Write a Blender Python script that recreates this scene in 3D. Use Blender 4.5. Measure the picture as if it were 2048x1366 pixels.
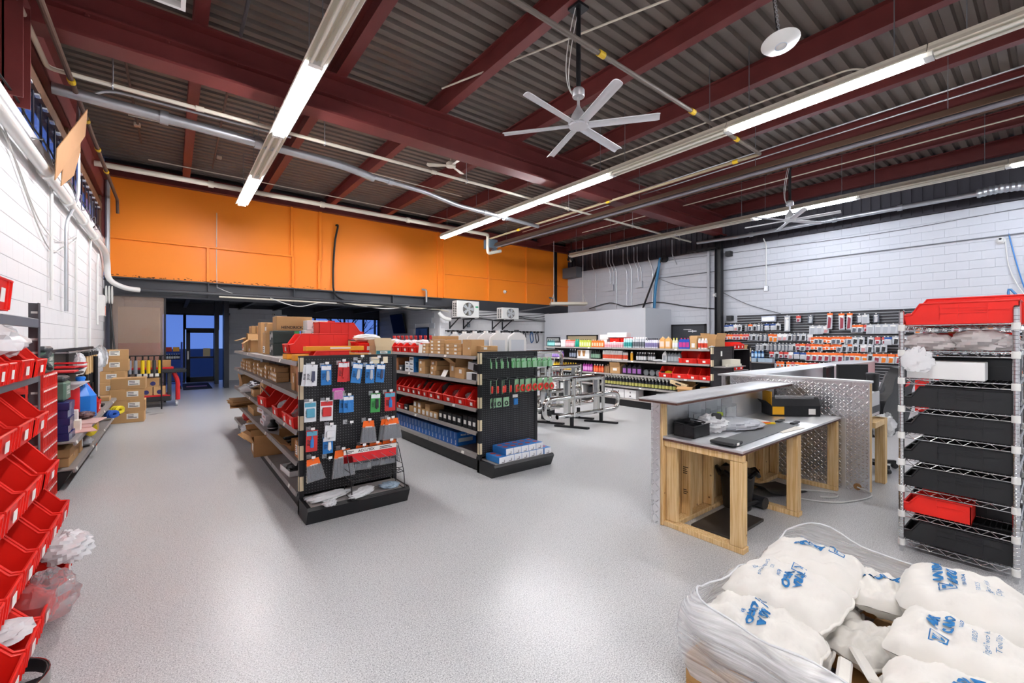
import bpy, math, random
from math import sin, cos, pi, radians, sqrt
from mathutils import Vector, Matrix, Euler

for _o in list(bpy.data.objects):
    bpy.data.objects.remove(_o)
SC = bpy.context.scene
COL = SC.collection
RND = random.Random(7)

# ---------------------------------------------------------------- camera
CAM_H = 1.6
cam_data = bpy.data.cameras.new('camera')
cam_data.sensor_width = 36.0
cam_data.lens = 36.0 * 865.0 / 2048.0
cam_data.shift_y = -5.0 / 2048.0
cam_data.clip_start = 0.05
cam_data.clip_end = 400
cam = bpy.data.objects.new('camera', cam_data)
COL.objects.link(cam)
cam.location = (0, 0, CAM_H)
cam.rotation_euler = (pi / 2, 0, -math.atan(682.0 / 865.0))
SC.camera = cam

# ---------------------------------------------------------------- world: blue dusk sky
W = bpy.data.worlds.new('dusk_sky')
SC.world = W
W.use_nodes = True
nt = W.node_tree
bg = nt.nodes['Background']
geo = nt.nodes.new('ShaderNodeTexCoord')
sep = nt.nodes.new('ShaderNodeSeparateXYZ')
ramp = nt.nodes.new('ShaderNodeValToRGB')
nt.links.new(geo.outputs['Generated'], sep.inputs[0])
nt.links.new(sep.outputs['Z'], ramp.inputs[0])
ramp.color_ramp.elements[0].position = 0.0
ramp.color_ramp.elements[0].color = (0.20, 0.34, 0.80, 1)
ramp.color_ramp.elements[1].position = 0.6
ramp.color_ramp.elements[1].color = (0.045, 0.12, 0.50, 1)
nt.links.new(ramp.outputs[0], bg.inputs[0])
bg.inputs[1].default_value = 0.42

# ---------------------------------------------------------------- exposure
SC.view_settings.view_transform = 'Standard'
SC.view_settings.look = 'None'
SC.view_settings.gamma = 1.0
SC.view_settings.exposure = 1.25
SC.view_settings.use_curve_mapping = False
TUBE_STRENGTH = 60.0        # emission of the fluorescent tubes that are lit

# ---------------------------------------------------------------- helpers: colour and material
def lin(c):
    if isinstance(c, str):
        c = c.lstrip('#')
        c = [int(c[i:i + 2], 16) / 255.0 for i in (0, 2, 4)]
    return tuple((x / 12.92 if x <= 0.04045 else ((x + 0.055) / 1.055) ** 2.4) for x in c) + (1.0,)

MATS = {}
def mat(name, col, rough=0.5, metal=0.0, var=0.0, vscale=6.0, bump=0.0, bscale=60.0, trans=0.0, alpha=1.0,
        emit=0.0, ecol=None, spec=0.5, rnd=0.0, ior=1.45, aniso=0.0, coat=0.0):
    if name in MATS:
        return MATS[name]
    m = bpy.data.materials.new(name)
    m.use_nodes = True
    n, l = m.node_tree.nodes, m.node_tree.links
    b = n['Principled BSDF']
    c = lin(col)
    b.inputs['Base Color'].default_value = c
    b.inputs['Roughness'].default_value = rough
    b.inputs['Metallic'].default_value = metal
    b.inputs['Specular IOR Level'].default_value = spec
    b.inputs['IOR'].default_value = ior
    b.inputs['Transmission Weight'].default_value = trans
    b.inputs['Alpha'].default_value = alpha
    b.inputs['Coat Weight'].default_value = coat
    if aniso:
        b.inputs['Anisotropic'].default_value = aniso
    if emit:
        b.inputs['Emission Color'].default_value = lin(ecol or col)
        b.inputs['Emission Strength'].default_value = emit
    src = None
    if var or bump or rnd:
        tc = n.new('ShaderNodeTexCoord')
    if var:
        tx = n.new('ShaderNodeTexNoise')
        tx.inputs['Scale'].default_value = vscale
        tx.inputs['Detail'].default_value = 5
        l.new(tc.outputs['Object'], tx.inputs['Vector'])
        mx = n.new('ShaderNodeMix'); mx.data_type = 'RGBA'
        mx.inputs[6].default_value = tuple(min(1, x * (1 + var)) for x in c[:3]) + (1,)
        mx.inputs[7].default_value = tuple(x * (1 - var) for x in c[:3]) + (1,)
        l.new(tx.outputs[0], mx.inputs[0])
        src = mx.outputs[2]
    if rnd:
        oi = n.new('ShaderNodeObjectInfo')
        hs = n.new('ShaderNodeHueSaturation')
        ma = n.new('ShaderNodeMath'); ma.operation = 'MULTIPLY_ADD'
        ma.inputs[1].default_value = 2 * rnd; ma.inputs[2].default_value = 1 - rnd
        l.new(oi.outputs['Random'], ma.inputs[0]); l.new(ma.outputs[0], hs.inputs['Value'])
        if src: l.new(src, hs.inputs['Color'])
        else: hs.inputs['Color'].default_value = c
        src = hs.outputs[0]
    if src:
        l.new(src, b.inputs['Base Color'])
    if bump:
        t2 = n.new('ShaderNodeTexNoise')
        t2.inputs['Scale'].default_value = bscale
        t2.inputs['Detail'].default_value = 3
        l.new(tc.outputs['Object'], t2.inputs['Vector'])
        bp = n.new('ShaderNodeBump'); bp.inputs['Strength'].default_value = bump
        bp.inputs['Distance'].default_value = 0.01
        l.new(t2.outputs[0], bp.inputs['Height']); l.new(bp.outputs[0], b.inputs['Normal'])
    MATS[name] = m
    return m

def nodes_of(m):
    return m.node_tree.nodes, m.node_tree.links, m.node_tree.nodes['Principled BSDF']

# ---------------------------------------------------------------- helpers: mesh building
class MB:
    """collects shapes for ONE mesh"""
    def __init__(s):
        s.v, s.f, s.m, s.mats = [], [], [], []
        s.cur = 0
    def use(s, m):
        if m not in s.mats: s.mats.append(m)
        s.cur = s.mats.index(m)
        return s
    def add(s, vs, fs):
        o = len(s.v)
        s.v += [tuple(x) for x in vs]
        for f in fs:
            s.f.append(tuple(i + o for i in f)); s.m.append(s.cur)
        return s
    def box(s, x0, x1, y0, y1, z0, z1, M=None):
        v = [(x0, y0, z0), (x1, y0, z0), (x1, y1, z0), (x0, y1, z0), (x0, y0, z1), (x1, y0, z1), (x1, y1, z1), (x0, y1, z1)]
        if M is not None: v = [M @ Vector(p) for p in v]
        return s.add(v, [(3, 2, 1, 0), (4, 5, 6, 7), (0, 1, 5, 4), (1, 2, 6, 5), (2, 3, 7, 6), (3, 0, 4, 7)])
    def bbox(s, x0, x1, y0, y1, z0, z1, c=0.004):
        """box with chamfered edges"""
        xs, ys, zs = (x0, x1), (y0, y1), (z0, z1)
        V = []; idx = {}
        for ax in range(3):
            for i in range(2):
                for j in range(2):
                    for k in range(2):
                        p = [xs[i], ys[j], zs[k]]
                        sg = [(1 if i == 0 else -1), (1 if j == 0 else -1), (1 if k == 0 else -1)]
                        for a in range(3):
                            if a != ax: p[a] += sg[a] * c
                        idx[(ax, i, j, k)] = len(V); V.append(p)
        F = []
        q = idx
        F.append((q[0,0,0,0], q[0,0,0,1], q[0,0,1,1], q[0,0,1,0])); F.append((q[0,1,0,0], q[0,1,1,0], q[0,1,1,1], q[0,1,0,1]))
        F.append((q[1,0,0,0], q[1,1,0,0], q[1,1,0,1], q[1,0,0,1])); F.append((q[1,0,1,0], q[1,0,1,1], q[1,1,1,1], q[1,1,1,0]))
        F.append((q[2,0,0,0], q[2,0,1,0], q[2,1,1,0], q[2,1,0,0])); F.append((q[2,0,0,1], q[2,1,0,1], q[2,1,1,1], q[2,0,1,1]))
        for i in range(2):
            for j in range(2):
                F.append((q[0,i,j,0], q[0,i,j,1], q[1,i,j,1], q[1,i,j,0]))
                F.append((q[0,i,0,j], q[0,i,1,j], q[2,i,1,j], q[2,i,0,j]))
                F.append((q[1,0,i,j], q[1,1,i,j], q[2,1,i,j], q[2,0,i,j]))
        for i in range(2):
            for j in range(2):
                for k in range(2):
                    F.append((q[0,i,j,k], q[1,i,j,k], q[2,i,j,k]))
        return s.add(V, F)
    def prism(s, pts, a0, a1, axis='y', M=None):
        """pts: 2-D outline; extruded along axis from a0 to a1. axis x: pts=(y,z); y: pts=(x,z); z: pts=(x,y)"""
        def mk(p, a):
            if axis == 'x': r = (a, p[0], p[1])
            elif axis == 'y': r = (p[0], a, p[1])
            else: r = (p[0], p[1], a)
            return M @ Vector(r) if M is not None else r
        n = len(pts)
        v = [mk(p, a0) for p in pts] + [mk(p, a1) for p in pts]
        f = [tuple(range(n)), tuple(range(2 * n - 1, n - 1, -1))]
        f += [(i, i + n, (i + 1) % n + n, (i + 1) % n) for i in range(n)]
        return s.add(v, f)
    def cyl(s, p0, p1, r0, r1=None, n=12, caps=True):
        r1 = r0 if r1 is None else r1
        p0, p1 = Vector(p0), Vector(p1)
        d = (p1 - p0).normalized()
        a = d.orthogonal().normalized(); b = d.cross(a)
        v = []
        for p, r in ((p0, r0), (p1, r1)):
            for i in range(n):
                t = 2 * pi * i / n
                v.append(p + (a * cos(t) + b * sin(t)) * r)
        f = [(i, (i + 1) % n, (i + 1) % n + n, i + n) for i in range(n)]
        if caps:
            f += [tuple(range(n - 1, -1, -1)), tuple(range(n, 2 * n))]
        return s.add(v, f)
    def tube(s, pts, r, n=8, closed=False, caps=True):
        pts = [Vector(p) for p in pts]
        N = len(pts)
        rr = r if isinstance(r, (list, tuple)) else [r] * N
        rings = []
        prev = None
        for i in range(N):
            if closed: d = pts[(i + 1) % N] - pts[i - 1]
            elif i == 0: d = pts[1] - pts[0]
            elif i == N - 1: d = pts[-1] - pts[-2]
            else: d = (pts[i + 1] - pts[i]).normalized() + (pts[i] - pts[i - 1]).normalized()
            if d.length < 1e-9: d = Vector((0, 0, 1))
            d.normalize()
            if prev is None: a = d.orthogonal().normalized()
            else:
                a = prev - d * prev.dot(d)
                a = a.normalized() if a.length > 1e-6 else d.orthogonal().normalized()
            prev = a
            b = d.cross(a)
            rings.append([pts[i] + (a * cos(2 * pi * k / n) + b * sin(2 * pi * k / n)) * rr[i] for k in range(n)])
        v = [p for rg in rings for p in rg]
        f = []
        for i in range(N if closed else N - 1):
            j = (i + 1) % N
            for k in range(n):
                k2 = (k + 1) % n
                f.append((i * n + k, i * n + k2, j * n + k2, j * n + k))
        if caps and not closed:
            f += [tuple(range(n - 1, -1, -1)), tuple((N - 1) * n + k for k in range(n))]
        return s.add(v, f)
    def lathe(s, prof, n=16, o=(0, 0, 0), M=None, sx=1.0, sy=1.0):
        """prof: [(r,z)...] turned about z"""
        v = []; N = len(prof)
        for r, z in prof:
            for k in range(n):
                p = Vector((o[0] + r * cos(2 * pi * k / n) * sx, o[1] + r * sin(2 * pi * k / n) * sy, o[2] + z))
                v.append(M @ p if M is not None else p)
        f = []
        for i in range(N - 1):
            for k in range(n):
                k2 = (k + 1) % n
                f.append((i * n + k, i * n + k2, (i + 1) * n + k2, (i + 1) * n + k))
        f += [tuple(range(n - 1, -1, -1)), tuple((N - 1) * n + k for k in range(n))]
        return s.add(v, f)
    def grid(s, fn, nu, nv, close_u=False):
        v = [fn(i / nu, j / nv) for j in range(nv + 1) for i in range(nu + 1)]
        f = [(j * (nu + 1) + i, j * (nu + 1) + i + 1, (j + 1) * (nu + 1) + i + 1, (j + 1) * (nu + 1) + i) for j in range(nv) for i in range(nu)]
        return s.add(v, f)
    def mesh(s, name, smooth=True, ang=35):
        me = bpy.data.meshes.new(name)
        me.from_pydata(s.v, [], s.f)
        for m in s.mats: me.materials.append(m)
        if len(s.mats) > 1:
            me.polygons.foreach_set('material_index', s.m)
        if smooth:
            me.shade_smooth()
            me.set_sharp_from_angle(angle=radians(ang))
        me.update()
        return me

def obj(name, me, parent=None, loc=(0, 0, 0), rot=(0, 0, 0), scale=(1, 1, 1), **props):
    o = bpy.data.objects.new(name, me)
    COL.objects.link(o)
    if parent is not None: o.parent = parent
    o.location = loc; o.rotation_euler = rot
    o.scale = scale if isinstance(scale, (tuple, list)) else (scale,) * 3
    for k, v in props.items():
        if v is not None: o[k] = v
    return o

def thing(name, label, category, me=None, loc=(0, 0, 0), rot=(0, 0, 0), scale=(1, 1, 1), group=None):
    if isinstance(rot, (int, float)): rot = (0, 0, rot)
    return obj(name, me, None, loc, rot, scale, label=label, category=category, group=group)

def struct(name, me, loc=(0, 0, 0), rot=(0, 0, 0), **kw):
    return obj(name, me, None, loc, rot, kind='structure', **kw)

_CACHE = {}
def cached(key, fn):
    if key not in _CACHE: _CACHE[key] = fn()
    return _CACHE[key]

_TXT = {}
def text_mesh(txt, size, m, bold=0.0, align='CENTER'):
    key = (txt, size, m.name, bold, align)
    if key not in _TXT:
        cu = bpy.data.curves.new('lettering', 'FONT')
        cu.body = txt; cu.size = size; cu.align_x = align; cu.align_y = 'CENTER'; cu.offset = bold * size
        cu.resolution_u = 2
        t = bpy.data.objects.new('lettering', cu)
        COL.objects.link(t)
        dg = bpy.context.evaluated_depsgraph_get()
        me = bpy.data.meshes.new_from_object(t.evaluated_get(dg))
        bpy.data.objects.remove(t)
        me.materials.clear(); me.materials.append(m)
        _TXT[key] = me
    return _TXT[key]

ORD = ['first', 'second', 'third', 'fourth', 'fifth', 'sixth', 'seventh', 'eighth', 'ninth', 'tenth', 'eleventh', 'twelfth',
       'thirteenth', 'fourteenth', 'fifteenth', 'sixteenth', 'seventeenth', 'eighteenth', 'nineteenth', 'twentieth']
ORD += ['twenty-' + x for x in ORD[:9]] + ['thirtieth'] + ['thirty-' + x for x in ORD[:9]]
def nth(i): return ORD[i] if i < len(ORD) else '%dth' % (i + 1)

def arc(p0, p1, p2, n=6):
    """quadratic curve"""
    p0, p1, p2 = Vector(p0), Vector(p1), Vector(p2)
    return [(1 - t) ** 2 * p0 + 2 * t * (1 - t) * p1 + t * t * p2 for t in [i / n for i in range(n + 1)]]

def round_path(pts, r=0.1, n=4):
    """polyline with rounded corners"""
    pts = [Vector(p) for p in pts]
    out = [pts[0]]
    for i in range(1, len(pts) - 1):
        a, b, c = pts[i - 1], pts[i], pts[i + 1]
        ra = min(r, (a - b).length / 2.01, (c - b).length / 2.01)
        out += arc(b + (a - b).normalized() * ra, b, b + (c - b).normalized() * ra, n)
    return out + [pts[-1]]
# ================================================================ materials of the shell
WHITE = mat('white_paint', '#e2e2e3', 0.55, var=0.03, vscale=2.5, bump=0.12, bscale=120)
GREYW = mat('pale_grey_paint', '#c6c9cf', 0.6, var=0.03, vscale=2, bump=0.12, bscale=120)
OFFICE = mat('office_grey_paint', '#cdd0d5', 0.55, var=0.02, vscale=2)
RED_STEEL = mat('oxide_red_steel', '#6b2d2b', 0.5, var=0.22, vscale=3, bump=0.05)
DARK_STEEL = mat('dark_grey_steel', '#3b3d42', 0.5, var=0.1, vscale=4)
BLACK_PAINT = mat('black_paint', '#17181b', 0.45)
DECK = mat('corrugated_deck_metal', '#756b63', 0.5, metal=0.15, var=0.25, vscale=1.3)
BLUE_STEEL = mat('dark_blue_steel', '#1c2130', 0.4)
BROWN_WOOD = mat('brown_timber', '#6b4a33', 0.65, var=0.25, vscale=5)
ORANGE = mat('orange_paint', '#f98b22', 0.42, var=0.05, vscale=1.2, bump=0.02, bscale=20)
CORR_DARK = mat('dark_corrugated_siding', '#35333a', 0.55)
GALV = mat('galvanized_metal', '#b9bcc0', 0.35, metal=0.8, var=0.12, vscale=8)
WHITE_METAL = mat('white_enamel', '#e4e4e0', 0.35, var=0.03, vscale=3)
CREAM_METAL = mat('aged_cream_enamel', '#d6cfbe', 0.4, var=0.015, vscale=1)
RUST_PIPE = mat('rusty_brown_pipe', '#5b463c', 0.6, var=0.25, vscale=7)
CHROME = mat('polished_stainless', '#d9d9d6', 0.07, metal=1.0)
ALU = mat('brushed_aluminium', '#f0f1f2', 0.4, metal=1.0, var=0.05, vscale=2, aniso=0.4)
BLACK_PLASTIC = mat('black_plastic', '#1a1b1d', 0.4)
BLACK_CABLE = mat('black_cable', '#141416', 0.5)
WHITE_CABLE = mat('white_cable', '#d8d8d4', 0.5)
GREY_CABLE = mat('grey_cable', '#6d6f73', 0.5)

# floor: speckled grey flake coating
FLOOR = mat('grey_flake_floor', '#b4b5b6', 0.3)
n, l, b = nodes_of(FLOOR)
tc = n.new('ShaderNodeTexCoord')
t1 = n.new('ShaderNodeTexNoise'); t1.inputs['Scale'].default_value = 150; t1.inputs['Detail'].default_value = 6; t1.inputs['Roughness'].default_value = 0.75
t2 = n.new('ShaderNodeTexNoise'); t2.inputs['Scale'].default_value = 0.7; t2.inputs['Detail'].default_value = 4
t3 = n.new('ShaderNodeTexVoronoi'); t3.inputs['Scale'].default_value = 130
for t in (t1, t2, t3): l.new(tc.outputs['Object'], t.inputs['Vector'])
rp = n.new('ShaderNodeValToRGB')
rp.color_ramp.elements[0].position = 0.36; rp.color_ramp.elements[0].color = lin('#6c6d70')
rp.color_ramp.elements[1].position = 0.62; rp.color_ramp.elements[1].color = lin('#ebebeb')
e = rp.color_ramp.elements.new(0.48); e.color = lin('#bfc0c1')
l.new(t1.outputs[0], rp.inputs[0])
mx = n.new('ShaderNodeMix'); mx.data_type = 'RGBA'; mx.blend_type = 'MULTIPLY'; mx.inputs[0].default_value = 1.0
rp2 = n.new('ShaderNodeValToRGB')
rp2.color_ramp.elements[0].position = 0.3; rp2.color_ramp.elements[0].color = (0.93, 0.93, 0.93, 1)
rp2.color_ramp.elements[1].position = 0.65; rp2.color_ramp.elements[1].color = (1, 1, 1, 1)
l.new(t2.outputs[0], rp2.inputs[0]); l.new(rp.outputs[0], mx.inputs[6]); l.new(rp2.outputs[0], mx.inputs[7])
mx2 = n.new('ShaderNodeMix'); mx2.data_type = 'RGBA'; mx2.blend_type = 'MULTIPLY'; mx2.inputs[0].default_value = 1.0
rp3 = n.new('ShaderNodeValToRGB')
rp3.color_ramp.elements[0].position = 0.0; rp3.color_ramp.elements[0].color = (0.72, 0.72, 0.74, 1)
rp3.color_ramp.elements[1].position = 0.35; rp3.color_ramp.elements[1].color = (1, 1, 1, 1)
l.new(t3.outputs['Color'], rp3.inputs[0]); l.new(mx.outputs[2], mx2.inputs[6]); l.new(rp3.outputs[0], mx2.inputs[7])
l.new(mx2.outputs[2], b.inputs['Base Color'])
rr = n.new('ShaderNodeMath'); rr.operation = 'MULTIPLY_ADD'; rr.inputs[1].default_value = 0.25; rr.inputs[2].default_value = 0.2
l.new(t2.outputs[0], rr.inputs[0]); l.new(rr.outputs[0], b.inputs['Roughness'])

# glass of the shop front
GLASS = mat('window_glass', '#c8d6f0', 0.03, trans=1.0, ior=1.1)

XL, XR, YB, YF, YN = -1.25, 14.4, 14.1, 20.0, -7.5

# ================================================================ floor
struct('floor', MB().use(FLOOR).box(XL - 0.4, XR + 0.4, YN - 0.3, YF + 0.3, -0.2, 0.0).mesh('floor'))

# ================================================================ block walls
def block_mesh(m, L=0.4, Hh=0.2, t=0.025, j=0.0012, c=0.004, jx=0.0003, cx=0.001):
    """one painted block, lying in the local x-z plane, front face toward -y"""
    a, b2 = L / 2 - jx, Hh / 2 - j
    v = [(-a, 0, -b2), (a, 0, -b2), (a, 0, b2), (-a, 0, b2)]
    v += [(-a, -t + c, -b2), (a, -t + c, -b2), (a, -t + c, b2), (-a, -t + c, b2)]
    v += [(-a + cx, -t, -b2 + c), (a - cx, -t, -b2 + c), (a - cx, -t, b2 - c), (-a + cx, -t, b2 - c)]
    f = [(8, 9, 10, 11)]
    for o0, o1 in ((0, 4), (4, 8)):
        for i in range(4):
            k = (i + 1) % 4
            f.append((o0 + i, o0 + k, o1 + k, o1 + i))
    return v, f

def block_wall(wall, m, axis, plane, a0, a1, z0, z1, face, score, limit=300, holes=()):
    """courses of blocks on a wall; the ones that show largest as single parts, the rest joined"""
    v, f = block_mesh(m)
    me = cached(('block', m.name), lambda: MB().use(m).add(v, f).mesh('concrete_block', smooth=False))
    rot = {('x', 1): pi / 2, ('x', -1): -pi / 2, ('y', -1): 0.0, ('y', 1): pi}[(axis, face)]
    cells = []
    nz = int(round((z1 - z0) / 0.2))
    for r in range(nz):
        z = z0 + 0.1 + 0.2 * r
        a = a0 + (0.2 if r % 2 else 0.0)
        while a + 0.2 < a1 + 0.21:
            ctr = a + 0.2
            if not any(h0 - 0.2 < ctr < h1 + 0.2 and hz0 - 0.1 < z < hz1 + 0.1 for h0, h1, hz0, hz1 in holes):
                if ctr + 0.2 <= a1 + 0.001:
                    cells.append((ctr, z))
            a += 0.4
    cells.sort(key=lambda cz: score(*cz))
    rest = MB().use(m)
    R = Matrix.Rotation(rot, 3, 'Z')
    for i, (a, z) in enumerate(cells):
        p = (plane, a, z) if axis == 'x' else (a, plane, z)
        if i < limit:
            obj('concrete_block', me, wall, p, (0, 0, rot))
        else:
            rest.add([R @ Vector(q) + Vector(p) for q in v], f)
    if rest.v:
        obj('concrete_block_courses', rest.mesh('concrete_block_courses', smooth=False), wall, kind='stuff')

LW_TOP = 3.94
mb = MB().use(WHITE)
mb.box(XL - 0.3, XL - 0.02, YN, YB + 0.15, 0, LW_TOP)
wall_left = struct('wall_left', mb.mesh('wall_left'))
def sc_left(a, z):
    return (0 if (z > 1.2 and a > 6.0) else 20) + a
block_wall(wall_left, WHITE, 'x', XL - 0.02, 3.3, 14.1, 0.0, 3.8, 1, sc_left)
# left wall above: red steel, timber frames and the high windows
obj('wall_cap', MB().use(WHITE).box(XL - 0.3, XL + 0.015, YN, YB + 0.1, 3.86, 3.97).mesh('wall_cap'), wall_left)

wall_right = struct('wall_right', MB().use(GREYW).box(XR + 0.02, XR + 0.3, YN, YB + 0.3, 0, 4.62).mesh('wall_right'))
def sc_right(a, z):
    vis = z > 2.3 or (a > 7.0 and z > 2.0)
    return (0 if vis and a > -0.2 else 30) + a
block_wall(wall_right, GREYW, 'x', XR + 0.02, -0.7, 14.1, 0.0, 4.6, -1, sc_right)
# dark siding above the block wall: upright ribs
mb = MB().use(CORR_DARK)
y = YN
while y < YB:
    mb.box(XR + 0.06, XR + 0.12, y, y + 0.14, 4.6, 5.98)
    mb.box(XR + 0.09, XR + 0.2, y + 0.14, y + 0.2, 4.6, 5.98)
    y += 0.2
mb.box(XR + 0.02, XR + 0.28, YN, YB, 4.6, 4.66)
struct('wall_right_siding', mb.mesh('wall_right_siding', smooth=False))
struct('wall_near', MB().use(WHITE).box(XL - 0.3, XR + 0.3, YN - 0.3, YN, 0, 6.0).mesh('wall_near'))

# ================================================================ ceiling deck, joists, beams
DZ = 5.95
mb = MB().use(DECK)
y = YN
pitch = 0.2
prof = []
while y < YB + 0.2:
    prof += [(y, DZ), (y + 0.105, DZ), (y + 0.125, DZ + 0.06), (y + 0.178, DZ + 0.06)]
    y += pitch
n_ = len(prof)
v = [(XL - 0.3, p[0], p[1]) for p in prof] + [(XR + 0.3, p[0], p[1]) for p in prof]
mb.add(v, [(i, i + n_, i + 1 + n_, i + 1) for i in range(n_ - 1)])
mb.box(XL - 0.3, XR + 0.3, YN, YB + 0.3, DZ + 0.07, DZ + 0.12)
struct('ceiling', mb.mesh('ceiling', smooth=False))

def ibeam_mesh(name, L, H, wf, tf, tw, m):
    """I-section along local y from 0 to L, bottom at z=0"""
    a, t = wf / 2, tw / 2
    pts = [(-a, 0), (a, 0), (a, tf), (t, tf), (t, H - tf), (a, H - tf), (a, H), (-a, H), (-a, H - tf), (-t, H - tf), (-t, tf), (-a, tf)]
    mb = MB().use(m)
    nn = len(pts)
    v = [(p[0], 0, p[1]) for p in pts] + [(p[0], L, p[1]) for p in pts]
    mb.add(v, [(i, i + nn, (i + 1) % nn + nn, (i + 1) % nn) for i in range(nn)])
    return mb.mesh(name, smooth=False)

jm = ibeam_mesh('joist', YB - YN, DZ - 5.62, 0.15, 0.02, 0.02, RED_STEEL)
for k in range(9):
    struct('ceiling_joist', jm, (0.3 + 1.745 * k, YN, 5.62))

def main_beam(y0):
    root = struct('ceiling_beam', None)
    me = ibeam_mesh('girder', XR - XL - 0.1, 0.62, 0.32, 0.03, 0.025, RED_STEEL)
    obj('girder', me, root, (XR - 0.05, y0, 5.0), (0, 0, pi / 2))
    # bolted ledge halfway up the near face and stiffener plates
    mb = MB().use(RED_STEEL).box(XL + 0.05, XR - 0.1, y0 - 0.115, y0 - 0.012, 5.3, 5.325)
    obj('ledge', mb.mesh('ledge'), root)
    bm = cached('bolt', lambda: MB().use(RED_STEEL).cyl((0, 0, 0), (0, 0, -0.02), 0.022, n=6).mesh('bolt'))
    for i in range(21):
        obj('bolt', bm, root, (XL + 0.5 + 0.72 * i, y0 - 0.07, 5.3))
main_beam(6.95)
main_beam(-0.45)
# edge beam above the orange wall
struct('wall_orange_upper', MB().use(CORR_DARK).box(XL, XR, YB + 0.1, YB + 0.25, 5.5, DZ + 0.1).mesh('wall_orange_upper'))
struct('ceiling_edge_beam', ibeam_mesh('edge_beam', XR - XL, 0.3, 0.26, 0.03, 0.02, RED_STEEL), (XR, YB - 0.02, 5.5), (0, 0, pi / 2))
# edge beam above the high windows on the left and steel columns
mb = MB().use(RED_STEEL).box(XL - 0.2, XL + 0.02, YN, YB, 4.9, 5.3)
mb.box(XL - 0.22, XL + 0.1, YN, YB, 5.3, 5.33)
struct('trim_left_header', mb.mesh('trim_left_header'))
struct('wall_left_upper', MB().use(CORR_DARK).box(XL - 0.3, XL - 0.16, YN, YB, 5.3, 5.97).mesh('wall_left_upper'))
struct('wall_left_lower_infill', MB().use(RED_STEEL).box(XL - 0.3, XL - 0.15, YN, 6.3, 3.95, 4.95).mesh('wall_left_infill'))

def wcol(name, x, y, z0, z1, w, m, d=None):
    d = d or w
    me = MB().use(m)
    me.box(-w / 2, w / 2, -d / 2, -d / 2 + 0.015, 0, z1 - z0).box(-w / 2, w / 2, d / 2 - 0.015, d / 2, 0, z1 - z0).box(-0.008, 0.008, -d / 2, d / 2, 0, z1 - z0)
    return struct(name, me.mesh(name, smooth=False), (x, y, z0))
wcol('column_left', XL - 0.02, 6.45, 3.97, 5.0, 0.26, RED_STEEL, 0.3)
wcol('column_left_far', XL - 0.02, 13.85, 3.97, 5.5, 0.2, RED_STEEL, 0.2)
c = wcol('column_right', 14.14, 6.95, 0, 5.0, 0.2, BLACK_PAINT, 0.2)
for z in (2.2, 4.3):
    obj('bracket', MB().use(BLACK_PAINT).box(0.08, 0.3, -0.08, 0.08, z, z + 0.16).mesh('bracket'), c)
c.children[0].location.y -= 0.28; c.children[1].location.y -= 0.25
wcol('column_near', 14.14, -0.45, 0, 5.0, 0.2, BLACK_PAINT, 0.2)

# high windows: two ribbons of tall narrow panes in timber frames
WINPANE = mat('dusk_window_pane', '#d4e0fa', 0.04, trans=1.0, ior=1.08)
FRAME_DK = mat('dark_window_frame', '#2a2a33', 0.45)
def high_window(i, y0, y1, n):
    root = struct('window_%d' % i, None)
    mb = MB().use(BROWN_WOOD)
    mb.box(XL - 0.16, XL - 0.01, y0 - 0.12, y0, 3.97, 4.9).box(XL - 0.16, XL - 0.01, y1, y1 + 0.1, 3.97, 4.9)
    mb.box(XL - 0.16, XL, y0 - 0.12, y1 + 0.1, 4.56, 4.72).box(XL - 0.2, XL - 0.02, y0, y1, 3.95, 4.0)
    obj('timber_frame', mb.mesh('timber_frame', smooth=False), root)
    obj('header_board', MB().use(BROWN_WOOD).box(XL - 0.2, XL - 0.06, y0 - 0.1, y1 + 0.1, 4.72, 4.9).mesh('header_board'), root)
    w = (y1 - y0) / n
    mm = cached('mull', lambda: MB().use(FRAME_DK).box(-0.012, 0.012, -0.03, 0.03, 0, 0.56).mesh('mullion'))
    pm = MB().use(WINPANE).box(-0.006, 0.006, -w / 2, w / 2, 0, 0.56).mesh('pane')
    cm = cached('clip', lambda: MB().use(WHITE_METAL).box(-0.01, 0.04, -0.05, 0.05, -0.03, 0.015).mesh('clip'))
    for k in range(n):
        obj('pane', pm, root, (XL - 0.045, y0 + w * (k + 0.5), 4.0))
        obj('clip', cm, root, (XL - 0.04, y0 + w * (k + 0.35), 4.57))
        obj('mullion', mm, root, (XL - 0.045, y0 + w * k + 0.02, 4.0))
high_window(1, 6.72, 9.6, 7)
high_window(2, 9.9, 13.6, 9)

# ================================================================ orange wall with its battens, black lintel below
root = struct('wall_orange', MB().use(ORANGE).box(XL, XR - 0.0, YB, YB + 0.12, 3.11, 5.52).mesh('wall_orange'))
def batten(x0, x1, z0, z1, t=0.06):
    obj('batten', MB().use(ORANGE).bbox(x0, x1, YB - t, YB + 0.01, z0, z1, 0.005).mesh('batten'), root)
batten(XL + 0.03, 2.84, 4.02, 4.07)
batten(0.74, 0.81, 3.12, 4.02); batten(2.77, 2.83, 4.07, 5.5); batten(2.8, 2.87, 3.12, 4.02)
batten(3.56, 3.64, 4.0, 5.5); batten(3.53, 3.6, 3.12, 4.0)
batten(7.63, 7.69, 3.12, 5.5); batten(7.87, 7.93, 3.12, 5.5)
batten(7.93, 9.88, 3.995, 4.035); batten(9.96, 11.85, 3.995, 4.035); batten(11.91, 13.5, 3.985, 4.025); batten(13.7, 14.38, 3.98, 4.02)
batten(9.88, 9.96, 3.12, 5.5); batten(11.85, 11.91, 3.12, 5.5)
obj('steel_post', MB().use(BLACK_PAINT).box(13.52, 13.66, YB - 0.06, YB + 0.01, 3.1, 5.5).mesh('steel_post'), root)
RUST = mat('flaking_black_rust', '#4a2a14', 0.8)
mb = MB().use(RUST)
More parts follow.
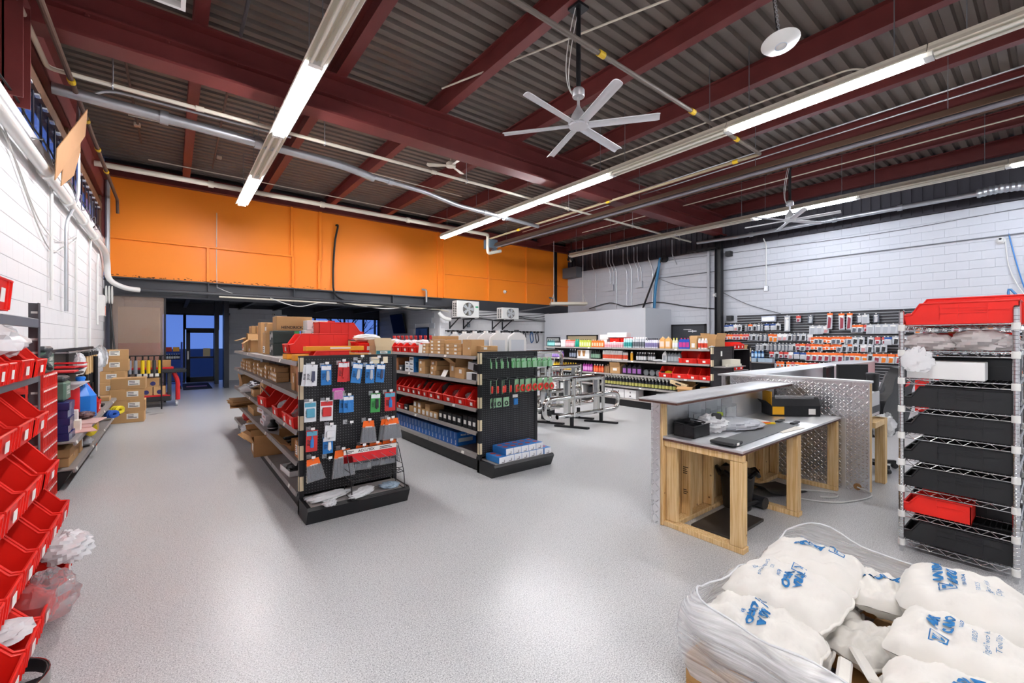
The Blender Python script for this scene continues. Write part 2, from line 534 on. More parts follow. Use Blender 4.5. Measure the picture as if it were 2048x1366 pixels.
for i in range(90):     # flaked paint along the bottom edge
    x = XL + 0.1 + abs(RND.gauss(0, 1)) * 2.3
    if x > 9: continue
    zz = 3.115 + abs(RND.gauss(0, 0.03)); w = RND.uniform(0.01, 0.06)
    mb.box(x, x + w, YB - 0.002, YB, zz, zz + RND.uniform(0.005, 0.018))
obj('paint_flake', mb.mesh('paint_flake'), root, kind='stuff')

mb = MB().use(DARK_STEEL)
mb.box(XL, XR, YB - 0.02, YB + 0.1, 2.72, 3.11)
mb.box(XL, 7.8, YB - 0.14, YB + 0.14, 2.64, 2.67).box(XL, 7.8, YB - 0.14, YB + 0.14, 3.07, 3.1).box(XL, 7.8, YB - 0.01, YB + 0.02, 2.64, 3.1)
lintel = struct('trim_lintel', mb.mesh('trim_lintel', smooth=False))
sm = MB().use(DARK_STEEL).box(-0.01, 0.01, -0.13, 0, 0, 0.4).mesh('stiffener')
for x in (0.78, 2.85, 4.0, 5.9, 7.1):
    obj('stiffener', sm, lintel, (x, YB, 2.67))
# white wall under the lintel, right of the opening
root = struct('wall_back', MB().use(WHITE).box(7.75, XR, YB + 0.02, YB + 0.25, 0, 2.73).mesh('wall_back'))
block_wall(root, WHITE, 'y', YB + 0.02, 7.8, 12.8, 1.2, 2.6, -1, lambda a, z: a)

# ================================================================ low front part of the shop
VZ = 2.95
mb = MB().use(BLUE_STEEL)
y = YB + 0.2
prof = []
while y < YF:
    prof += [(y, VZ), (y + 0.1, VZ), (y + 0.12, VZ + 0.05), (y + 0.18, VZ + 0.05)]; y += 0.2
n_ = len(prof)
mb.add([(XL - 0.3, *p) for p in prof] + [(8.0, *p) for p in prof], [(i, i + n_, i + 1 + n_, i + 1) for i in range(n_ - 1)])
mb.box(XL - 0.3, 8.0, YB + 0.1, YF + 0.2, VZ + 0.06, VZ + 0.1)
struct('ceiling_low', mb.mesh('ceiling_low', smooth=False))
lj = ibeam_mesh('low_joist', YF - YB - 0.1, 0.2, 0.1, 0.015, 0.012, DARK_STEEL)
for x in (0.4, 2.1, 3.3, 4.9, 6.6):
    struct('ceiling_low_joist', lj, (x, YB + 0.1, VZ - 0.2))
struct('wall_low_left', MB().use(WHITE).box(XL - 0.3, XL - 0.02, YB, YF + 0.2, 0, VZ).mesh('wall_low_left'))
w = struct('wall_low_right', MB().use(WHITE).box(7.75, 7.98, YB + 0.25, YF + 0.2, 0, VZ).mesh('wall_low_right'))
block_wall(w, GREYW, 'x', 7.75, 14.5, 20.0, 1.2, 2.8, -1, lambda a, z: a, holes=((15.0, 16.0, 0, 2.05),))
w = struct('wall_front', MB().use(WHITE).box(1.6, 3.9, YF, YF + 0.2, 0, VZ).mesh('wall_front'))
block_wall(w, GREYW, 'y', YF, 1.6, 3.9, 1.0, 2.8, -1, lambda a, z: a)
struct('wall_front_header', MB().use(BLUE_STEEL).box(XL - 0.3, 8.0, YF - 0.02, YF + 0.18, 2.52, VZ + 0.08).mesh('wall_front_header'))
struct('wall_front_sill', MB().use(BLUE_STEEL).box(3.9, 8.0, YF, YF + 0.18, 0, 0.9).mesh('wall_front_sill'))
struct('wall_front_left', MB().use(WHITE).box(XL - 0.3, -0.3, YF, YF + 0.18, 0, 2.6).mesh('wall_front_left'))
# dark posts and partition beside the entry
struct('column_entry', MB().use(BLUE_STEEL).box(1.36, 1.5, 16.9, 17.4, 0, VZ).mesh('column_entry'))
struct('column_entry_far', MB().use(BLUE_STEEL).box(1.22, 1.34, 18.6, 18.9, 0, VZ).mesh('column_entry_far'))

SHOPFRAME = mat('black_shopfront_frame', '#14161b', 0.35, metal=0.4)
def glazed(i, x0, x1, z0, z1, cols, rows, name='window_%d'):
    root = struct(name % i, None)
    mb = MB().use(SHOPFRAME)
    f = 0.06
    xs = cols; zs = rows
    for x in xs: mb.box(x - f / 2, x + f / 2, YF - 0.03, YF + 0.1, z0, z1)
    for z in zs: mb.box(x0, x1, YF - 0.028, YF + 0.098, z - f / 2, z + f / 2)
    obj('window_frame', mb.mesh('window_frame', smooth=False), root)
    for a in range(len(xs) - 1):
        for b2 in range(len(zs) - 1):
            obj('pane', MB().use(GLASS).box(xs[a] + f / 2, xs[a + 1] - f / 2, YF + 0.03, YF + 0.042, zs[b2] + f / 2, zs[b2 + 1] - f / 2).mesh('pane'), root)
    return root
glazed(3, 3.9, 7.75, 0.9, 2.55, [3.93, 4.9, 5.55, 6.15, 7.0, 7.55, 7.72], [0.93, 2.52])
glazed(4, -0.3, 0.38, 0.0, 2.55, [-0.27, 0.38], [0.03, 2.52])
glazed(5, 0.38, 1.45, 1.98, 2.55, [0.41, 1.42], [1.98, 2.52])
# entrance door
root = struct('door_1', None)
mb = MB().use(SHOPFRAME)
mb.box(0.44, 0.56, YF, YF + 0.06, 0, 1.93).box(1.27, 1.39, YF, YF + 0.06, 0, 1.93).box(0.44, 1.39, YF, YF + 0.06, 0, 0.18).box(0.44, 1.39, YF, YF + 0.06, 1.83, 1.95).box(0.44, 1.39, YF, YF + 0.06, 0.88, 0.94)
obj('door_frame', mb.mesh('door_frame', smooth=False), root)
obj('pane', MB().use(GLASS).box(0.56, 1.27, YF + 0.02, YF + 0.032, 0.18, 1.83).mesh('pane'), root)
obj('door_handle', MB().use(GALV).box(0.47, 0.52, YF - 0.05, YF, 0.85, 1.15).mesh('door_handle'), root, label='pale vertical push handle')
obj('notice', MB().use(mat('cream_paper', '#e8dcb0', 0.7)).box(0.95, 1.17, YF - 0.002, YF + 0.018, 0.95, 1.25).mesh('notice'), root, label='cream notice taped to the glass')

# outside: asphalt, pale parking stripes, far building strip
struct('ground_outside', MB().use(mat('asphalt', '#45474c', 0.8, var=0.1, vscale=1)).box(-40, 60, YF + 0.2, 90, -0.3, -0.05).mesh('ground_outside'))

# grey office box in the far corner
root = struct('wall_office', MB().use(OFFICE).box(12.83, XR, 8.85, 13.98, 0, 2.68).mesh('wall_office'))
obj('window_opening', MB().use(BLACK_PAINT).box(12.79, 12.84, 10.95, 12.6, 1.72, 1.76).box(12.79, 12.84, 10.95, 12.6, 0.9, 0.94).box(12.79, 12.84, 10.95, 11.0, 0.9, 1.76).box(12.79, 12.84, 12.55, 12.6, 0.9, 1.76).mesh('window_opening'), root)
obj('pane', MB().use(mat('warm_office_pane', '#b8a988', 0.1)).box(12.81, 12.84, 11.0, 12.55, 0.94, 1.72).mesh('pane'), root)
obj('framed_notice', MB().use(BLACK_PAINT).box(12.79, 12.83, 13.0, 13.8, 1.15, 1.68).mesh('framed_notice'), root)
obj('notice_sheet', MB().use(mat('grey_notice', '#c9ccc9', 0.6)).box(12.78, 12.79, 13.05, 13.75, 1.2, 1.63).mesh('notice_sheet'), root)
# dark door in the side wall beyond the column
root = struct('door_2', MB().use(mat('charcoal_door', '#34363b', 0.45)).box(XR - 0.06, XR, 7.55, 8.75, 0, 2.07).mesh('door_2'))
obj('door_frame', MB().use(BLACK_PAINT).box(XR - 0.07, XR, 7.5, 7.56, 0, 2.12).box(XR - 0.07, XR, 8.74, 8.8, 0, 2.12).box(XR - 0.07, XR, 7.5, 8.8, 2.06, 2.12).mesh('door_frame'), root)
obj('door_print', MB().use(mat('white_print', '#f2f2f2', 0.5)).box(XR - 0.062, XR - 0.06, 8.02, 8.32, 1.93, 1.945).box(XR - 0.062, XR - 0.06, 7.83, 8.14, 1.86, 1.89).box(XR - 0.062, XR - 0.06, 7.96, 7.99, 1.83, 1.92).mesh('door_print'), root)
# ================================================================ fluorescent strips
TUBE_LIT = [mat('lit_fluorescent_tube_%d' % k, '#ffffff', 0.4, emit=TUBE_STRENGTH * q, ecol=c) for k, (q, c) in enumerate(((1.35, '#fbfaff'), (1.2, '#f6f8ff'), (0.75, '#e8f0ff')))]
TUBE_OFF = mat('unlit_fluorescent_tube', '#e6e2d6', 0.25)
FL = 2.25
def fixture_meshes():
    w = 0.13
    hb = MB().use(CREAM_METAL)
    pts = [(-w, 0.0), (-w + 0.012, -0.012), (-0.06, 0.03), (-0.03, 0.03), (0, -0.005), (0.03, 0.03), (0.06, 0.03), (w - 0.012, -0.012), (w, 0.0), (0.085, 0.06), (0.07, 0.105), (-0.07, 0.105), (-0.085, 0.06)]
    hb.prism(pts, 0.005, FL - 0.005, 'y')
    body = hb.mesh('housing', smooth=False)
    tb = {}
    for k, m in ((0, TUBE_LIT[0]), (1, TUBE_LIT[1]), (2, TUBE_LIT[2]), ('off', TUBE_OFF)):
        tb[k] = MB().use(m).cyl((0, 0.05, 0), (0, FL - 0.05, 0), 0.019, n=10).mesh('tube')
    hold = MB().use(WHITE_METAL).box(-0.08, 0.08, 0, 0.04, -0.045, 0.02).mesh('lamp_holder')
    return body, tb, hold
FBODY, FTUBE, FHOLD = fixture_meshes()
HANG = MB().use(GREY_CABLE).cyl((0, 0, 0), (0, 0, 1.05), 0.006, n=5).mesh('hanger')
def fixture(x, y0, lit, label, grp, si=0):
    t = thing('fluorescent_fixture', label, 'light fixture', loc=(x, y0, 4.83), group=grp)
    obj('housing', FBODY, t)
    for dx in (-0.055, 0.055):
        obj('tube', FTUBE[si if lit else 'off'], t, (dx, 0, -0.03))
    obj('lamp_holder', FHOLD, t, (0, 0.0, 0)); obj('lamp_holder', FHOLD, t, (0, FL - 0.04, 0))
    obj('hanger', HANG, t, (0, 0.3, 0.1)); obj('hanger', HANG, t, (0, FL - 0.3, 0.1))
for x, y1, lits, nm in ((1.33, 12.15, 'L.L..L.L', 'the block-wall row'), (6.78, 12.18, 'LLL.L..L', 'the middle row'),
                        (12.25, 11.85, '...L.L.L', 'the slatted-wall row')):
    g = 'fixtures of ' + nm
    for i, ch in enumerate(lits):
        fixture(x, y1 - FL * (i + 1), ch == 'L', '%s fluorescent fixture, %s from the orange wall in %s' % ('glowing' if ch == 'L' else 'unlit cream', nth(i), nm), g, 0 if x < 3 else 1 if x < 9 else 2)

# ================================================================ ceiling fans
FANGREY = mat('silver_fan_enamel', '#c3c4c6', 0.35, metal=0.5)
FANWHITE = mat('white_fan_blade', '#dcdde0', 0.4)
def big_fan(loc, ang, label, ztop):
    t = thing('ceiling_fan', label, 'fan', loc=loc, group='large six-bladed fans')
    h = ztop - loc[2]
    obj('downrod', MB().use(BLACK_PAINT).cyl((0, 0, 0.42), (0, 0, h), 0.03, n=10).box(-0.09, 0.09, -0.09, 0.09, h - 0.03, h).mesh('downrod'), t)
    obj('canopy_cup', MB().use(FANGREY).lathe([(0.07, 0.33), (0.075, 0.34), (0.075, 0.41), (0.06, 0.43), (0.03, 0.44)], 20).mesh('canopy_cup'), t)
    obj('stem', MB().use(FANGREY).cyl((0, 0, 0.14), (0, 0, 0.34), 0.018, n=10).mesh('stem'), t)
    obj('motor_housing', MB().use(FANGREY).lathe([(0.1, -0.02), (0.125, 0.0), (0.125, 0.025), (0.09, 0.04), (0.088, 0.1), (0.06, 0.15), (0.03, 0.2), (0.022, 0.22)], 24).mesh('motor_housing'), t)
    obj('hub_ring', MB().use(FANWHITE).lathe([(0.075, -0.035), (0.115, -0.03), (0.12, -0.01), (0.1, 0.0)], 24).mesh('hub_ring'), t)
    R = 0.94
    def bl():
        mb = MB().use(FANWHITE)
        def sec(x, w, pitch):
            pts = []
            for k in range(7):
                s = -0.5 + k / 6
                pts.append((x, s * w, -s * w * pitch - 0.02 * (2 * s) ** 2))
            return pts
        S = [sec(0.1, 0.1, 0.25), sec(0.5, 0.108, 0.22), sec(R - 0.03, 0.115, 0.2), sec(R, 0.105, 0.18)]
        v = []
        for s_ in S: v += s_ + [(p[0], p[1], p[2] + 0.01) for p in s_]
        f = []
        for a in range(3):
            o, q = a * 14, (a + 1) * 14
            for k in range(6):
                f.append((o + k, o + k + 1, q + k + 1, q + k)); f.append((o + 7 + k, q + 7 + k, q + 8 + k, o + 8 + k))
            f.append((o, q, q + 7, o + 7)); f.append((o + 6, o + 13, q + 13, q + 6))
        for o in (0, 42):
            for k in range(6): f.append((o + k, o + 7 + k, o + 8 + k, o + k + 1))
        mb.add(v, f)
        return mb.mesh('blade', ang=60)
    bm = cached('fanblade', bl)
    for k in range(6):
        obj('blade', bm, t, (0, 0, 0.0), (0, 0, ang + k * pi / 3))
    obj('power_cable', MB().use(WHITE_CABLE).tube(arc((-0.02, 0.0, h - 0.1), (-0.16, 0.1, 0.5), (-0.07, 0.04, 0.38), 10), 0.006, n=5).tube(arc((-0.05, 0.0, h - 0.02), (-0.22, 0.12, 0.55), (-0.07, 0.04, 0.36), 10), 0.006, n=5).mesh('power_cable'), t)
    return t
big_fan((3.88, 3.62, 4.2), radians(8), 'large silver six-bladed ceiling fan on black rod in front of the girder', 5.62)
big_fan((11.1, 3.83, 4.32), radians(35), 'six-bladed ceiling fan hanging before the white block side wall', 5.62)
t = thing('old_ceiling_fan', 'small aged cream three-bladed ceiling fan above the girder', 'fan', loc=(4.57, 7.85, 5.2))
obj('motor', MB().use(CREAM_METAL).lathe([(0.05, -0.03), (0.1, -0.02), (0.1, 0.05), (0.05, 0.09), (0.02, 0.1)], 20).mesh('motor'), t)
obj('downrod', MB().use(CREAM_METAL).cyl((0, 0, 0.08), (0, 0, 0.74), 0.012, n=8).mesh('downrod'), t)
bm = MB().use(CREAM_METAL).prism([(0.08, -0.03), (0.45, -0.075), (0.5, -0.02), (0.48, 0.05), (0.08, 0.03)], 0, 0.008, 'z').mesh('blade')
for k in range(3):
    obj('blade', bm, t, (0, 0, 0), (radians(14), 0, radians(30 + 120 * k)))

# ================================================================ pipes, ducts and conduits
def pipe(name, label, cat, pts, r, m, n=10, rr=0.12, grp=None, couplings=(), cm=None):
    t = thing(name, label, cat, group=grp)
    path = round_path(pts, rr) if rr and len(pts) > 2 else [Vector(p) for p in pts]
    obj('run', MB().use(m).tube(path, r, n=n).mesh('run'), t)
    A, Bv = Vector(pts[0]), Vector(pts[-1])
    for s in couplings:
        # coupling on the first long segment
        p, q = (Vector(pts[0]), Vector(pts[1])) if s >= 0 else (Vector(pts[-2]), Vector(pts[-1]))
        c = p + (q - p) * abs(s); d = (q - p).normalized() * 0.05
        obj('coupling', MB().use(cm or m).cyl(c - d, c + d, r * 1.35, n=n).mesh('coupling'), t)
    return t
YELLOW = mat('yellow_tape', '#d9b321', 0.5)
pipe('drain_pipe', 'fat weathered grey pipe crossing below the deck from the high windows', 'pipe', [(XL + 0.02, 8.2, 4.9), (2.6, 8.45, 4.9), (3.2, 8.55, 4.83)], 0.075, GALV, 14, 0.3, couplings=(0.3, 0.62))
pipe('drain_pipe', 'thinner galvanized pipe joined to the fat pipe under the small fan', 'pipe', [(3.0, 8.5, 4.85), (4.4, 8.7, 4.85), (5.4, 8.95, 4.8), (8.2, 9.2, 4.8)], 0.05, GALV, 12, 0.2, couplings=(0.4, -0.3, -0.55))
pipe('flue_pipe', 'white flue pipe running along the top of the orange wall', 'pipe', [(XL + 0.05, 11.9, 5.1), (8.35, 11.9, 5.1), (8.45, 12.05, 5.1), (8.45, 12.05, 4.5), (9.0, 12.05, 4.66)], 0.055, CREAM_METAL, 12, 0.12, couplings=(0.2, 0.45, 0.7))
pipe('sprinkler_pipe', 'white sprinkler branch pipe spanning the room under the girder', 'pipe', [(XL + 0.06, 4.0, 4.93), (XL + 0.06, 7.7, 4.93), (14.0, 7.85, 4.93)], 0.028, CREAM_METAL, 10, 0.1, couplings=(-0.1, -0.35, -0.6, -0.8))
pipe('gas_pipe', 'rusty brown gas pipe slanting along the high windows to the orange wall', 'pipe', [(-1.0, -2.0, 4.9), (-1.0, 13.85, 4.9), (-1.0, 13.95, 4.6)], 0.03, RUST_PIPE, 10, 0.1, couplings=(0.62, 0.7, 0.78, 0.86), cm=YELLOW)
pipe('sprinkler_pipe', 'dark sprinkler pipe passing behind the large fan rod', 'pipe', [(-1.0, 3.37, 5.0), (8.5, 3.42, 5.0)], 0.03, mat('weathered_dark_pipe', '#6f655c', 0.5, var=0.2), 10, couplings=(0.53, 0.75, 0.9), cm=YELLOW)
pipe('sprinkler_pipe', 'tan sprinkler pipe alongside the long heater tube', 'pipe', [(8.5, 3.42, 5.0), (8.5, 12.2, 5.0)], 0.03, mat('tan_pipe', '#a08f74', 0.5, var=0.15), 10, couplings=(0.05, 0.4, 0.8), cm=YELLOW)
pipe('exhaust_pipe', 'silver exhaust pipe along the top of the white side wall', 'pipe', [(13.96, 7.6, 4.85), (13.96, 6.4, 4.8), (13.96, 1.1, 4.8)], 0.055, GALV, 12, 0.1, couplings=(-0.1, -0.5, -0.75))
t = thing('flexible_duct', 'ribbed silver flexible duct at the end of the exhaust pipe', 'duct', loc=(13.96, 1.15, 4.8))
pts = [(0, -0.04 * k, 0.02 * sin(k * 0.2)) for k in range(70)]
obj('corrugated_hose', MB().use(GALV).tube(pts, [0.085 + (0.015 if k % 2 else 0) for k in range(70)], n=14).mesh('corrugated_hose'), t)
conduits = [
    ('thin conduit along the deck beside the first red joist', [(0.72, 4.6, 5.6), (0.72, 6.7, 5.6)], 0.022, mat('dark_conduit', '#4d4a4c', 0.5)),
    ('pair conduit upper, across the deck behind the long strip lights', [(9.4, -2, 5.45), (9.6, 12, 5.45)], 0.014, GALV),
    ('pair conduit lower, across the deck behind the long strip lights', [(9.75, -2, 5.45), (9.95, 12, 5.45)], 0.014, GALV),
    ('white conduit with a bent end between middle joists', [(8.3, 1.7, 5.6), (7.9, 1.9, 5.6), (7.6, 6.7, 5.6)], 0.014, CREAM_METAL),
    ('bare conduit running below the joists near the side wall strip', [(11.8, -2, 5.55), (12.0, 11, 5.55)], 0.014, CREAM_METAL),
    ('copper-brown conduit under the deck near the orange wall', [(0.75, 8.6, 5.8), (0.8, 12.9, 5.8)], 0.02, RUST_PIPE),
    ('brown conduit nearest the high windows under the deck', [(-0.55, 8.0, 5.8), (-0.5, 12.2, 5.8)], 0.02, RUST_PIPE),
    ('slim white conduit between the fat pipe and the flue pipe', [(-0.6, 10.3, 5.6), (2.0, 10.2, 5.6), (6.4, 10.4, 5.6)], 0.012, CREAM_METAL),
    ('slim white conduit just above the flue pipe', [(-0.4, 12.6, 5.6), (8.0, 12.7, 5.6)], 0.012, CREAM_METAL),
    ('cream conduit with boxes behind the large fan', [(4.55, 0.4, 5.75), (4.45, 2.6, 5.75)], 0.014, CREAM_METAL),
    ('long cream conduit slanting behind the large fan blades', [(5.3, 0.5, 5.72), (4.9, 2.5, 5.72), (3.5, 6.3, 5.72)], 0.014, CREAM_METAL),
]
for lab, pts, r, m in conduits:
    pipe('ceiling_conduit', lab, 'conduit', pts, r, m, 8, 0.15)
JB = MB().use(CREAM_METAL).bbox(-0.05, 0.05, -0.05, 0.05, -0.03, 0.03, 0.006).mesh('junction_box')
for p, lab in (((4.55, 1.5, 5.75), 'square cream junction box under the deck right of the fan rod'), ((4.45, 2.6, 5.75), 'square cream junction box at the conduit end behind the fan rod'), ((-0.52, 11.2, 5.8), 'junction box on the brown conduit by the high windows'), ((0.9, 12.4, 5.92), 'junction box near the orange wall under the deck')):
    t = thing('junction_box', lab, 'junction box', loc=p); obj('box_body', JB, t); obj('cover_plate', MB().use(GALV).box(-0.045, 0.045, -0.045, 0.045, -0.034, -0.03).mesh('cover_plate'), t)

# radiant tube heater hung between the middle and side strips
t = thing('tube_heater', 'long radiant tube heater with brown reflector below the joists', 'heater', loc=(8.75, 11.9, 4.8))
L = 14.5
mb = MB().use(mat('bronze_reflector', '#6e5647', 0.35, metal=0.6))
pts = [(-0.17, -0.05), (-0.1, 0.06), (0.1, 0.06), (0.17, -0.05), (0.16, -0.055), (0.095, 0.05), (-0.095, 0.05), (-0.16, -0.055)]
obj('reflector', mb.prism(pts, -L, 0, 'y').mesh('reflector', smooth=False), t)
obj('heater_tube', MB().use(mat('aluminized_tube', '#8b8890', 0.4, metal=0.6)).cyl((0, -L, -0.03), (0, 0.05, -0.03), 0.05, n=12).mesh('heater_tube'), t)
obj('burner_box', MB().use(mat('blue_grey_box', '#5a6b78', 0.4)).bbox(-0.3, 0.05, 0.05, 0.4, -0.1, 0.2, 0.01).mesh('burner_box'), t)
obj('blower', MB().use(GALV).cyl((0.05, 0.2, -0.15), (0.05, 0.32, -0.15), 0.09, n=16).mesh('blower'), t)
hm = MB().use(GREY_CABLE).cyl((0, 0, 0), (0, 0, 0.8), 0.005, n=5).mesh('hanger')
for k in range(5): obj('hanger', hm, t, (0, -0.5 - 2.6 * k, 0.05))

# hangers (threaded rods) of the sprinkler pipe
for i, x in enumerate((-0.6, 2.05, 4.9, 8.0, 10.7, 13.3)):
    t = thing('pipe_hanger', '%s rod hanger from the windows on the white sprinkler pipe' % nth(i), 'hanger', loc=(x, 7.72 + 0.01 * x, 4.93), group='rod hangers of the white sprinkler pipe')
    obj('rod', MB().use(GALV).cyl((0, 0, 0.03), (0, 0, 0.7), 0.008, n=6).mesh('rod'), t)
    obj('ring', MB().use(GALV).tube([(0, 0.045 * cos(a), 0.045 * sin(a)) for a in [2 * pi * k / 12 for k in range(12)]], 0.008, n=5, closed=True).mesh('ring'), t)

# wifi saucer on a chain
t = thing('wifi_access_point', 'white saucer-shaped wireless unit hanging on a chain below the deck', 'access point', loc=(5.16, 1.87, 4.8), rot=(radians(-8), radians(6), 0))
obj('saucer', MB().use(WHITE_METAL).lathe([(0.02, -0.055), (0.06, -0.053), (0.065, -0.045), (0.17, -0.02), (0.185, 0.0), (0.17, 0.012), (0.05, 0.03)], 32).mesh('saucer', ang=60), t)
obj('status_ring', MB().use(mat('pale_blue_ring', '#b9c6d6', 0.4)).tube([(0.055 * cos(2 * pi * k / 20), 0.055 * sin(2 * pi * k / 20), -0.054) for k in range(20)], 0.004, n=5, closed=True).mesh('status_ring'), t)
link = MB().use(GALV).tube([(0.012 * cos(a), 0, 0.02 * sin(a)) for a in [2 * pi * k / 10 for k in range(10)]], 0.004, n=5, closed=True).mesh('chain_link')
for k in range(30): obj('chain_link', link, t, (0, 0, 0.05 + 0.031 * k), (0, 0, pi / 2 * (k % 2)))
obj('cable', MB().use(BLACK_CABLE).tube(arc((0.04, 0, 0.03), (0.25, 0.1, 0.3), (0.02, 0.02, 0.6), 10), 0.006, n=5).mesh('cable'), t)

# flat radiant panel hung in the corner
t = thing('radiant_panel_heater', 'flat cream radiant panel hung on two cords in the far corner', 'heater', loc=(12.9, 12.6, 3.05), rot=radians(-38))
obj('panel', MB().use(CREAM_METAL).bbox(-0.75, 0.75, -0.3, 0.3, -0.05, 0.06, 0.02).mesh('panel'), t)
for sx in (-0.6, 0.6):
    obj('suspension_cord', MB().use(WHITE_CABLE).tube([(sx, -0.2, 0.06), (sx, 0, 0.42), (sx, 0, 2.6)], 0.012, n=5).tube([(sx, 0.2, 0.06), (sx, 0, 0.42)], 0.009, n=5).tube([(sx + (0.13 if sx > 0 else -0.13), 0, 0.06), (sx, 0, 0.42)], 0.009, n=5).mesh('suspension_cord'), t)

# ceiling vent louvre at the top edge
t = thing('ceiling_louvre', 'white louvred vent cut off by the top edge of the view', 'vent', loc=(-0.1, 5.45, 5.02))
obj('frame', MB().use(WHITE_METAL).box(-0.22, 0.22, -0.22, -0.18, 0, 0.1).box(-0.22, 0.22, 0.18, 0.22, 0, 0.1).box(-0.22, -0.18, -0.18, 0.18, 0, 0.1).box(0.18, 0.22, -0.18, 0.18, 0, 0.1).mesh('frame'), t)
sl = MB().use(WHITE_METAL).box(-0.18, 0.18, -0.02, 0.02, 0, 0.006).mesh('louvre')
for k in range(7): obj('louvre', sl, t, (0, -0.15 + 0.05 * k, 0.04), (radians(35), 0, 0))

# cardboard sheets tucked by the high windows
CARD_DK = mat('tan_cardboard_sheet', '#b98b5f', 0.75, var=0.06)
M1 = MB().use(CARD_DK).box(-0.004, 0.004, -0.85, 0.85, -0.19, 0.19).mesh('cardboard_sheet')
thing('cardboard_sheet', 'long tan cardboard strip leaning across the high windows', 'cardboard', M1, (-0.98, 7.75, 4.1), (radians(38), radians(8), radians(2)))
thing('cardboard_sheet', 'bent cardboard flap behind the long leaning cardboard strip', 'cardboard', MB().use(CARD_DK).prism([(-0.55, -0.35), (0.2, -0.1), (0.55, 0.3), (0.45, 0.55), (0.0, 0.4), (-0.5, 0.0)], -0.004, 0.004, 'x').mesh('cardboard_flap'), (-1.06, 8.3, 3.95), (radians(8), radians(4), 0))

# ================================================================ left wall services
pipe('wall_drain_pipe', 'thick white pipe running along the top of the white block wall', 'pipe', [(XL + 0.1, 2.0, 3.56), (XL + 0.1, 13.2, 3.56), (XL + 0.1, 13.6, 3.35), (XL + 0.1, 13.6, 2.95), (-0.85, 13.75, 2.8), (-0.6, 13.85, 2.79)], 0.058, WHITE_METAL, 14, 0.18, couplings=(0.48, 0.6, 0.72, 0.84))
pipe('lintel_pipe', 'dark pipe strapped along the black lintel under the orange wall', 'pipe', [(-0.6, 13.85, 2.79), (3.0, 13.85, 2.78), (7.9, 13.85, 2.74)], 0.05, DARK_STEEL, 12, 0.1)
pipe('lintel_conduit', 'pale conduit under the dark pipe along the black lintel', 'conduit', [(1.0, 13.8, 2.72), (4.0, 13.8, 2.70), (7.6, 13.85, 2.66), (8.0, 13.9, 2.6)], 0.022, CREAM_METAL, 8, 0.1)
for i, (y, z0, z1) in enumerate(((8.05, 2.1, 3.95), (9.9, 1.0, 3.4), (11.4, 1.2, 3.5), (12.5, 1.9, 3.4))):
    pipe('wall_conduit', '%s vertical white conduit from the camera on the block wall' % nth(i), 'conduit', [(XL + 0.04, y, z0), (XL + 0.04, y, z1 - 0.25), (XL + 0.04, y + 0.12, z1 - 0.1), (XL + 0.04, y + 0.12, z1)], 0.018, WHITE_METAL, 8, 0.08, grp='conduits on the white block wall')
pipe('wall_conduit', 'silver conduit rising past the leaning cardboard to the deck', 'conduit', [(XL + 0.06, 8.9, 2.0), (XL + 0.06, 8.9, 3.3), (XL + 0.16, 9.1, 3.7), (XL + 0.16, 9.1, 5.2), (XL + 0.5, 9.1, 5.45), (1.8, 9.1, 5.45)], 0.022, GALV, 8, 0.15)
pipe('downpipe', 'silver downpipe in the corner beside the orange wall', 'pipe', [(XL + 0.09, 13.75, 3.5), (XL + 0.09, 13.75, 5.3)], 0.045, GALV, 10)
t = thing('wall_pilaster', 'narrow white painted steel strip up the block wall', 'strip', MB().use(WHITE_METAL).bbox(-0.0, 0.02, -0.06, 0.06, 1.9, 3.5, 0.004).mesh('wall_pilaster'), (XL - 0.045 + 0.0, 6.85, 0))
def cable(name, label, pts, r=0.008, m=None, cat='cable', sm=True):
    P_ = [Vector(p) for p in pts]
    if sm and len(P_) > 2:
        out = []
        for i in range(len(P_) - 1):
            p0 = P_[max(0, i - 1)]; p1 = P_[i]; p2 = P_[i + 1]; p3 = P_[min(len(P_) - 1, i + 2)]
            for k in range(5):
                t_ = k / 5
                out.append(0.5 * ((2 * p1) + (-p0 + p2) * t_ + (2 * p0 - 5 * p1 + 4 * p2 - p3) * t_ ** 2 + (-p0 + 3 * p1 - 3 * p2 + p3) * t_ ** 3))
        P_ = out + [P_[-1]]
    return thing(name, label, cat, MB().use(m or BLACK_CABLE).tube(P_, r, n=5).mesh(name))
cable('wall_cable', 'loose white cable sagging low across the white block wall', [(XL + 0.03, 5.8, 3.75), (XL + 0.03, 6.8, 3.2), (XL + 0.03, 8.0, 2.75), (XL + 0.03, 9.2, 3.0), (XL + 0.03, 10.2, 3.3)], 0.008, WHITE_CABLE)
cable('wall_cable', 'second white cable drooping under the thick white pipe', [(XL + 0.035, 5.6, 3.6), (XL + 0.035, 6.4, 3.4), (XL + 0.035, 7.4, 3.0), (XL + 0.035, 8.6, 2.95), (XL + 0.035, 10.4, 3.4)], 0.007, WHITE_CABLE)
cable('wall_cable', 'black cable along the ledge below the high windows', [(XL + 0.03, 5.5 + 0.5 * k, 3.98 + 0.02 * (k % 3)) for k in range(16)], 0.01, BLACK_CABLE)
cable('wall_cable', 'tangled grey cable on the ledge below the high windows', [(XL + 0.05 + 0.03 * (k % 2), 7.0 + 0.28 * k, 3.9 + 0.09 * ((k * 7) % 3 - 1)) for k in range(22)], 0.007, GREY_CABLE)
t = thing('cable_coil', 'coil of white cable hanging below the white pipe elbow', 'cable', loc=(-1.12, 13.6, 2.62))
for k in range(3):
    obj('loop', MB().use(WHITE_CABLE).tube([(0.05 * k - 0.05, 0.11 * cos(a), 0.2 * sin(a)) for a in [2 * pi * j / 18 for j in range(18)]], 0.012, n=5, closed=True).mesh('loop'), t)
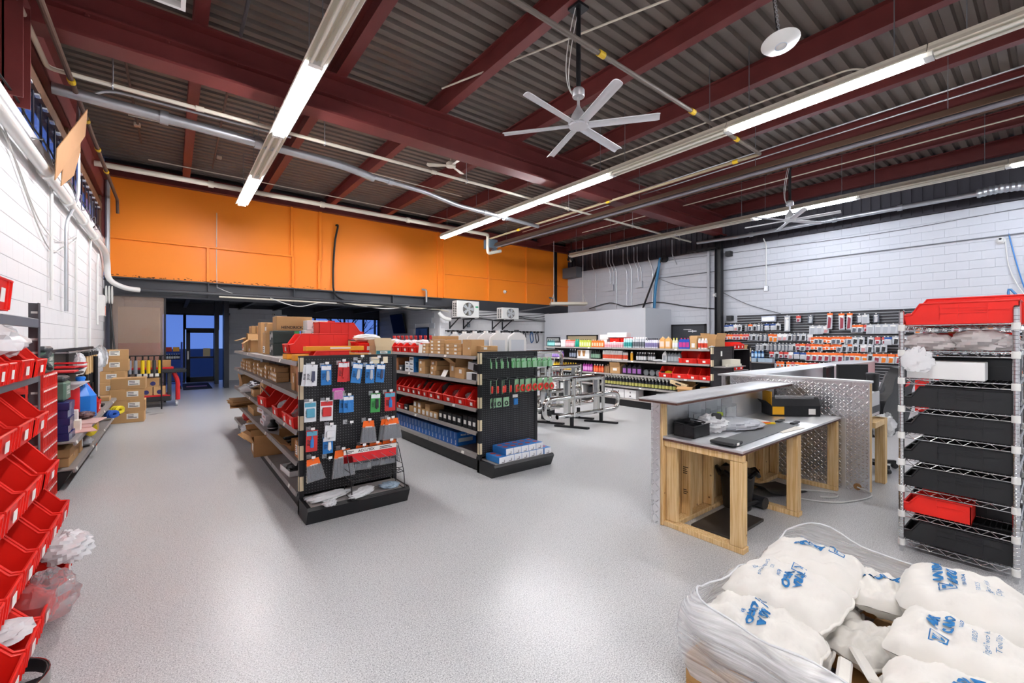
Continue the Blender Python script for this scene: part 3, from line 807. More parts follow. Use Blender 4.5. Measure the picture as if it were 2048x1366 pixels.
t = thing('electrical_box', 'small pink-tagged electrical box by the cable coil', 'electrical box', loc=(XL + 0.02, 12.95, 2.1))
obj('box_body', MB().use(WHITE_METAL).bbox(0, 0.1, -0.12, 0.12, 0, 0.45, 0.01).mesh('box_body'), t)
obj('tag', MB().use(mat('salmon_tag', '#e8a08c', 0.6)).box(0.1, 0.104, -0.05, 0.06, 0.02, 0.22).mesh('tag'), t)
def dome_camera(loc, rot, label):
    t = thing('security_camera', label, 'camera', loc=loc, rot=rot)
    obj('base_ring', MB().use(WHITE_METAL).lathe([(0.07, 0), (0.075, 0.03), (0.06, 0.045)], 18).mesh('base_ring'), t)
    obj('eyeball', MB().use(WHITE_METAL).lathe([(0.055, 0.035), (0.056, 0.06), (0.045, 0.085), (0.02, 0.1)], 18).mesh('eyeball', ang=60), t)
    obj('lens', MB().use(BLACK_PLASTIC).cyl((0.02, 0, 0.08), (0.03, 0, 0.104), 0.022, n=12).mesh('lens'), t)
dome_camera((XL - 0.02, 11.6, 3.8), (0, pi / 2, 0), 'white dome camera at the top of the white block wall')
dome_camera((10.72, YB - 0.005, 3.53), (pi / 2, 0, 0), 'white dome camera on the orange wall')
dome_camera((XR - 0.01, 0.82, 3.77), (0, -pi / 2, 0), 'white dome camera on the side wall above the top red bins')
dome_camera((14.1, 7.03, 3.05), (-pi / 2, 0, 0), 'dark-lensed camera beside the black column')
dome_camera((3.3, YF - 0.01, 2.6), (pi / 2, 0, 0), 'small camera on the block wall of the low front part')

# ================================================================ right wall services
RWX = XR - 0.03
cable('wall_cable', 'upper thin cable along the white side wall', [(RWX, 9.0, 4.5), (RWX, 6.9, 4.42), (RWX, 3.0, 4.33), (RWX, 0.3, 4.42), (RWX, -2, 4.4)], 0.008, GREY_CABLE)
cable('wall_cable', 'bundled cable at mid height along the white side wall', [(RWX, 9.3, 3.88), (RWX, 7.0, 3.87), (RWX, 3.5, 3.87), (RWX, 1.0, 3.875), (RWX, -2, 3.87)], 0.016, GREY_CABLE)
cable('wall_cable', 'grey cable sagging from the black column to the slatted wall', [(RWX, 6.95, 3.15), (RWX, 6.15, 2.7), (RWX, 5.2, 2.36)], 0.012, GREY_CABLE)
cable('wall_cable', 'dark cable swag above the grey office', [(14.3, 12.7, 2.92), (14.3, 11.6, 3.1), (14.3, 10.7, 2.9), (14.3, 9.4, 2.98), (14.3, 8.1, 2.74), (14.3, 7.1, 2.6)], 0.018, BLACK_CABLE)
cable('wall_cable', 'grey cable sagging from the blue pipe to the column', [(14.33, 9.3, 3.85), (14.33, 8.4, 3.5), (14.33, 7.2, 3.32), (14.33, 6.95, 3.3)], 0.012, GREY_CABLE)
cable('wall_cable', 'blue data cable hanging at the side wall camera', [(RWX, 0.7, 3.9), (RWX, 0.6, 3.3), (RWX - 0.05, 0.45, 2.6), (RWX - 0.1, 0.3, 2.4)], 0.012, mat('blue_cable', '#3f7fc4', 0.5))
cable('wall_cable', 'white data cable hanging beside the blue one at the camera', [(RWX, 0.75, 3.8), (RWX, 0.7, 3.2), (RWX - 0.05, 0.55, 2.7), (RWX - 0.1, 0.4, 2.42)], 0.012, WHITE_CABLE)
pipe('wall_conduit', 'conduit drop to a switch box right of the black column', 'conduit', [(RWX, 5.68, 4.7), (RWX, 5.6, 4.49), (RWX, 5.6, 3.2)], 0.018, WHITE_METAL, 8, 0.05)
t = thing('switch_box', 'small grey switch box on the side wall beyond the slatted wall', 'switch box', loc=(XR - 0.02, 5.6, 3.15)); obj('box_body', MB().use(GALV).bbox(-0.05, 0, -0.06, 0.06, -0.08, 0.08, 0.006).mesh('box_body'), t); obj('switch', MB().use(WHITE_METAL).box(-0.06, -0.05, -0.02, 0.02, -0.03, 0.03).mesh('switch'), t)
pipe('wall_conduit', 'level conduit from the switch box to the black column', 'conduit', [(RWX, 5.66, 3.16), (RWX, 6.9, 3.19)], 0.012, GREY_CABLE, 8)
pipe('wall_pipe', 'tall white pipe left of the black column', 'pipe', [(14.33, 7.4, 0), (14.33, 7.4, 4.65)], 0.045, GREYW, 12)
for i, (y, z0, z1) in enumerate(((12.4, 2.85, 5.3), (11.62, 3.87, 5.3), (11.45, 3.87, 5.3), (11.3, 2.85, 5.3), (10.77, 2.9, 5.2), (10.56, 2.9, 5.3), (10.25, 3.67, 5.2), (10.1, 3.67, 5.2), (9.6, 2.75, 5.2), (8.6, 4.3, 5.2))):
    pipe('wall_conduit', '%s grey conduit from the corner above the grey office' % nth(i), 'conduit', [(RWX, y, z0), (RWX, y, z1 - 0.9), (RWX - 0.1, y + 0.12, z1 - 0.55), (RWX - 0.1, y + 0.12, z1)], 0.018, GALV, 8, 0.08, grp='conduits above the grey office')
for y, lab in ((11.55, 'nearer the corner'), (10.15, 'beside the blue pipe')):
    t = thing('junction_box', 'grey junction box above the grey office, ' + lab, 'junction box', loc=(XR - 0.02, y, 3.72)); obj('box_body', MB().use(GALV).bbox(-0.1, 0, -0.13, 0.13, -0.13, 0.13, 0.008).mesh('box_body'), t); obj('cover_plate', MB().use(GREYW).box(-0.105, -0.1, -0.12, 0.12, -0.12, 0.12).mesh('cover_plate'), t)
pipe('blue_pipe', 'bright blue pipe slanting up the wall above the grey office', 'pipe', [(14.2, 9.42, 2.68), (14.2, 9.35, 3.6), (14.2, 9.16, 4.6)], 0.05, mat('blue_pipe', '#2f7ba8', 0.4), 10, 0.2)
pipe('black_hose', 'black hose slanting from the wall hole to the grey office roof', 'hose', [(14.2, 9.1, 4.6), (14.15, 9.9, 2.72)], 0.035, BLACK_CABLE, 10)
t = thing('wall_hole_cover', 'dark round vent hole where the pipes leave the side wall', 'vent', loc=(XR - 0.03, 9.05, 4.55)); obj('collar', MB().use(BLACK_PAINT).cyl((0, 0, 0), (-0.12, 0, 0), 0.12, n=16).mesh('collar'), t); obj('lip', MB().use(BLACK_CABLE).cyl((-0.1, 0, 0), (-0.14, 0, 0), 0.135, n=16).mesh('lip'), t)
t = thing('cable_tray', 'short black cable tray left of the column top', 'cable tray', loc=(14.0, 7.45, 4.55))
obj('rail', MB().use(BLACK_PAINT).box(-0.1, -0.08, -0.5, 0.5, 0, 0.06).mesh('rail'), t); obj('rail', MB().use(BLACK_PAINT).box(0.08, 0.1, -0.5, 0.5, 0, 0.06).mesh('rail'), t)
for k in range(6): obj('rung', MB().use(BLACK_PAINT).box(-0.08, 0.08, -0.45 + 0.17 * k, -0.42 + 0.17 * k, 0, 0.02).mesh('rung'), t)
t = thing('corner_spotlight', 'foil-wrapped round lamp in the corner above the orange wall end', 'lamp', loc=(14.1, 13.6, 5.05))
obj('housing', MB().use(BLACK_PAINT).lathe([(0.05, 0), (0.16, 0.05), (0.18, 0.15), (0.1, 0.22)], 16).mesh('housing'), t); obj('mount', MB().use(BLACK_PAINT).cyl((0, 0, 0.2), (0, 0, 0.9), 0.02, n=8).mesh('mount'), t); obj('foil_face', MB().use(CHROME).lathe([(0.02, -0.05), (0.11, -0.02), (0.15, 0.04), (0.05, 0.06)], 10).mesh('foil_face'), t)
t = thing('corner_duct', 'pale boxed duct in the corner above the grey office', 'duct', MB().use(GREY_CABLE).bbox(14.0, 14.37, 13.2, 14.05, 4.35, 4.8, 0.01).mesh('corner_duct'))

# ================================================================ orange wall and white back wall fittings
cable('wall_cable', 'thick black cable hanging from a hole in the orange wall', [(4.06, YB - 0.03, 5.16), (4.1, YB - 0.1, 5.12), (4.02, YB - 0.06, 4.6), (3.97, YB - 0.05, 3.6), (3.99, YB - 0.16, 3.0), (4.3, YB - 0.2, 2.78)], 0.03, BLACK_CABLE)
cable('wall_cable', 'thin white cable hanging down the orange wall near its end', [(0.97, YB - 0.02, 5.0), (0.97, YB - 0.02, 3.2), (1.05, YB - 0.1, 2.95), (1.6, YB - 0.2, 2.75)], 0.008, WHITE_CABLE)
cable('lintel_cable', 'white cable looping along the black lintel', [(2.2, 13.78, 2.75), (2.9, 13.78, 2.55), (3.6, 13.78, 2.7), (4.6, 13.78, 2.66), (5.6, 13.78, 2.6), (6.4, 13.78, 2.72)], 0.014, WHITE_CABLE)
cable('lintel_cable', 'black cable bundle draped along the black lintel', [(4.0, 13.75, 2.72), (4.9, 13.75, 2.62), (5.8, 13.75, 2.7), (6.6, 13.75, 2.6), (7.4, 13.75, 2.72), (8.2, 13.75, 2.78)], 0.022, BLACK_CABLE)
for i, (z, dz) in enumerate(((2.62, .06), (2.55, -.05), (2.47, .04), (2.4, -.06), (2.33, .03))):
    cable('wall_cable', '%s loose cable from the lintel along the white wall behind the outdoor units' % nth(i), [(8.6 + 0.9 * k, YB - 0.1 - 0.02 * i, z + dz * ((k + i) % 3 - 1) + (0.05 if k == 5 else 0)) for k in range(6)], 0.014, BLACK_CABLE if i % 2 else GREY_CABLE)
pipe('refrigerant_pipe', 'white insulated pipe bending from the wall corner to the first outdoor unit', 'pipe', [(7.6, 13.9, 2.55), (7.75, 13.8, 2.35), (8.0, 13.75, 2.3)], 0.07, WHITE_METAL, 12, 0.1)
pipe('refrigerant_pipe', 'grey pipe slanting from the second outdoor unit to the post', 'pipe', [(11.2, 13.85, 2.72), (13.4, 13.9, 3.08), (13.4, 13.95, 3.4), (13.1, 13.95, 3.42)], 0.03, GREY_CABLE, 10, 0.05)
pipe('conduit_elbow', 'white vent elbow at the lower edge of the orange wall', 'pipe', [(7.1, 13.9, 2.9), (7.1, 13.9, 3.33), (6.98, 14.0, 3.36)], 0.035, GALV, 10, 0.06)
def outdoor_unit(x0, w, h, z0, lab, rfan):
    t = thing('air_conditioner', lab, 'air conditioner', loc=(x0, 13.3, z0))
    obj('casing', MB().use(WHITE_METAL).bbox(0, w, 0, 0.36, 0, h, 0.02).mesh('casing'), t)
    cx, cz = w * 0.5, h * 0.5
    obj('fan_recess', MB().use(mat('dim_bronze', '#4c453c', 0.5, metal=0.5)).cyl((cx, 0.004, cz), (cx, -0.004, cz), rfan, n=32).mesh('fan_recess'), t)
    bl = MB().use(mat('pale_fan_grey', '#aeb4ba', 0.4, metal=0.3)).prism([(0.02, -0.02), (rfan * 0.9, -0.06), (rfan * 0.92, 0.07), (0.03, 0.03)], -0.012, -0.006, 'y').mesh('fan_blade')
    for k in range(5): obj('fan_blade', bl, t, (cx, -0.004, cz), (0, 2 * pi * k / 5, 0))
    gr = MB().use(WHITE_METAL)
    for k in range(6):
        r = rfan * (k + 1) / 6
        gr.tube([(cx + r * cos(2 * pi * j / 24), -0.02, cz + r * sin(2 * pi * j / 24)) for j in range(24)], 0.003, n=4, closed=True)
    for k in range(8): gr.cyl((cx, -0.02, cz), (cx + rfan * cos(k * pi / 4), -0.02, cz + rfan * sin(k * pi / 4)), 0.003, n=4)
    obj('fan_grille', gr.mesh('fan_grille'), t)
    sl = MB().use(BLACK_PLASTIC).box(-0.003, 0.001, 0.05, 0.14, 0, h * 0.06).box(-0.003, 0.001, 0.19, 0.28, 0, h * 0.06).mesh('side_louvre')
    for k in range(8): obj('side_louvre', sl, t, (0, 0, h * (0.1 + 0.1 * k)))
    return t
t = outdoor_unit(8.0, 0.95, 0.6, 2.38, 'larger white outdoor air conditioner unit with green badge', 0.24)
obj('badge', MB().use(mat('green_badge', '#2f9f6b', 0.5)).box(0.78, 0.9, -0.004, 0, 0.36, 0.42).mesh('badge'), t, label='small green badge')
outdoor_unit(10.0, 0.84, 0.45, 2.37, 'smaller white outdoor air conditioner unit on the white back wall', 0.19)
BRK = MB().use(BLACK_PAINT).box(-0.02, 0.02, 0, 0.75, -0.04, 0).box(-0.02, 0.02, 0.72, 0.76, -0.4, 0).prism([(0.1, -0.04), (0.16, -0.04), (0.75, -0.34), (0.75, -0.4)], -0.012, 0.012, 'x').mesh('bracket_arm')
for nm, xs, z in (('larger', (8.15, 8.75), 2.375), ('smaller', (10.1, 10.6), 2.365)):
    t = thing('wall_bracket', 'black wall bracket carrying the %s outdoor unit' % nm, 'bracket', loc=(0, 13.34, z))
    for x in xs: obj('bracket_arm', BRK, t, (x, 0, 0))
t = thing('disconnect_box', 'grey disconnect box under the larger outdoor unit', 'electrical box', loc=(8.95, 14.0, 2.05)); obj('box_body', MB().use(mat('slate_grey_box', '#8a929a', 0.4)).bbox(-0.06, 0.06, 0, 0.08, 0, 0.2, 0.008).mesh('box_body'), t); obj('switch', MB().use(BLACK_PLASTIC).box(-0.01, 0.01, -0.01, 0, 0.08, 0.12).mesh('switch'), t)
t = thing('hook_rail', 'black hook rail along the white back wall behind the jugs', 'rail', loc=(7.9, 13.9, 1.88)); obj('rail', MB().use(BLACK_PAINT).box(0, 4.9, 0.05, 0.09, 0, 0.04).mesh('rail'), t)
hk = MB().use(BLACK_PAINT).box(-0.03, 0.03, -0.02, 0.06, -0.03, 0.05).mesh('hook')
for k in range(24): obj('hook', hk, t, (0.1 + 0.2 * k, 0, 0))
for i, (x, c) in enumerate(((11.0, '#33404e'), (11.3, '#3b5d80'), (11.6, '#2b2d30'), (12.0, '#2d5b8c'), (12.3, '#24282e'))):
    t = thing('hanging_hose', '%s dark coiled hose from the outdoor units on the hook rail' % nth(i), 'hose', loc=(x, 13.87, 1.91), group='hoses on the hook rail')
    obj('coil', MB().use(mat('hose_%s' % c[1:], c, 0.5)).tube([(0.08 * cos(2 * pi * k / 12), 0.02 * sin(6 * pi * k / 12), -0.25 + 0.22 * sin(2 * pi * k / 12)) for k in range(12)], 0.022, n=6, closed=True).mesh('coil'), t)
    obj('fitting', MB().use(CHROME).cyl((0.08, 0, -0.3), (0.08, 0, -0.42), 0.02, n=8).mesh('fitting'), t)

# low front part: screen, wall cutout, tree outside
t = thing('wall_screen', 'black television tilted out from the wall of the low front part', 'television', loc=(7.6, 17.4, 2.25), rot=(0, radians(-12), 0))
obj('bezel', MB().use(BLACK_PLASTIC).bbox(-0.06, 0, -0.65, 0.65, -0.42, 0.42, 0.01).mesh('bezel'), t); obj('screen', MB().use(mat('dark_screen', '#050506', 0.15)).box(-0.064, -0.06, -0.62, 0.62, -0.39, 0.39).mesh('screen'), t); obj('mount_arm', MB().use(BLACK_PAINT).box(0, 0.16, -0.05, 0.05, -0.05, 0.05).mesh('mount_arm'), t)
w = struct('window_6', MB().use(SHOPFRAME).box(7.70, 7.76, 14.95, 16.0, 1.25, 2.05).mesh('window_6')); obj('pane', MB().use(mat('dim_blue_pane', '#1d2433', 0.1)).box(7.69, 7.70, 15.0, 15.95, 1.3, 2.0).mesh('pane'), w)
BARK = mat('dark_bark', '#1d1a1c', 0.9)
t = thing('bare_tree', 'leafless tree outside the blue front window', 'tree', loc=(8.6, 27.0, -0.05))
mbt = MB().use(BARK); mbb = MB().use(BARK)
mbt.tube([(0, 0, 0), (0.05, 0, 1.2), (0, 0.05, 2.4)], [0.14, 0.11, 0.08], n=8)
rt = random.Random(3)
def branch(p, d, L, r, lev):
    q = p + d * L
    mbb.tube([p, p + d * L * 0.5 + Vector((rt.uniform(-.05, .05), 0, rt.uniform(-.05, .05))), q], [r, r * 0.8, r * 0.55], n=5)
    if lev:
        for _ in range(3):
            nd = (d + Vector((rt.uniform(-.8, .8), rt.uniform(-.6, .6), rt.uniform(-.2, .7)))).normalized()
            branch(q, nd, L * rt.uniform(0.6, 0.85), r * 0.6, lev - 1)
for k in range(5):
    a = 2 * pi * k / 5
    branch(Vector((0, 0, 1.3 + 0.25 * k)), Vector((cos(a), sin(a) * 0.7, 0.8)).normalized(), 0.9, 0.045, 3)
obj('trunk', mbt.mesh('trunk'), t); obj('branches', mbb.mesh('branches'), t, kind='stuff')
# ================================================================ goods: materials
BIN_RED = mat('red_bin_plastic', '#e3241a', 0.38, rnd=0.06)
BIN_BLACK = mat('black_bin_plastic', '#1e1f22', 0.4)
CARD = mat('kraft_cardboard', '#c09766', 0.75, var=0.05, vscale=8, rnd=0.1)
CARD2 = mat('brown_cardboard', '#a67a4b', 0.75, var=0.05, vscale=8, rnd=0.08)
TAPE = mat('brown_tape', '#b48d5c', 0.3)
PAPER = mat('white_paper', '#f1efe9', 0.6)
PRINT = mat('black_print', '#1c1c1e', 0.6)
BLUEPRINT = mat('blue_print', '#1b5f9c', 0.6)
WHITE_P = mat('white_plastic', '#f0f0ee', 0.4)
CLEARBAG = mat('clear_plastic_film', '#f4f6f8', 0.12, trans=0.75, ior=1.25, alpha=0.75)
MILKBAG = mat('milky_plastic_film', '#fafbfc', 0.22, trans=0.15, ior=1.2, alpha=0.8)
GREYBAG = mat('grey_plastic_film', '#aeb2b8', 0.3)
ORANGE_P = mat('orange_print', '#f26a1b', 0.5)
RED_P = mat('red_print', '#d2232a', 0.45)
BLUE_P = mat('blue_card', '#2778bf', 0.45)
GREEN_P = mat('green_card', '#3d9a4c', 0.45)
PINK_P = mat('magenta_card', '#c648a5', 0.45)
YELLOW_P = mat('yellow_plastic', '#e8c51c', 0.4)
DKBLUE = mat('navy_box', '#22316b', 0.45)
SHELF_GREY = mat('shelf_grey_brown', '#8f8a87', 0.45, var=0.06, vscale=3)
RUBBER = mat('dark_rubber', '#2a2b2e', 0.55)

# ---------------------------------------------------------------- hopper bin: front toward -y, base at z=0
def bin_mesh(w, d, h, m=BIN_RED, lip=0.5, t=0.005):
    def mk():
        mb = MB().use(m)
        fz = h * lip
        run = min(d * 0.42, h * 0.54)
        out = [(0, 0.0), (d, 0.0), (d, h), (run, h), (d * 0.06, fz * 1.05), (-0.012, fz)]     # side outline (y,z)
        for s in (-1, 1):
            mb.prism(out, s * w / 2, s * (w / 2 - t), 'x')
            # rolled rim along the sloping top edge
            rim = [(d, h), (run, h), (d * 0.06, fz * 1.05), (-0.012, fz)]
            mb.tube([(s * w / 2, p[0], p[1]) for p in rim], 0.007, n=6)
            # ribs on the side
            mb.box(s * w / 2 - 0.004 if s < 0 else w / 2 - 0.001, s * w / 2 + (0.001 if s < 0 else 0.004), d * 0.5, d * 0.92, h * 0.62, h * 0.65)
            mb.box(s * w / 2 - 0.004 if s < 0 else w / 2 - 0.001, s * w / 2 + (0.001 if s < 0 else 0.004), d * 0.48, d * 0.5, h * 0.3, h * 0.96)
        if d > 0.45:
            for s in (-1, 1):
                xa, xb = sorted((s * w / 2, s * (w / 2 + 0.005)))
                for ya in (0.32, 0.74): mb.box(xa, xb, d * ya, d * ya + 0.006, h * 0.2, h * 0.97)
                for za in (0.5, 0.75): mb.box(xa, xb, d * 0.32, d * 0.74, h * za, h * za + 0.006)
        mb.box(-w / 2, w / 2, d - t, d, 0, h)
        mb.tube([(-w / 2, d, h), (w / 2, d, h)], 0.007, n=6)
        mb.box(-w / 2 + t, w / 2 - t, 0, d, 0, t)
        # sloping front lip
        mb.prism([(0, 0), (t, 0), (-0.012 + t, fz), (-0.012, fz)], -w / 2, w / 2, 'x')
        mb.tube([(-w / 2, -0.012, fz), (w / 2, -0.012, fz)], 0.007, n=6)
        # upright ribs on the front lip
        for sx in (-0.46, -0.28, 0.28, 0.46):
            mb.prism([(0, 0.005), (-0.007, 0.005), (-0.018, fz - 0.005), (-0.011, fz - 0.005)], sx * w - 0.004, sx * w + 0.004, 'x')
        return mb.mesh('bin_tub')
    return cached(('bin', round(w, 3), round(d, 3), round(h, 3), m.name, lip), mk)

def label_mesh(w, h, m=PAPER):
    return cached(('lab', round(w, 3), round(h, 3), m.name), lambda: MB().use(m).box(-w / 2, w / 2, -0.002, 0.0, 0, h).mesh('label'))
def bars_mesh(w, h, n=4, m=PRINT):
    """a few printed lines"""
    def mk():
        mb = MB().use(m)
        r = random.Random(int(w * 1000 + h * 977 + n))
        for k in range(n):
            z = h * (k + 0.5) / n
            mb.box(-w / 2, -w / 2 + w * r.uniform(0.5, 1), -0.001, 0, z - h / n * 0.22, z + h / n * 0.22)
        return mb.mesh('printed_lines')
    return cached(('bars', round(w, 3), round(h, 3), n, m.name), mk)

def storage_bin(label, w, d, h, loc, rot, group=None, m=BIN_RED, lip=0.5, tag=True, scale=(1, 1, 1), name='storage_bin'):
    t = thing(name, label, 'bin', loc=loc, rot=rot, group=group, scale=scale)
    obj('bin_tub', bin_mesh(w, d, h, m, lip), t)
    if tag:
        obj('label', label_mesh(min(0.06, w * 0.3), h * lip * 0.45), t, (0, -0.012, h * lip * 0.25), (radians(4), 0, 0))
    return t

# ---------------------------------------------------------------- cartons: front toward -y, base at z=0, depth to +y
def box_mesh(w, d, h, m, c=0.004):
    return cached(('cbox', round(w, 3), round(d, 3), round(h, 3), m.name), lambda: MB().use(m).bbox(-w / 2, w / 2, 0, d, 0, h, min(c, w / 4, h / 4, d / 4)).mesh('carton_body'))
def carton(label, w, d, h, loc, rot, group=None, m=CARD, name='carton', cat='box', tape=True, tag=None, tagm=PAPER, scale=(1, 1, 1), lines=0):
    t = thing(name, label, cat, loc=loc, rot=rot, group=group, scale=scale)
    b_ = obj('carton_body', box_mesh(w, d, h, m), t)
    if tape:
        obj('tape', cached(('tape', round(w, 3), round(d, 3), round(h, 3)), lambda: MB().use(TAPE).box(-0.025, 0.025, -0.001, d + 0.001, h - 0.03, h + 0.001).mesh('tape')), t)
    if tag:
        tw, th, tx, tz = tag
        q = obj('label', label_mesh(tw, th, tagm), t, (tx, -0.0005, tz))
        if lines: obj('printed_lines', bars_mesh(tw * 0.8, th * 0.8, lines), q, (0, -0.002, th * 0.1))
    return t
def open_carton(label, w, d, h, loc, rot, group=None, m=CARD, flaps=(0.9, 0.7, 1.2, 0.6), name='open_carton', tag=None, fk=0.45):
    """box without a lid, four flaps standing at the given angles"""
    t = thing(name, label, 'box', loc=loc, rot=rot, group=group)
    k = 0.004
    mb = MB().use(m).box(-w / 2, w / 2, 0, d, 0, k).box(-w / 2, w / 2, 0, k, 0, h).box(-w / 2, w / 2, d - k, d, 0, h).box(-w / 2, -w / 2 + k, 0, d, 0, h).box(w / 2 - k, w / 2, 0, d, 0, h)
    obj('carton_body', mb.mesh('carton_body'), t)
    fl = d * fk
    f1 = MB().use(m).box(-w / 2, w / 2, 0, k, 0, fl).mesh('flap')
    f2 = MB().use(m).box(0, k, 0, d, 0, fl * 0.8).mesh('flap')
    obj('flap', f1, t, (0, 0, h), (flaps[0], 0, 0)); obj('flap', f1, t, (0, d, h), (-flaps[1], 0, 0))
    obj('flap', f2, t, (-w / 2, 0, h), (0, -flaps[2], 0)); obj('flap', f2, t, (w / 2, 0, h), (0, flaps[3], 0))
    if tag:
        tw, th, tx, tz = tag
        obj('label', label_mesh(tw, th), t, (tx, -0.0005, tz))
    return t

# ---------------------------------------------------------------- bottles and jugs
def bottle(label, r, h, loc, bodym, capm, labm=None, group=None, kind='round', rot=0, name='bottle', cat='bottle'):
    t = thing(name, label, cat, loc=loc, rot=rot, group=group)
    if kind == 'round':
        bm = cached(('bot', round(r, 3), round(h, 3), bodym.name), lambda: MB().use(bodym).lathe([(r * 0.9, 0), (r, 0.01), (r, h * 0.66), (r * 0.85, h * 0.74), (r * 0.42, h * 0.84), (r * 0.4, h * 0.88)], 12).mesh('bottle_body', ang=50))
        cm = cached(('cap', round(r, 3), round(h, 3), capm.name), lambda: MB().use(capm).lathe([(r * 0.46, h * 0.86), (r * 0.46, h * 0.99), (r * 0.4, h)], 12).mesh('bottle_cap'))
    elif kind == 'can':
        bm = cached(('can', round(r, 3), round(h, 3), bodym.name), lambda: MB().use(bodym).lathe([(r * 0.95, 0), (r, 0.008), (r, h * 0.78), (r * 0.7, h * 0.86)], 12).mesh('bottle_body', ang=50))
        cm = cached(('ccap', round(r, 3), round(h, 3), capm.name), lambda: MB().use(capm).lathe([(r * 0.72, h * 0.82), (r * 0.72, h * 0.97), (r * 0.6, h)], 12).mesh('bottle_cap'))
    elif kind == 'spray':
        bm = cached(('spr', round(r, 3), round(h, 3), bodym.name), lambda: MB().use(bodym).lathe([(r * 0.9, 0), (r, 0.01), (r, h * 0.45), (r * 0.75, h * 0.6), (r * 0.35, h * 0.72), (r * 0.35, h * 0.78)], 12, sy=0.7).mesh('bottle_body', ang=50))
        cm = cached(('trg', round(r, 3), round(h, 3), capm.name), lambda: MB().use(capm).cyl((0, 0, h * 0.76), (0, 0, h * 0.88), r * 0.4, n=8).box(-r * 0.35, r * 0.35, -r * 1.3, r * 0.6, h * 0.88, h).box(-r * 0.15, r * 0.15, -r * 0.9, -r * 0.6, h * 0.72, h * 0.9).mesh('bottle_cap'))
    else:
        # flat oil bottle / jug with a slanted neck
        bm = cached(('jug', round(r, 3), round(h, 3), bodym.name, kind), lambda: MB().use(bodym).prism([(-r, 0.0), (r, 0.0), (r * 1.02, h * 0.06), (r * 1.02, h * 0.66), (r * 0.75, h * 0.8), (r * 0.28, h * 0.9), (-r * 0.28, h * 0.9), (-r * 0.95, h * 0.72), (-r * 1.02, h * 0.62), (-r * 1.02, h * 0.06)], -r * 0.62, r * 0.62, 'y').mesh('bottle_body', ang=50))
        cm = cached(('jcap', round(r, 3), round(h, 3), capm.name), lambda: MB().use(capm).cyl((0, 0, h * 0.9), (0, 0, h), r * 0.3, n=12).mesh('bottle_cap'))
    obj('bottle_body', bm, t); obj('bottle_cap', cm, t)
    if labm:
        if kind in ('round', 'can', 'spray'):
            z0, z1, sy = (0.14, 0.55, 1) if kind != 'spray' else (0.1, 0.4, 0.7)
            lm = cached(('bl', round(r, 3), round(h, 3), labm.name, kind), lambda: MB().use(labm).lathe([(r * 1.005, h * z0), (r * 1.01, h * (z0 + 0.01)), (r * 1.01, h * z1), (r * 1.005, h * (z1 + 0.01))], 12, sy=sy).mesh('bottle_label', ang=50))
        else:
            lm = cached(('jl', round(r, 3), round(h, 3), labm.name), lambda: MB().use(labm).box(-r * 0.75, r * 0.75, -r * 0.63, -r * 0.62, h * 0.15, h * 0.6).mesh('bottle_label'))
        obj('bottle_label', lm, t)
    return t

# ---------------------------------------------------------------- hanging packs: hook point at (0,0,0), pack hangs below, front toward -y
def card_pack(label, w, h, loc, rot, cm, fill, fm, group=None, tilt=0.0, header=None, name='hanging_pack', cat='package'):
    """printed card with a blister holding a product. fill: tube | bottle | box"""
    t = thing(name, label, cat, loc=loc, rot=(0, tilt, rot), group=group)
    obj('card', cached(('cd', w, h, cm.name), lambda: MB().use(cm).bbox(-w / 2, w / 2, 0, 0.003, -h, 0, 0.001).mesh('card')), t)
    if header:
        obj('header_print', cached(('hd', w, h, header.name), lambda: MB().use(header).box(-w * 0.46, w * 0.46, -0.001, 0, -h * 0.26, -h * 0.05).mesh('header_print')), t)
    def fl():
        mb = MB().use(fm)
        if fill == 'tube':
            mb.prism([(-w * 0.16, 0), (w * 0.16, 0), (w * 0.12, h * 0.45), (-w * 0.12, h * 0.45)], -0.02, -0.002, 'y')
            mb.cyl((0, -0.011, -h * 0.07), (0, -0.011, 0.0), w * 0.07, n=8)
        elif fill == 'bottle':
            mb.lathe([(w * 0.15, -h * 0.05), (w * 0.16, 0), (w * 0.16, h * 0.3), (w * 0.07, h * 0.38), (w * 0.07, h * 0.48)], 10, o=(0, -0.012, 0), sy=0.5)
        else:
            mb.bbox(-w * 0.34, w * 0.34, -0.022, -0.001, -h * 0.02, h * 0.42, 0.004)
        return mb.mesh('product')
    obj('product', cached(('pr', w, h, fm.name, fill), fl), t, (w * 0.12 if fill == 'tube' else 0, 0, -h * 0.75))
    obj('printed_lines', bars_mesh(w * 0.35, h * 0.3, 5), t, (-w * 0.22, -0.0005, -h * 0.72))
    return t
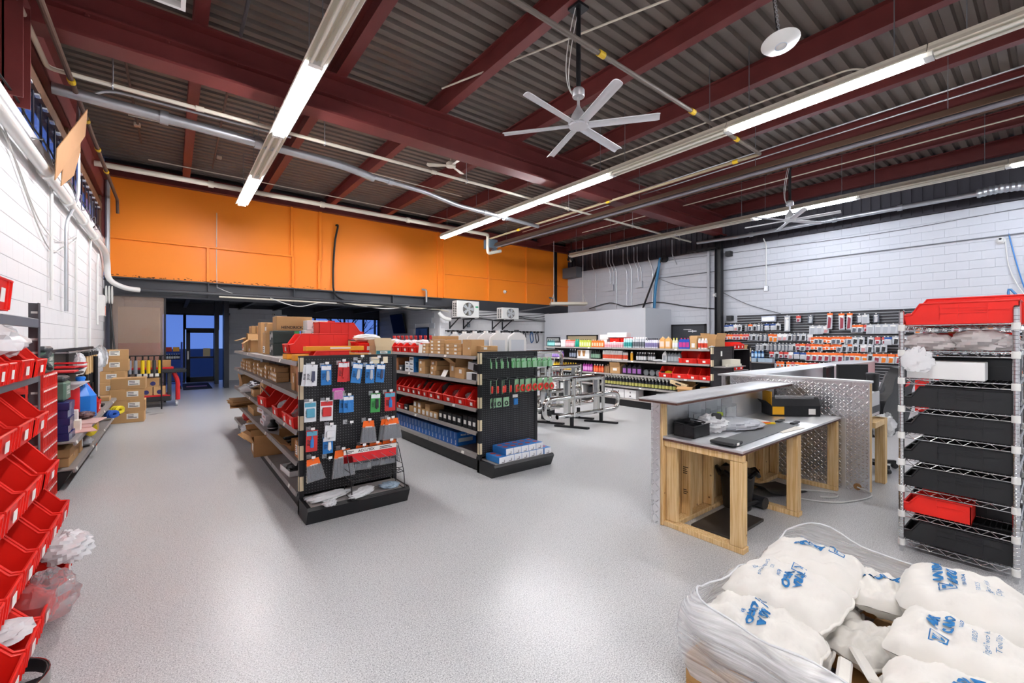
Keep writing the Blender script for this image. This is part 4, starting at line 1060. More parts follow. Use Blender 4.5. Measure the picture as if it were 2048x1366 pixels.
def bag_pack(label, w, h, loc, rot, hm, cm, group=None, tilt=0.0, name='hanging_bag_pack', hh=0.3, flare=1.2, cat='package', n=3):
    """header card over a bag with dark contents"""
    t = thing(name, label, cat, loc=loc, rot=(0, tilt, rot), group=group)
    obj('header_card', cached(('hc', w, h, hm.name, hh), lambda: MB().use(hm).prism([(-w * 0.42, 0), (w * 0.42, 0), (w / 2, -h * hh), (-w / 2, -h * hh)], -0.003, 0.003, 'y').mesh('header_card')), t)
    obj('white_panel', cached(('wp', w, h, hh), lambda: MB().use(PAPER).box(-w * 0.25, w * 0.3, -0.0045, -0.003, -h * hh * 1.45, -h * hh * 0.75).mesh('white_panel')), t)
    def ct():
        mb = MB().use(cm)
        r = random.Random(int(w * 991 + h * 77))
        for k in range(n):
            x = (k - (n - 1) / 2) * w * 0.8 * flare / n
            mb.prism([(x - w * 0.8 / n / 2, -h * hh * 0.9), (x + w * 0.8 / n / 2, -h * hh * 0.9), (x * 1.05 + w * flare * 0.85 / n / 2, -h * 0.97), (x * 1.05 - w * flare * 0.85 / n / 2, -h * 0.97)], -0.014 - 0.003 * (k % 2), 0.002, 'y')
        return mb.mesh('contents')
    obj('contents', cached(('ct', w, h, cm.name, hh, flare, n), ct), t)
    obj('pouch', cached(('po', w, h, hh, flare), lambda: MB().use(CLEARBAG).prism([(-w * 0.5, -h * hh * 0.8), (w * 0.5, -h * hh * 0.8), (w * flare * 0.53, -h), (-w * flare * 0.53, -h)], -0.02, 0.006, 'y').mesh('pouch')), t)
    return t
def peg_hook(label, loc, rot, L=0.15, group=None):
    t = thing('peg_hook', label, 'hook', loc=loc, rot=rot, group=group)
    obj('wire', cached(('hook', L), lambda: MB().use(GALV).tube([(0, 0, 0), (0, -L * 0.95, 0.0), (0, -L, 0.018)], 0.003, n=5).box(-0.02, 0.02, -0.004, 0.002, -0.02, 0.02).mesh('wire')), t)
    obj('price_tag', cached(('ptag',), lambda: MB().use(WHITE_P).box(-0.016, 0.016, -0.001, 0.001, 0, 0.022).mesh('price_tag')), t, (0, -L, 0.018))
    return t

# ---------------------------------------------------------------- crumpled bag of film
def crumple(seed, sx, sy, sz, m, rough=0.28, n=14, name='plastic_bag'):
    r = random.Random(seed)
    mb = MB().use(m)
    ph = [(r.uniform(0, 6.3), r.uniform(2, 6), r.uniform(2, 6), r.uniform(-3, 3)) for _ in range(7)]
    nu, nv = n * 2, n
    v = []
    for j in range(nv + 1):
        b_ = pi * j / nv
        for i in range(nu):
            a = 2 * pi * i / nu
            k = 1.0
            for p, f1, f2, s_ in ph: k += rough / 4 * abs(sin(p + f1 * a * 0.5 * round(f1) / f1 + f2 * b_ + s_ * a * 0)) * (1 if s_ > 0 else -1)
            k += r.uniform(-rough, rough) * 0.16
            z = cos(b_)
            x, y = sin(b_) * cos(a), sin(b_) * sin(a)
            v.append((x * k * sx / 2, y * k * sy / 2, max(0.0, (z * k * 0.5 + 0.45)) * sz))
    f = []
    for j in range(nv):
        for i in range(nu):
            i2 = (i + 1) % nu
            f.append((j * nu + i, (j + 1) * nu + i, (j + 1) * nu + i2, j * nu + i2))
    mb.add(v, f)
    return mb.mesh(name, ang=25)

# ---------------------------------------------------------------- double-sided shop gondola along +y
PEG = mat('black_pegboard', '#1b1c1f', 0.42)
n, l, b = nodes_of(PEG)
tc = n.new('ShaderNodeTexCoord')
sc_ = n.new('ShaderNodeVectorMath'); sc_.operation = 'SCALE'; sc_.inputs['Scale'].default_value = 1 / 0.0254
fr = n.new('ShaderNodeVectorMath'); fr.operation = 'FRACTION'
sb = n.new('ShaderNodeVectorMath'); sb.operation = 'SUBTRACT'; sb.inputs[1].default_value = (0.5, 0.5, 0.5)
ml = n.new('ShaderNodeVectorMath'); ml.operation = 'MULTIPLY'; ml.inputs[1].default_value = (1, 0, 1)
ln = n.new('ShaderNodeVectorMath'); ln.operation = 'LENGTH'
lt = n.new('ShaderNodeMath'); lt.operation = 'LESS_THAN'; lt.inputs[1].default_value = 0.13
mxp = n.new('ShaderNodeMix'); mxp.data_type = 'RGBA'
mxp.inputs[6].default_value = lin('#1b1c1f'); mxp.inputs[7].default_value = lin('#7d7f84')
l.new(tc.outputs['Object'], sc_.inputs[0]); l.new(sc_.outputs[0], fr.inputs[0]); l.new(fr.outputs[0], sb.inputs[0]); l.new(sb.outputs[0], ml.inputs[0]); l.new(ml.outputs[0], ln.inputs[0])
l.new(ln.outputs['Value'], lt.inputs[0]); l.new(lt.outputs[0], mxp.inputs[0]); l.new(mxp.outputs[2], b.inputs['Base Color'])

SECT = 1.22
SHELF_Z = (0.2, 0.48, 0.76, 1.09, 1.39)
def gondola(name_label, x0, y0, nsec, W_=0.93, end_shelves=False):
    t = thing('shelving_unit', name_label, 'shelf', loc=(x0, y0, 0))
    L = SECT * nsec
    obj('spine_panel', MB().use(BLACK_PAINT).box(W_ / 2 - 0.03, W_ / 2 + 0.03, 0, L, 0.05, 1.42).mesh('spine_panel'), t)
    up = cached('upright', lambda: MB().use(BLACK_PAINT).bbox(-0.035, 0.035, -0.02, 0.02, 0, 1.44, 0.004).mesh('upright'))
    for k in range(nsec + 1): obj('upright', up, t, (W_ / 2, L * k / nsec, 0))
    D = W_ / 2 - 0.03
    def shelf():
        mb = MB().use(SHELF_GREY)
        mb.box(0.0, D, 0.004, SECT - 0.004, -0.012, 0.0)
        mb.prism([(0.0, 0.004), (-0.012, 0.004), (-0.022, -0.036), (-0.01, -0.036)], 0.006, SECT - 0.006, 'y')
        return mb.mesh('shelf_deck')
    sm = cached(('shelf', D), shelf)
    tg = cached('shelf_tag', lambda: MB().use(PAPER).prism([(-0.013, 0.0), (-0.0145, 0.0), (-0.0225, -0.03), (-0.021, -0.03)], -0.03, 0.03, 'y').mesh('price_tag'))
    for zi, z in enumerate(SHELF_Z):
        for k in range(nsec):
            s_ = obj('shelf_deck', sm, t, (0, SECT * k, z))
            if (zi + k) % 2 == 0: obj('price_tag', tg, s_, (0, 0.3 + 0.11 * zi, 0))
            obj('shelf_deck', sm, t, (W_, SECT * (k + 1), z), (0, 0, pi))
    # kick plates under the bottom shelf
    for s_, x in ((1, 0.05), (-1, W_ - 0.05)):
        obj('kick_plate', MB().use(BLACK_PAINT).box(x - 0.008, x + 0.008, 0, L, 0, 0.16).mesh('kick_plate'), t)
    # end cap facing the camera: pegboard, posts with paper tags, slanted base
    obj('end_panel', MB().use(PEG).box(0.04, W_ - 0.04, -0.03, -0.01, 0.18, 1.42).mesh('end_panel'), t)
    obj('end_panel_trim', MB().use(BLACK_PAINT).box(0.0, W_, -0.04, 0.0, 1.42, 1.445).box(W_ - 0.04, W_, -0.04, 0.0, 0.0, 1.42).mesh('end_panel_trim'), t)
    obj('end_post', MB().use(BLACK_PAINT).bbox(0, 0.04, -0.05, 0.0, 0, 1.44, 0.004).mesh('end_post'), t)
    pt = cached('post_tag', lambda: MB().use(mat('cream_tag', '#d9c9a8', 0.6)).box(0.004, 0.036, -0.0525, -0.05, 0, 0.13).mesh('paper_tag'))
    for z in (0.22, 0.5, 0.77, 1.05, 1.3): obj('paper_tag', pt, t, (0, 0, z))
    pt2 = cached('post_tag2', lambda: MB().use(mat('cream_tag', '#d9c9a8', 0.6)).box(-0.0025, 0.0, -0.045, -0.01, 0, 0.13).mesh('paper_tag'))
    for z in (0.22, 0.5, 0.77, 1.05, 1.3): obj('paper_tag', pt2, t, (0, 0, z))
    mb = MB().use(BLACK_PAINT).prism([(-0.36, 0.13), (-0.3, 0.0), (0.0, 0.0), (0, 0.15), (-0.34, 0.155)], 0.0, W_, 'x')
    eb = obj('end_base', mb.mesh('end_base', smooth=False), t)
    obj('base_deck', MB().use(SHELF_GREY).box(0.03, W_ - 0.03, -0.335, -0.03, 0.155, 0.16).mesh('base_deck'), eb)
    return t
# ================================================================ first gondola (boxes and red bins, pegboard end with glue packs)
G1X, G1Y = 0.91, 4.31
gondola('black double-sided shelving unit with glue packs on its pegboard end', G1X, G1Y, 4)
FL_ = -pi / 2       # rotation that turns a front from -y toward -x
zt = 1.392
# ---- goods on top, far to near
carton('small salmon carton at the far end of the first shelving unit top', 0.16, 0.16, 0.15, (1.0, 9.0, zt), FL_, m=mat('salmon_carton', '#d9795c', 0.6), tape=False, tag=(0.1, 0.03, 0, 0.01))
open_carton('gaping open carton beside the small salmon carton', 0.36, 0.3, 0.22, (0.96, 8.4, zt), FL_, flaps=(1.9, 0.4, 1.5, 0.7), tag=(0.07, 0.05, -0.1, 0.02))
carton('plain carton perched on the gaping open carton', 0.34, 0.2, 0.2, (1.05, 8.45, zt + 0.225), FL_)
open_carton('half-open small carton with a torn flap, second from the far end', 0.26, 0.26, 0.2, (0.97, 7.95, zt), FL_, flaps=(2.2, 0.2, 0.3, 1.7), tag=(0.08, 0.04, 0.04, 0.02))
carton('tall dark brown carton with a printed letter behind the open cartons', 0.5, 0.14, 0.42, (1.35, 8.1, zt), 0, m=CARD2, tape=False)
obj('lettering', text_mesh('b', 0.16, PRINT), [o for o in COL.objects if o.get('label', '').startswith('tall dark brown carton')][0], (0.12, -0.002, 0.28), (pi / 2, 0, 0))
carton('tall plain kraft carton standing on the first shelving unit top', 0.26, 0.3, 0.45, (1.02, 7.3, zt), FL_, tape=False)
carton('kraft carton with white corner labels beside the tall carton', 0.24, 0.2, 0.3, (1.0, 6.75, zt), FL_, tag=(0.16, 0.09, 0, 0.02), lines=3)
carton('small carton atop the carton with white corner labels', 0.22, 0.18, 0.12, (1.02, 6.75, zt + 0.302), FL_, tag=(0.1, 0.05, 0, 0.02))
GREENBOX = mat('dark_green_box', '#22322f', 0.45)
for i in range(2):
    t = carton('%s dark green box with white circle emblem, %s of the pair' % (('lower', 'bottom') if i == 0 else ('upper', 'top')), 0.26, 0.3, 0.155, (1.0, 6.2, zt + 0.157 * i), FL_, m=GREENBOX, tape=False, tag=(0.04, 0.07, -0.06, 0.04))
    obj('emblem', cached('emb', lambda: MB().use(PAPER).tube([(0.03 * cos(2 * pi * k / 16), 0, 0.03 * sin(2 * pi * k / 16)) for k in range(16)], 0.005, n=4, closed=True).cyl((0, -0.002, 0), (0, 0, 0), 0.012, n=10).mesh('emblem')), t, (0.05, -0.001, 0.1))
    obj('green_side', cached('gs', lambda: MB().use(GREEN_P).box(0.1302, 0.1315, 0.24, 0.3, 0.0, 0.15).mesh('green_side')), t)
HEND = carton('kraft carton with black maker lettering raised above the green boxes', 0.42, 0.26, 0.18, (1.2, 5.98, zt + 0.2), 0)
HEND.location = (1.25, 6.1, zt + 0.315)
obj('lettering', text_mesh('HENDRICKSON', 0.05, PRINT, 0.02), HEND, (0.02, -0.002, 0.04), (pi / 2, 0, 0))
WRED = mat('white_red_box', '#f0eeee', 0.45)
for i, (dx, dz, lab) in enumerate(((0, 0, 'lower'), (0.02, 0.125, 'upper'))):
    t = carton('%s white and red parts box stacked behind the red bins' % lab, 0.34, 0.24, 0.12, (1.5 + dx, 5.9, zt + 0.2 + dz), 0, m=WRED, tape=False)
    obj('red_end', MB().use(RED_P).box(0.08, 0.171, -0.001, 0.241, 0.02, 0.121).mesh('red_end'), t)
    obj('printed_lines', bars_mesh(0.03, 0.09, 5), t, (-0.1, -0.001, 0.015), (0, 0.2, 0))
carton('plain carton supporting the white and red parts boxes', 0.45, 0.3, 0.198, (1.55, 5.95, zt), 0)
# long red bins and orange slabs near the end
storage_bin('long red bin with its side toward the aisle end, on orange slabs', 0.3, 0.58, 0.2, (0.95, 5.0, zt + 0.06), -pi / 2, lip=0.45)
storage_bin('long red bin lying behind, higher than the first long red bin', 0.26, 0.5, 0.2, (1.85, 5.45, zt + 0.2), pi / 2, lip=0.45)
carton('white foam block tucked between the long red bins', 0.3, 0.12, 0.2, (1.35, 5.28, zt), 0, m=WHITE_P, tape=False)
carton('carton raising the higher long red bin', 0.46, 0.26, 0.195, (1.6, 5.35, zt), 0)
ORB = mat('orange_yellow_carton', '#e79a1e', 0.55)
for i, (x, y, z, w, lab) in enumerate(((1.25, 4.86, 0.0, 0.66, 'bottom'), (1.05, 4.62, 0.045, 0.0, ''), (1.42, 4.5, 0.0, 0.42, 'near'))):
    if w: 
        t = carton('%s long orange-yellow flat box under the red bins' % lab, w, 0.2, 0.055, (x, y, zt), 0, m=ORB, tape=False, tag=(w * 0.35, 0.02, 0.05, 0.02))
t = carton('orange-yellow flat box lying on the low red bin', 0.56, 0.1, 0.045, (1.28, 4.42, zt + 0.092), radians(3), m=ORB, tape=False, tag=(0.2, 0.015, 0.04, 0.02))
storage_bin('low red bin right behind the pegboard end of the first shelving unit', 0.15, 0.36, 0.09, (1.03, 4.44, zt), -pi / 2 + 0.05, lip=0.5)
carton('orange-yellow cube box at the corner of the shelving top', 0.12, 0.16, 0.06, (0.97, 4.42, zt), 0, m=ORB, tape=False)
storage_bin('red ribbed tote with a white bag on top', 0.24, 0.24, 0.11, (1.68, 4.62, zt + 0.065), 0, lip=0.85)
thing('foam_sheet_bag', 'puffy white bag resting on the red ribbed tote', 'bag', crumple(21, 0.32, 0.24, 0.09, WHITE_P, 0.15), (1.69, 4.72, zt + 0.18))
carton('small white box with faint lettering under the red ribbed tote', 0.13, 0.16, 0.062, (1.62, 4.56, zt), 0, m=WHITE_P, tape=False)
t = open_carton('cream open carton with a teal maker band', 0.18, 0.2, 0.13, (1.77, 4.44, zt), 0, m=mat('cream_carton', '#dcc49c', 0.65), flaps=(-0.2, 0.3, 0.2, 0.5))
obj('teal_band', MB().use(mat('teal_band', '#2d7f8c', 0.5)).box(-0.08, 0.08, -0.0015, 0, 0.05, 0.085).mesh('teal_band'), t)
q = obj('pale_panel', label_mesh(0.08, 0.024), t, (0, -0.0015, 0.055)); obj('printed_lines', bars_mesh(0.06, 0.016, 2), q, (0, -0.002, 0.004))

# ---- second shelf: stacks of tiny kraft boxes
z2 = SHELF_Z[3] + 0.001
rr = random.Random(5)
y = 8.95
col = 0
while y > 5.65:
    hgt = [2, 3, 2, 3, 3, 2, 1, 3, 2, 2][col % 10]
    if col in (17, 18, 27): hgt = 1
    dxx = rr.uniform(0, 0.03)
    for k in range(hgt):
        carton('tiny kraft box, column %s from the far end, %s up' % (nth(col), ('lowest', 'second', 'third')[k]), 0.062, 0.14, 0.055, (0.95 + dxx, y, z2 + 0.056 * k), FL_ + rr.uniform(-0.06, 0.06), tape=False, tag=(0.035, 0.025, 0, 0.012), group='tiny kraft boxes on the second shelf of the first shelving unit', name='small_carton')
    y -= 0.073 if col % 6 else 0.1
    col += 1
carton('long kraft box lying behind the tiny boxes, further', 0.7, 0.12, 0.12, (1.16, 7.6, z2), FL_, m=CARD2, tape=False)
carton('long kraft box lying behind the tiny boxes, nearer', 0.7, 0.12, 0.14, (1.16, 6.4, z2), FL_, m=CARD2, tape=False)
carton('shaded brown carton set back on the second shelf', 0.4, 0.2, 0.22, (1.08, 5.3, z2), FL_, m=CARD2)
carton('upright narrow carton near the pegboard end, lower one', 0.13, 0.2, 0.17, (0.95, 4.72, z2), FL_, tag=(0.03, 0.06, 0.03, 0.08))
carton('upright narrow carton stacked on the lower narrow carton', 0.13, 0.2, 0.1, (0.97, 4.72, z2 + 0.172), FL_, tape=False)
open_carton('open carton nearest the post on the second shelf', 0.2, 0.24, 0.14, (0.95, 4.46, z2), FL_, m=mat('reddish_carton', '#b67a52', 0.7), flaps=(0.1, 0.2, 0.0, 0.1))
thing('wrapped_part', 'bagged grey part poking out of the open carton by the post', 'bag', crumple(8, 0.12, 0.14, 0.14, CLEARBAG, 0.3), (1.06, 4.47, z2 + 0.1))

# ---- third shelf: foil bag, cartons, big red bins
z3 = SHELF_Z[2] + 0.001
open_carton('open carton full of paper tubes at the far end of the third shelf', 0.4, 0.3, 0.1, (0.95, 8.8, z3), FL_, m=CARD2, flaps=(0.2, 0.1, 0.1, 0.1))
for k in range(7):
    thing('paper_tube', '%s paper tube from the far end standing in the tube carton' % nth(k), 'tube', cached('ptube', lambda: MB().use(CARD).cyl((0, 0, 0), (0, 0, 0.16), 0.018, n=10).cyl((0, 0, 0.16), (0, 0, 0.165), 0.014, n=10).mesh('paper_tube')), (1.0 + 0.05 * (k % 3), 8.95 - 0.05 * k, z3 + 0.006), (0.1 * (k % 2), -0.12, 0), group='paper tubes in the tube carton')
thing('crumpled_bag', 'milky crumpled bag hanging over the third shelf edge', 'bag', crumple(31, 0.26, 0.3, 0.13, MILKBAG, 0.3), (0.98, 7.95, z3))
carton('small carton under the silver foil bag', 0.3, 0.26, 0.1, (0.94, 7.35, z3), FL_, tag=(0.02, 0.05, 0.0, 0.04))
FOIL = mat('silver_foil_bag', '#c6c8cc', 0.18, metal=0.9)
thing('foil_bag', 'shiny silver foil bag bulging above a small carton', 'bag', crumple(12, 0.34, 0.28, 0.15, FOIL, 0.35, 18), (1.06, 7.38, z3 + 0.102))
carton('tall kraft carton beside the foil bag with a dark print', 0.26, 0.3, 0.24, (0.97, 6.75, z3), FL_, tag=(0.04, 0.05, 0.02, 0.1), tagm=PRINT)
for i, (y, w, h, d) in enumerate(((6.18, 0.36, 0.29, 0.42), (5.3, 0.3, 0.24, 0.4), (4.78, 0.24, 0.26, 0.4))):
    t = storage_bin('big red bin on the third shelf, %s from the foil bag' % nth(i), w, d, h, (0.9, y, z3), FL_ + (0.12 if i == 0 else 0.0), lip=0.4, group='big red bins on the third shelf of the first shelving unit')
storage_bin('big red bin squeezed against the pegboard post on the third shelf', 0.24, 0.4, 0.26, (0.9, 4.52, z3), FL_, lip=0.4, group='big red bins on the third shelf of the first shelving unit')
thing('folded_paper', 'folded white packing slip sticking out of the first big red bin', 'paper', MB().use(PAPER).box(-0.11, 0.11, -0.03, 0.03, -0.002, 0.002).mesh('folded_paper'), (0.95, 6.22, z3 + 0.16), (0.5, 0.9, 0.3))
thing('bagged_part', 'dark part in clear film inside the second big red bin', 'bag', crumple(3, 0.2, 0.24, 0.1, GREYBAG, 0.4), (1.02, 5.3, z3 + 0.06))
thing('bagged_part', 'clear bag inside the bin by the pegboard post', 'bag', crumple(4, 0.14, 0.16, 0.12, CLEARBAG, 0.4), (0.98, 4.52, z3 + 0.06))

# ---- fourth shelf
z4 = SHELF_Z[1] + 0.001
for k in range(6):
    thing('flattened_carton', '%s flattened carton up in the pile at the far end' % nth(k), 'cardboard', cached('flatc', lambda: MB().use(CARD2).box(-0.25, 0.2, -0.3, 0.3, 0, 0.012).mesh('flattened_carton')), (1.02 + 0.02 * (k % 2), 8.55 + 0.03 * ((k * 3) % 4), z4 + 0.016 * k), (0, 0, 0.08 * ((k * 5) % 3 - 1)), group='pile of flattened cartons')
carton('long low kraft tray carton on the fourth shelf', 0.6, 0.26, 0.09, (0.94, 7.55, z4), FL_, tape=False)
for k in range(3):
    carton('%s white carton of the short pile on the fourth shelf' % ('bottom', 'middle', 'top')[k], 0.3, 0.3, 0.065, (0.93 + 0.02 * (k % 2), 6.45 + (0.14 if k == 2 else 0), z4 + 0.067 * k), FL_ + 0.1 * (k == 2), m=mat('white_carton', '#e6e2e4', 0.55), tape=False, tag=(0.14, 0.02, 0.02, 0.03), tagm=mat('pale_red_print', '#c98f8f', 0.5))
t = thing('black_fitting', 'black round fitting beside the white carton pile', 'part', loc=(0.98, 5.98, z4)); obj('body', MB().use(BLACK_PLASTIC).lathe([(0.05, 0), (0.06, 0.02), (0.06, 0.06), (0.03, 0.1), (0.03, 0.13)], 14).mesh('body'), t); obj('ring', MB().use(GALV).lathe([(0.062, 0.03), (0.064, 0.035), (0.062, 0.04)], 14).mesh('ring'), t)
open_carton('open carton of black wiper strips on the fourth shelf', 0.62, 0.34, 0.05, (0.94, 5.05, z4), FL_, m=CARD2, flaps=(1.2, 0.05, -0.2, 0.0), fk=0.3)
for k in range(9):
    thing('rubber_strip', '%s black rubber strip from the carton edge in the open carton' % nth(k), 'strip', cached('rstrip', lambda: MB().use(RUBBER).bbox(-0.02, 0.02, 0, 0.3, 0, 0.02, 0.004).mesh('rubber_strip')), (0.96, 5.3 - 0.06 * k, z4 + 0.008 + 0.016 * (k % 3)), (0, 0, FL_ + 0.2), group='rubber strips in the open carton')
carton('orange-brown carton with white label at the fourth shelf end', 0.16, 0.16, 0.16, (0.93, 4.46, z4), FL_, m=mat('orange_brown_carton', '#b5753f', 0.7), tag=(0.07, 0.09, 0, 0.03), lines=4)

# ---- bottom shelf
z5 = SHELF_Z[0] + 0.001
thing('red_shop_bag', 'red and white carrier bag slumped at the far end of the bottom shelf', 'bag', crumple(44, 0.2, 0.3, 0.24, mat('red_film', '#c22a2c', 0.3), 0.25), (1.02, 8.5, z5))
thing('brown_sack', 'small brown paper sack beside the red carrier bag', 'bag', crumple(45, 0.24, 0.26, 0.17, CARD2, 0.2), (1.02, 7.85, z5))
thing('crumpled_bag', 'clear bag spilling over the bottom shelf edge', 'bag', crumple(46, 0.22, 0.3, 0.14, MILKBAG, 0.35), (0.93, 7.5, z5))
open_carton('torn open carton jutting out over the floor from the bottom shelf', 0.42, 0.26, 0.14, (0.84, 6.75, z5), FL_ + 0.1, m=CARD2, flaps=(2.0, 0.2, 0.9, 0.5), tag=(0.12, 0.09, -0.1, 0.04))
open_carton('brown open carton with shipping labels jutting over the aisle', 0.42, 0.3, 0.16, (0.78, 6.1, z5), FL_ - 0.06, m=CARD2, flaps=(0.9, 0.1, 0.9, 0.4), tag=(0.16, 0.1, 0.05, 0.05))
t = open_carton('shallow white tray box holding a black part', 0.36, 0.36, 0.05, (0.93, 5.0, z5), FL_ + 0.06, m=WHITE_P, flaps=(0.0, 0.0, 0.0, 0.0), fk=0.02)
thing('black_bagged_part', 'black wrapped part lying in the shallow white tray', 'part', crumple(9, 0.2, 0.24, 0.1, BLACK_PLASTIC, 0.4), (1.06, 5.0, z5 + 0.006))

# ---- pegboard end: glue tubes and bags on hooks
YH = G1Y - 0.03
YP = YH - 0.14
WCARD, BCARD, RCARD = mat('white_blister_card', '#e9ecef', 0.4), BLUE_P, mat('red_blister_card', '#c42d2f', 0.4)
GCARD, TCARD = GREEN_P, mat('teal_blister_card', '#5aa6c0', 0.4)
TUBE_GR = mat('grey_tube', '#b8bcc2', 0.35); TUBE_BK = mat('black_tube', '#2a2a2e', 0.35); TUBE_SL = mat('slate_tube', '#4a4e66', 0.35)
packs = [   # x, top z, w, h, card, header, fill, fill mat, tilt, text
    (0.99, 1.37, 0.096, 0.19, WCARD, None, 'tube', TUBE_SL, 0.05, 'white carded sealant tube at the top corner of the pegboard'),
    (1.11, 1.365, 0.09, 0.185, BCARD, WCARD, 'tube', TUBE_GR, 0.0, 'blue carded sealant tube second in the top row'),
    (1.26, 1.385, 0.085, 0.185, RCARD, WCARD, 'tube', RCARD, 0.06, 'red and white carded tube in the top row'),
    (1.40, 1.37, 0.095, 0.19, BCARD, WCARD, 'tube', TUBE_GR, 0.14, 'tilted blue carded tube in the top row'),
    (1.515, 1.357, 0.088, 0.185, BCARD, WCARD, 'tube', TUBE_GR, 0.03, 'blue carded tube fifth in the top row'),
    (1.625, 1.352, 0.085, 0.178, BCARD, WCARD, 'tube', TUBE_SL, 0.1, 'blue carded tube last in the top row'),
    (1.31, 1.066, 0.095, 0.155, BCARD, WCARD, 'bottle', BCARD, 0.0, 'blue carded small bottle in the middle row'),
    (1.57, 1.07, 0.095, 0.185, GCARD, WCARD, 'tube', TUBE_BK, 0.03, 'green carded black bottle in the middle row'),
    (1.715, 1.072, 0.11, 0.188, RCARD, TCARD, 'bottle', BCARD, 0.0, 'red and teal carded bottle at the middle row end'),
    (0.975, 1.04, 0.1, 0.18, WCARD, TCARD, 'box', TCARD, 0.0, 'pale carded teal stick in the lower middle row'),
    (1.115, 1.04, 0.112, 0.185, WCARD, RCARD, 'box', RCARD, 0.02, 'white carded red stick in the lower middle row'),
    (0.99, 0.785, 0.096, 0.19, RCARD, TCARD, 'bottle', BCARD, 0.03, 'red carded blue bottle at the low corner'),
    (1.15, 0.81, 0.1, 0.145, WCARD, None, 'box', WCARD, 0.06, 'plain white instruction card pack on a low hook'),
    (1.13, 0.7, 0.09, 0.15, BCARD, WCARD, 'tube', WHITE_P, 0.0, 'blue pack hanging behind the plain white card'),
]
for i, (x, z, w, h, cm, hd, fl, fm, ti, lab) in enumerate(packs):
    peg_hook('wire hook holding the ' + lab.split(' in the')[0].split(' at the')[0].split(' on a')[0], (x, YH, z - 0.012), 0, 0.17, 'wire hooks on the first pegboard')
    card_pack(lab, w, h, (x, YP - 0.001 * (i % 3) + (0.02 if i == 13 else 0), z), 0, cm, fl, fm, tilt=ti, header=hd, group='glue packs on the first pegboard')
t = card_pack('second white carded tube hanging behind the corner one', 0.096, 0.19, (0.975, YP + 0.03, 1.365), 0, WCARD, 'tube', TUBE_SL, tilt=0.12, group='glue packs on the first pegboard')
card_pack('second blue small bottle card just behind the middle row one', 0.095, 0.155, (1.285, YP + 0.03, 1.064), 0, BCARD, 'bottle', BCARD, tilt=0.04, header=WCARD, group='glue packs on the first pegboard')
card_pack('second red and white carded tube behind the first', 0.085, 0.185, (1.285, YP + 0.03, 1.385), 0, RCARD, 'tube', RCARD, tilt=-0.02, header=WCARD, group='glue packs on the first pegboard')
t = bag_pack('small magenta pouch pack high on the pegboard', 0.11, 0.105, (1.215, YP, 1.146), 0, PINK_P, PINK_P, hh=0.3, flare=0.8)
DKSTRIP = mat('dark_slate_strips', '#4d545d', 0.35)
for x, z, w, h, ti, lab in ((1.5, 0.81, 0.12, 0.21, 0.03, 'orange-topped bag of dark strips on the middle hook'), (1.735, 0.807, 0.15, 0.205, 0.0, 'orange-topped bag of dark strips at the pegboard edge'),
                            (1.69, 0.8, 0.12, 0.2, 0.03, 'orange-topped strip bag partly behind the edge one'), (0.995, 0.53, 0.12, 0.2, -0.14, 'orange-topped bag of dark strips at the low corner'), (1.255, 0.57, 0.16, 0.25, -0.03, 'large orange-topped bag of dark strips low in the middle'),
                            (1.45, 0.575, 0.14, 0.23, 0.05, 'orange-topped strip bag behind the wire display, first'), (1.58, 0.58, 0.14, 0.22, 0.0, 'orange-topped strip bag behind the wire display, second'), (1.72, 0.585, 0.16, 0.23, 0.0, 'orange-topped strip bag behind the wire display, third')):
    peg_hook('wire hook carrying the ' + lab, (x, YH, z - 0.012), 0, 0.17, 'wire hooks on the first pegboard')
    bag_pack(lab, w, h, (x, YP + (0.03 if 'behind' in lab or 'partly' in lab else 0), z), 0, ORANGE_P, DKSTRIP, tilt=ti, group='orange strip bags on the first pegboard', n=6, hh=0.34, flare=1.25)
for x, z, lab in ((1.32, 0.8, 'empty low wire hook in the middle of the pegboard'), (1.13, 0.5, 'empty wire hook with a grey tag near the low corner'), (1.42, 1.41, 'empty wire hook at the very top of the pegboard'), (1.58, 1.4, 'empty wire hook beside the cream cards')):
    peg_hook(lab, (x, YH, z), 0, 0.2, 'wire hooks on the first pegboard')
for x, w, lab in ((1.615, 0.085, 'cream paper card with handwriting near the pegboard corner'), (1.72, 0.05, 'narrow cream paper card at the pegboard corner')):
    t = thing('paper_card', lab, 'card', MB().use(mat('cream_card', '#efe2c4', 0.6)).box(-w / 2, w / 2, -0.004, 0, -0.07, 0).mesh('paper_card'), (x, YH - 0.005, 1.425))
# wire counter display with red banner
t = thing('wire_display_stand', 'black wire display rack with a red banner standing on the base', 'display rack', loc=(1.52, G1Y - 0.275, 0.16))
mb = MB().use(BLACK_PAINT)
Wd = 0.25
for sx in (-Wd, Wd):
    mb.tube(round_path([(sx, 0.1, 0), (sx, 0.1, 0.4), (sx, 0.05, 0.42), (sx, -0.1, 0.16), (sx, -0.12, 0.0)], 0.06), 0.004, n=5)
    mb.tube([(sx, -0.12, 0.0), (sx, 0.1, 0.0)], 0.004, n=5).tube([(sx, -0.1, 0.16), (sx, 0.1, 0.16)], 0.004, n=5).tube([(sx, -0.06, 0.23), (sx, 0.1, 0.23)], 0.003, n=5)
obj('side_frame', mb.mesh('side_frame'), t)
mb = MB().use(BLACK_PAINT)
for y_, z_ in ((0.1, 0.4), (0.1, 0.26), (0.1, 0.16), (-0.1, 0.16), (-0.08, 0.2), (-0.12, 0.0), (0.1, 0.0), (-0.02, 0.16)): mb.tube([(-Wd, y_, z_), (Wd, y_, z_)], 0.0035, n=5)
for k in range(19): mb.tube([(-Wd + 0.5 * k / 18, -0.1, 0.16), (-Wd + 0.5 * k / 18, 0.1, 0.16)], 0.0025, n=4)
obj('wire_tray', mb.mesh('wire_tray'), t)
